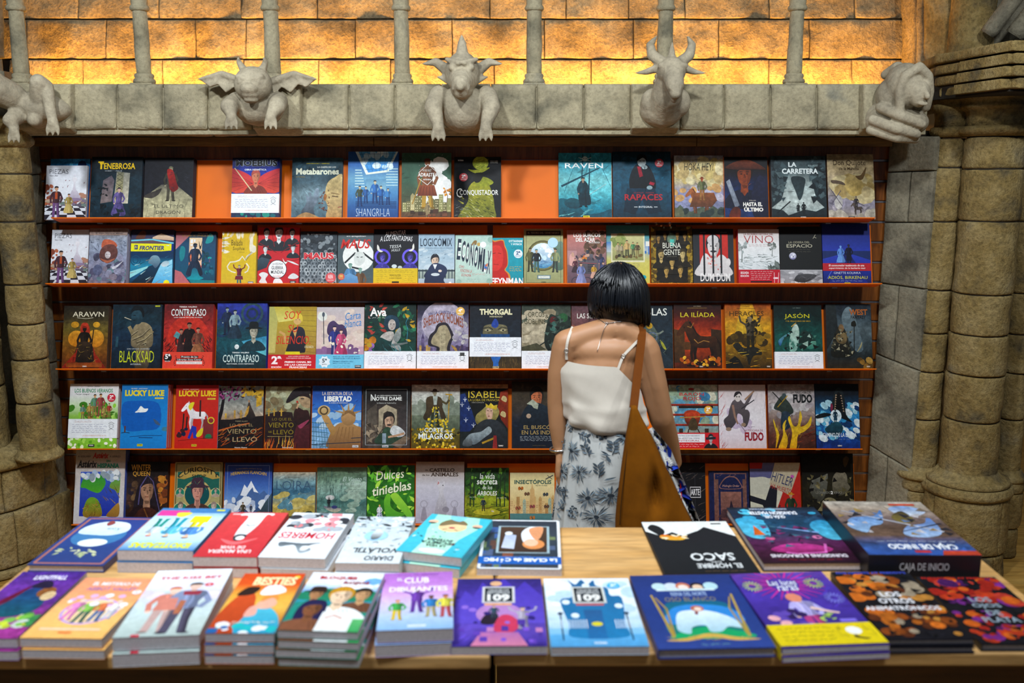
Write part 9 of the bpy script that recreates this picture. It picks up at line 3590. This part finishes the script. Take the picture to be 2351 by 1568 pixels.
N, MV = 72, 26
m = MB()
for j in range(MV + 1):
 v = j / MV
 for i in range(N):
  th = 2 * math.pi * i / N
  # picture x of this meridian, to read the cut lines
  px = 1377 + 92 * math.cos(th)
  top, hem = lerp_tab(CTOP, px)[0], lerp_tab(CHEM, px)[0]
  py = top + (hem - top) * v
  wob = .012 * math.sin(3 * th + 9 * v) * v + .048 * v * v * math.sin(9 * th + 5 * v) * (.4 + v) + .03 * v * math.exp(-((v - .62 - .05 * math.sin(2 * th)) / .05) ** 2) + .016 * math.sin(5 * th - 17 * v) * v
  p = ring_pt(CW, py, th, .004, wob)
  if v > .93:
   p.x *= 1 - (v - .93) * .5
   p.y *= 1 - (v - .93) * 1.2
  m.v.append(p)
for j in range(MV):
 for i in range(N):
  a, b = j * N + i, j * N + (i + 1) % N
  m.f.append((a, b, b + N, a + N))
m.build('camisole', MAT['cami'], woman, True)


def ribbon(pts, width, th, mat, name, parent, twist=None, stitch=None):
 """flat strip lying towards the viewer; pts are 3D"""
 m = MB()
 pts = [Vector(p) for p in pts]
 view = Vector((0, 1, -.15)).normalized()
 for i, p in enumerate(pts):
  t_ = (pts[min(i + 1, len(pts) - 1)] - pts[max(i - 1, 0)]).normalized()
  sd = t_.cross(view).normalized()
  w_ = (width[i] if hasattr(width, '__len__') else width) / 2
  nn = sd.cross(t_).normalized() * th
  m.v += [p - sd * w_, p + sd * w_, p + sd * w_ + nn, p - sd * w_ + nn]
 for i in range(len(pts) - 1):
  for j in range(4):
   a, b = i * 4 + j, i * 4 + (j + 1) % 4
   m.f.append((a, b, b + 4, a + 4))
 m.f += [(3, 2, 1, 0), tuple(len(m.v) - 4 + q for q in range(4))]
 return m.build(name, mat, parent, False)


def spline(pts, n):
 out = []
 L = len(pts)
 for i in range(L - 1):
  p0, p1, p2, p3 = (Vector(pts[max(i - 1, 0)]), Vector(pts[i]), Vector(pts[i + 1]), Vector(pts[min(i + 2, L - 1)]))
  for k in range(n):
   t_ = k / n
   out.append(.5 * (2 * p1 + (p2 - p0) * t_ + (2 * p0 - 5 * p1 + 4 * p2 - p3) * t_ ** 2 + (3 * p1 - p0 - 3 * p2 + p3) * t_ ** 3))
 out.append(Vector(pts[-1]))
 return out


for ptsx in (((1301, 826), (1300, 806), (1303, 784), (1309, 764), (1315, 750)), ((1419, 848), (1431, 818), (1449, 798), (1464, 783), (1474, 775))):
 s_ = ribbon(spline([onbody(x, y, .004) for x, y in ptsx], 4), .0085, .002, MAT['cami'], 'shoulder_strap', woman)
 m = MB()
 c = onbody(*ptsx[1], .007)
 m.tube([c + Vector((.007 * math.cos(w), 0, .007 * math.sin(w))) for w in [i * math.pi / 6 for i in range(13)]], .0014, 6, False)
 m.build('strap_ring', MAT['silver'], s_, True)

nk = MB()
kx = onbody(1393, 743, .003)
for chain in (((1364, 729), (1372, 732), (1383, 738), (1393, 743)), ((1393, 743), (1404, 741), (1416, 739), (1428, 739)), ((1393, 743), (1386, 758), (1379, 780), (1371, 807))):
 nk.tube(spline([onbody(x, y, .003) for x, y in chain], 4), .0011, 5)
nk.tube([kx + Vector((.004 * math.cos(w), -.001, .004 * math.sin(w))) for w in [i * math.pi / 5 for i in range(11)]], .0013, 5, False)
neck = nk.build('necklace', MAT['silver'], woman, True)

# bracelet watch on the left wrist
m = MB()
cb = W(1284, 1030, -.008)
m.tube([cb + Vector((.030 * math.cos(w), .030 * math.sin(w), .004 * math.cos(w))) for w in [i * math.pi / 12 for i in range(25)]], .0042, 6, False)
br = m.build('bracelet', MAT['silver'], woman, True)

# --- skirt with gathers, and its printed flowers
SKW = [(955, 1303, 1470, .092), (975, 1300, 1474, .104), (1000, 1295, 1484, .116), (1060, 1286, 1496, .130), (1130, 1278, 1505, .138), (1200, 1270, 1512, .146), (1320, 1256, 1522, .158), (1480, 1240, 1535, .168)]


def skirt_pt(th, py, off=0.0):
 f = min(1, max(0, (py - 955) / 240))
 g = .010 + .030 * f
 wob = g * (math.cos(15 * th + 1.2 * math.sin(3 * th)) + .5 * math.cos(26 * th + 2)) + .012 * math.cos(40 * th) * (1 - f)
 return ring_pt(SKW, py, th, off, wob)


N, MV = 150, 24
m = MB()
for j in range(MV + 1):
 py = 955 + (1480 - 955) * j / MV
 for i in range(N):
  m.v.append(skirt_pt(2 * math.pi * i / N, py))
for j in range(MV):
 for i in range(N):
  a, b = j * N + i, j * N + (i + 1) % N
  m.f.append((a, b, b + N, a + N))
skirt = m.build('skirt', MAT['skirt'], woman, True)

fa = Art(.52, .52)
g = random.Random(4)


def aster(x, y, r, seed, cols=('#4d5963', '#66737e', '#7f929e', '#39434c')):
 q = random.Random(seed)
 for i in range(22):
  w = 2 * math.pi * i / 22 + q.uniform(-.1, .1)
  L = r * q.uniform(.6, 1.1)
  c_, s_ = math.cos(w), math.sin(w)
  bx, by = x + c_ * r * .12, y + s_ * r * .12
  tx, ty = x + c_ * L, y + s_ * L
  nx, ny = -s_ * r * .055, c_ * r * .055
  mx, my = bx + (tx - bx) * .6, by + (ty - by) * .6
  fa.p([(bx, by), (mx + nx, my + ny), (tx, ty), (mx - nx, my - ny)], q.choice(cols))
 fa.e(x, y, r * .16, r * .16, '#2c343c')


def sprig(x, y, r, seed):
 q = random.Random(seed)
 w = q.uniform(0, 6.3)
 ex, ey = x + r * math.cos(w), y + r * math.sin(w)
 fa.l([(x, y), ((x + ex) / 2 + .01, (y + ey) / 2), (ex, ey)], .006, '#3c464e')
 for i in range(7):
  t_ = .15 + i * .13
  a_ = w + (.9 if i % 2 else -.9)
  px_, py_ = x + (ex - x) * t_, y + (ey - y) * t_
  L = r * .45
  tx, ty = px_ + L * math.cos(a_), py_ + L * math.sin(a_)
  nx, ny = -math.sin(a_) * L * .2, math.cos(a_) * L * .2
  fa.b([(px_, py_), ((px_ + tx) / 2 + nx, (py_ + ty) / 2 + ny), (tx, ty), ((px_ + tx) / 2 - nx, (py_ + ty) / 2 - ny)], q.choice(['#56626c', '#74838e', '#3f4a53']), None, 2)


def cluster(x, y, r, seed):
 q = random.Random(seed)
 for i in range(34):
  w, d_ = q.uniform(0, 6.3), r * math.sqrt(q.random())
  fa.e(x + d_ * math.cos(w) * .8, y + d_ * math.sin(w), r * .16, r * .16, q.choice(['#2f3840', '#4a555f', '#8a98a2', '#39434b']), n=7)


for row in range(7):
 for col in range(7):
  x = (col + .5 * (row % 2) + .25) / 7.2 + g.uniform(-.02, .02)
  y = 1 - (row + .45) / 7 + g.uniform(-.02, .02)
  kk = (row * 3 + col * 2) % 5
  if kk in (0, 3):
   aster(x, y, .082, row * 9 + col)
  elif kk == 1:
   cluster(x, y, .044, row * 7 + col)
  else:
   sprig(x, y, .092, row * 5 + col)
fa.s(110, .02, .02, .98, .98, .022, ['#7c8d98', '#4c5862', '#5f6d77'], 'l', 9, .35)
cm = CM()
emit_shapes(fa, cm, 0, 0, lambda u, v, z: tuple(skirt_pt(math.pi * (.92 + 1.16 * u), 1262 + (958 - 1262) * v, .0025 + z)))
cm.build('flower_print', MAT['cloth_ink'], skirt)

# --- bobbed hair: shell plus many locks
hc = W(1420, 688, .05)
RX, RY, RZ = .094, .112, .117
zpx = lambda py: W(1420, py, .0).z
hair_prims = [('s', hc + Vector((0, 0, .004)), (RX - .006, RY - .006, RZ - .006)), ('s', W(1372, 700, .05), (.034, .075, .042)), ('s', W(1462, 712, .05), (.036, .075, .060)),
    ('s', W(1418, 694, .0), (.070, .052, .034))]
hair_o = sculpt('hair', hair_prims, .007, MAT['hair'], woman, 3)
m = MB()
g = random.Random(12)
for i in range(950):
 ph = g.uniform(0, 2 * math.pi)
 lay = g.uniform(-.004, .008)
 a0 = RAD(g.uniform(0, 70) if i % 3 else g.uniform(0, 20))
 c_, s_ = math.cos(ph), math.sin(ph)
 end = 722 + 24 * max(0, c_) ** .7 + 6 * max(0, -c_) + 14 * max(0, s_) + g.uniform(-13, 11)
 if s_ < 0 and abs(c_) < .75:
  end = 714 + 26 * max(0, c_) + g.uniform(-10, 10)
 pts = []
 sw = g.uniform(-.10, .10)
 for k in range(8):
  t_ = k / 7
  al = a0 + (RAD(92) - a0) * min(1, t_ / .6)
  pp = ph + sw * t_
  r_ = 1 + lay / .1
  p = hc + Vector((RX * r_ * math.cos(pp) * math.sin(al), RY * r_ * math.sin(pp) * math.sin(al), RZ * r_ * math.cos(al)))
  if t_ > .6:
   q = (t_ - .6) / .4
   p.z += (zpx(end) - p.z) * q
   k_in = 1 - .16 * q * q * (.4 if c_ > .3 else 1)
   p.x = hc.x + (p.x - hc.x) * k_in + .014 * q * max(0, c_) - (.014 * q * q if c_ < -.6 and i % 3 == 0 else 0)
   p.y = hc.y + (p.y - hc.y) * (1 - (.30 if s_ < 0 else .1) * q * q)
  pts.append(p)
 w_ = g.uniform(.0022, .0042)
 m.tube(pts, [w_ * .7, w_, w_ * 1.1, w_ * 1.1, w_, w_ * .9, w_ * .7, w_ * .12], 4, False)
m.build('hair_locks', MAT['hair'], woman, True)

# ------------------------------------------------------------------ suede bag on her shoulder
BY = 2.835
bag_foot = at(1480, 1180, BY)
bag = empty('shoulder_bag', bag_foot, 'tan suede slouchy bag hanging from the woman\'s right shoulder', 'bag')
BT = [(931, 1449, 1461, .008), (960, 1444, 1474, .020), (1000, 1437, 1496, .034), (1056, 1429, 1521, .050), (1110, 1422, 1547, .062), (1160, 1416, 1570, .070), (1195, 1413, 1587, .072), (1235, 1413, 1590, .066), (1265, 1425, 1580, .045), (1280, 1450, 1550, .012)]
m = MB()
N, MV = 56, 40
for j in range(MV + 1):
 py = 931 + (1280 - 931) * j / MV
 l_, r_, dp = lerp_tab(BT, py)
 a, b = at(l_, py, BY), at(r_, py, BY)
 for i in range(N):
  th = 2 * math.pi * i / N
  c_, s_ = math.cos(th), math.sin(th)
  x = (a.x + b.x) / 2 + (b.x - a.x) / 2 * math.copysign(abs(c_) ** .9, c_)
  u = (c_ + 1) / 2
  fold = 1.0
  if s_ < 0:
   q = (py - 1050) / 140
   fold -= .8 * math.exp(-((u - (.72 - .25 * q)) / .09) ** 2) * math.exp(-((py - 1120) / 50) ** 2)
   fold += .10 * math.exp(-((u - .5) / .16) ** 2) * math.exp(-((py - 1165) / 30) ** 2)
   fold += .10 * math.sin(7 * u + py * .02)
  m.v.append(Vector((x, BY + dp * fold * math.copysign(abs(s_) ** .75, s_), a.z)))
for j in range(MV):
 for i in range(N):
  a, b = j * N + i, j * N + (i + 1) % N
  m.f.append((a, a + N, b + N, b))
m.f.append(tuple(range(N)))
m.f.append(tuple(MV * N + i for i in range(N))[::-1])
pouch = m.build('pouch', MAT['suede'], bag, True, bag_foot)
pt_ = 745
while pt_ < 800 and bvh.ray_cast(Vector((0, 0, CAM_H)) - foot, ray(1474, pt_).normalized())[0] is None:
 pt_ += 1
ob = lambda x, y, o_: onbody(x, y, o_) + foot
sp = [ob(1474, pt_ + 1, -.03), ob(1474, pt_ + 1, .004) + Vector((0, 0, .004)), ob(1474, pt_ + 8, .006), ob(1473, pt_ + 26, .008)]
sp += [sp[-1].lerp(at(1455, 936, 2.838), q) for q in (.33, .66, 1.0)]
ribbon([p - bag_foot for p in spline(sp, 5)], .0265, .004, MAT['strap'], 'strap', bag)
m = MB()
seam = [at(x + 7, y, BY - d_) - bag_foot for x, y, d_ in ((1449, 936, .006), (1443, 970, .014), (1437, 1010, .022), (1430, 1060, .030), (1424, 1110, .036), (1419, 1160, .040), (1416, 1205, .042))]
m.tube(spline(seam, 4), .0016, 5)
m.build('seam', cover_mat('#3c240a'), pouch, True)

# ------------------------------------------------------------------ printed scarf tucked in the bag
sc_pts = [(1490, 985, 9), (1503, 1008, 14), (1522, 1040, 20), (1540, 1078, 18), (1556, 1112, 17), (1572, 1146, 14), (1588, 1178, 11), (1602, 1210, 9), (1612, 1240, 8)]
SY = 2.915
sf = at(1550, 1110, SY)
scarf = empty('scarf', sf, 'white daisy scarf with red and blue flowers trailing from the bag', 'scarf')


def scarf_pt(u, v, off=0.0):
 k_ = v * (len(sc_pts) - 1)
 i = min(int(k_), len(sc_pts) - 2)
 f = k_ - i
 x, y, w_ = (a + (b - a) * f for a, b in zip(sc_pts[i], sc_pts[i + 1]))
 dx, dy = sc_pts[i + 1][0] - sc_pts[i][0], sc_pts[i + 1][1] - sc_pts[i][1]
 L = math.hypot(dx, dy)
 t_ = (u - .5) * 2
 dep = .018 * math.cos(t_ * 4.2 + v * 3) + .006 * math.sin(v * 20)
 return at(x + dy / L * w_ * t_, y - dx / L * w_ * t_, SY - dep - off) - sf


for nm, o_ in (('cloth', 0.0),):
 m = MB()
 nu, nv = 14, 40
 for o2 in (0.0, -.004):
  for j in range(nv + 1):
   for i in range(nu + 1):
    m.v.append(scarf_pt(i / nu, j / nv, o2))
 h_ = (nu + 1) * (nv + 1)
 for s2 in (0, 1):
  for j in range(nv):
   for i in range(nu):
    a = s2 * h_ + j * (nu + 1) + i
    m.f.append((a, a + 1, a + nu + 2, a + nu + 1))
 cloth = m.build('cloth', plain_mat('scarf_white', '#d4d4d0', .8), scarf, True)
sa = Art(.06, .36)
g = random.Random(3)
sa.s(60, .0, .0, 1, 1, .10, ['#16181e', '#1c2c84', '#2440b0', '#16181e'], 'e', 5, .7)
for i in range(46):
 x, y = g.random(), g.random()
 for k_ in range(9):
  w = k_ * 2 * math.pi / 9
  sa.l([(x, y), (x + .16 * math.cos(w), y + .16 * math.sin(w) / sa.asp)], .07, '#dcdcd8', .03)
 sa.o(x, y, .05, '#b02028', None, 8)
sa.l([(.2, .62), (.7, .5)], .16, '#b8202c', .06)
cm = CM()
emit_shapes(sa, cm, 0, 0, lambda u, v, z: tuple(scarf_pt(u, v, .0012 + z * 2)))
cm.build('daisy_print', MAT['cloth_ink'], cloth)

# ================================================================== set the lettering once, then stand all books in place
text_batch()
place_books()
place_table()
# the tall blue book behind the first comic
br_ = build_book(blue_art, 0.180, 0.288, 0.010, 'tall blue painted book peeping out behind the white comic, on the top row', True, '#1c4c8c', group='books on the top row of the wall')
nd_ = 0.006
br_.location = Vector((at(121, 499, 4.28).x - 0.028, TRAY_Y, ROWS[1])) + UP * 0.0006 + NRM * 0.0006
br_.rotation_euler = (RAD(90) - TILT, 0, 0)
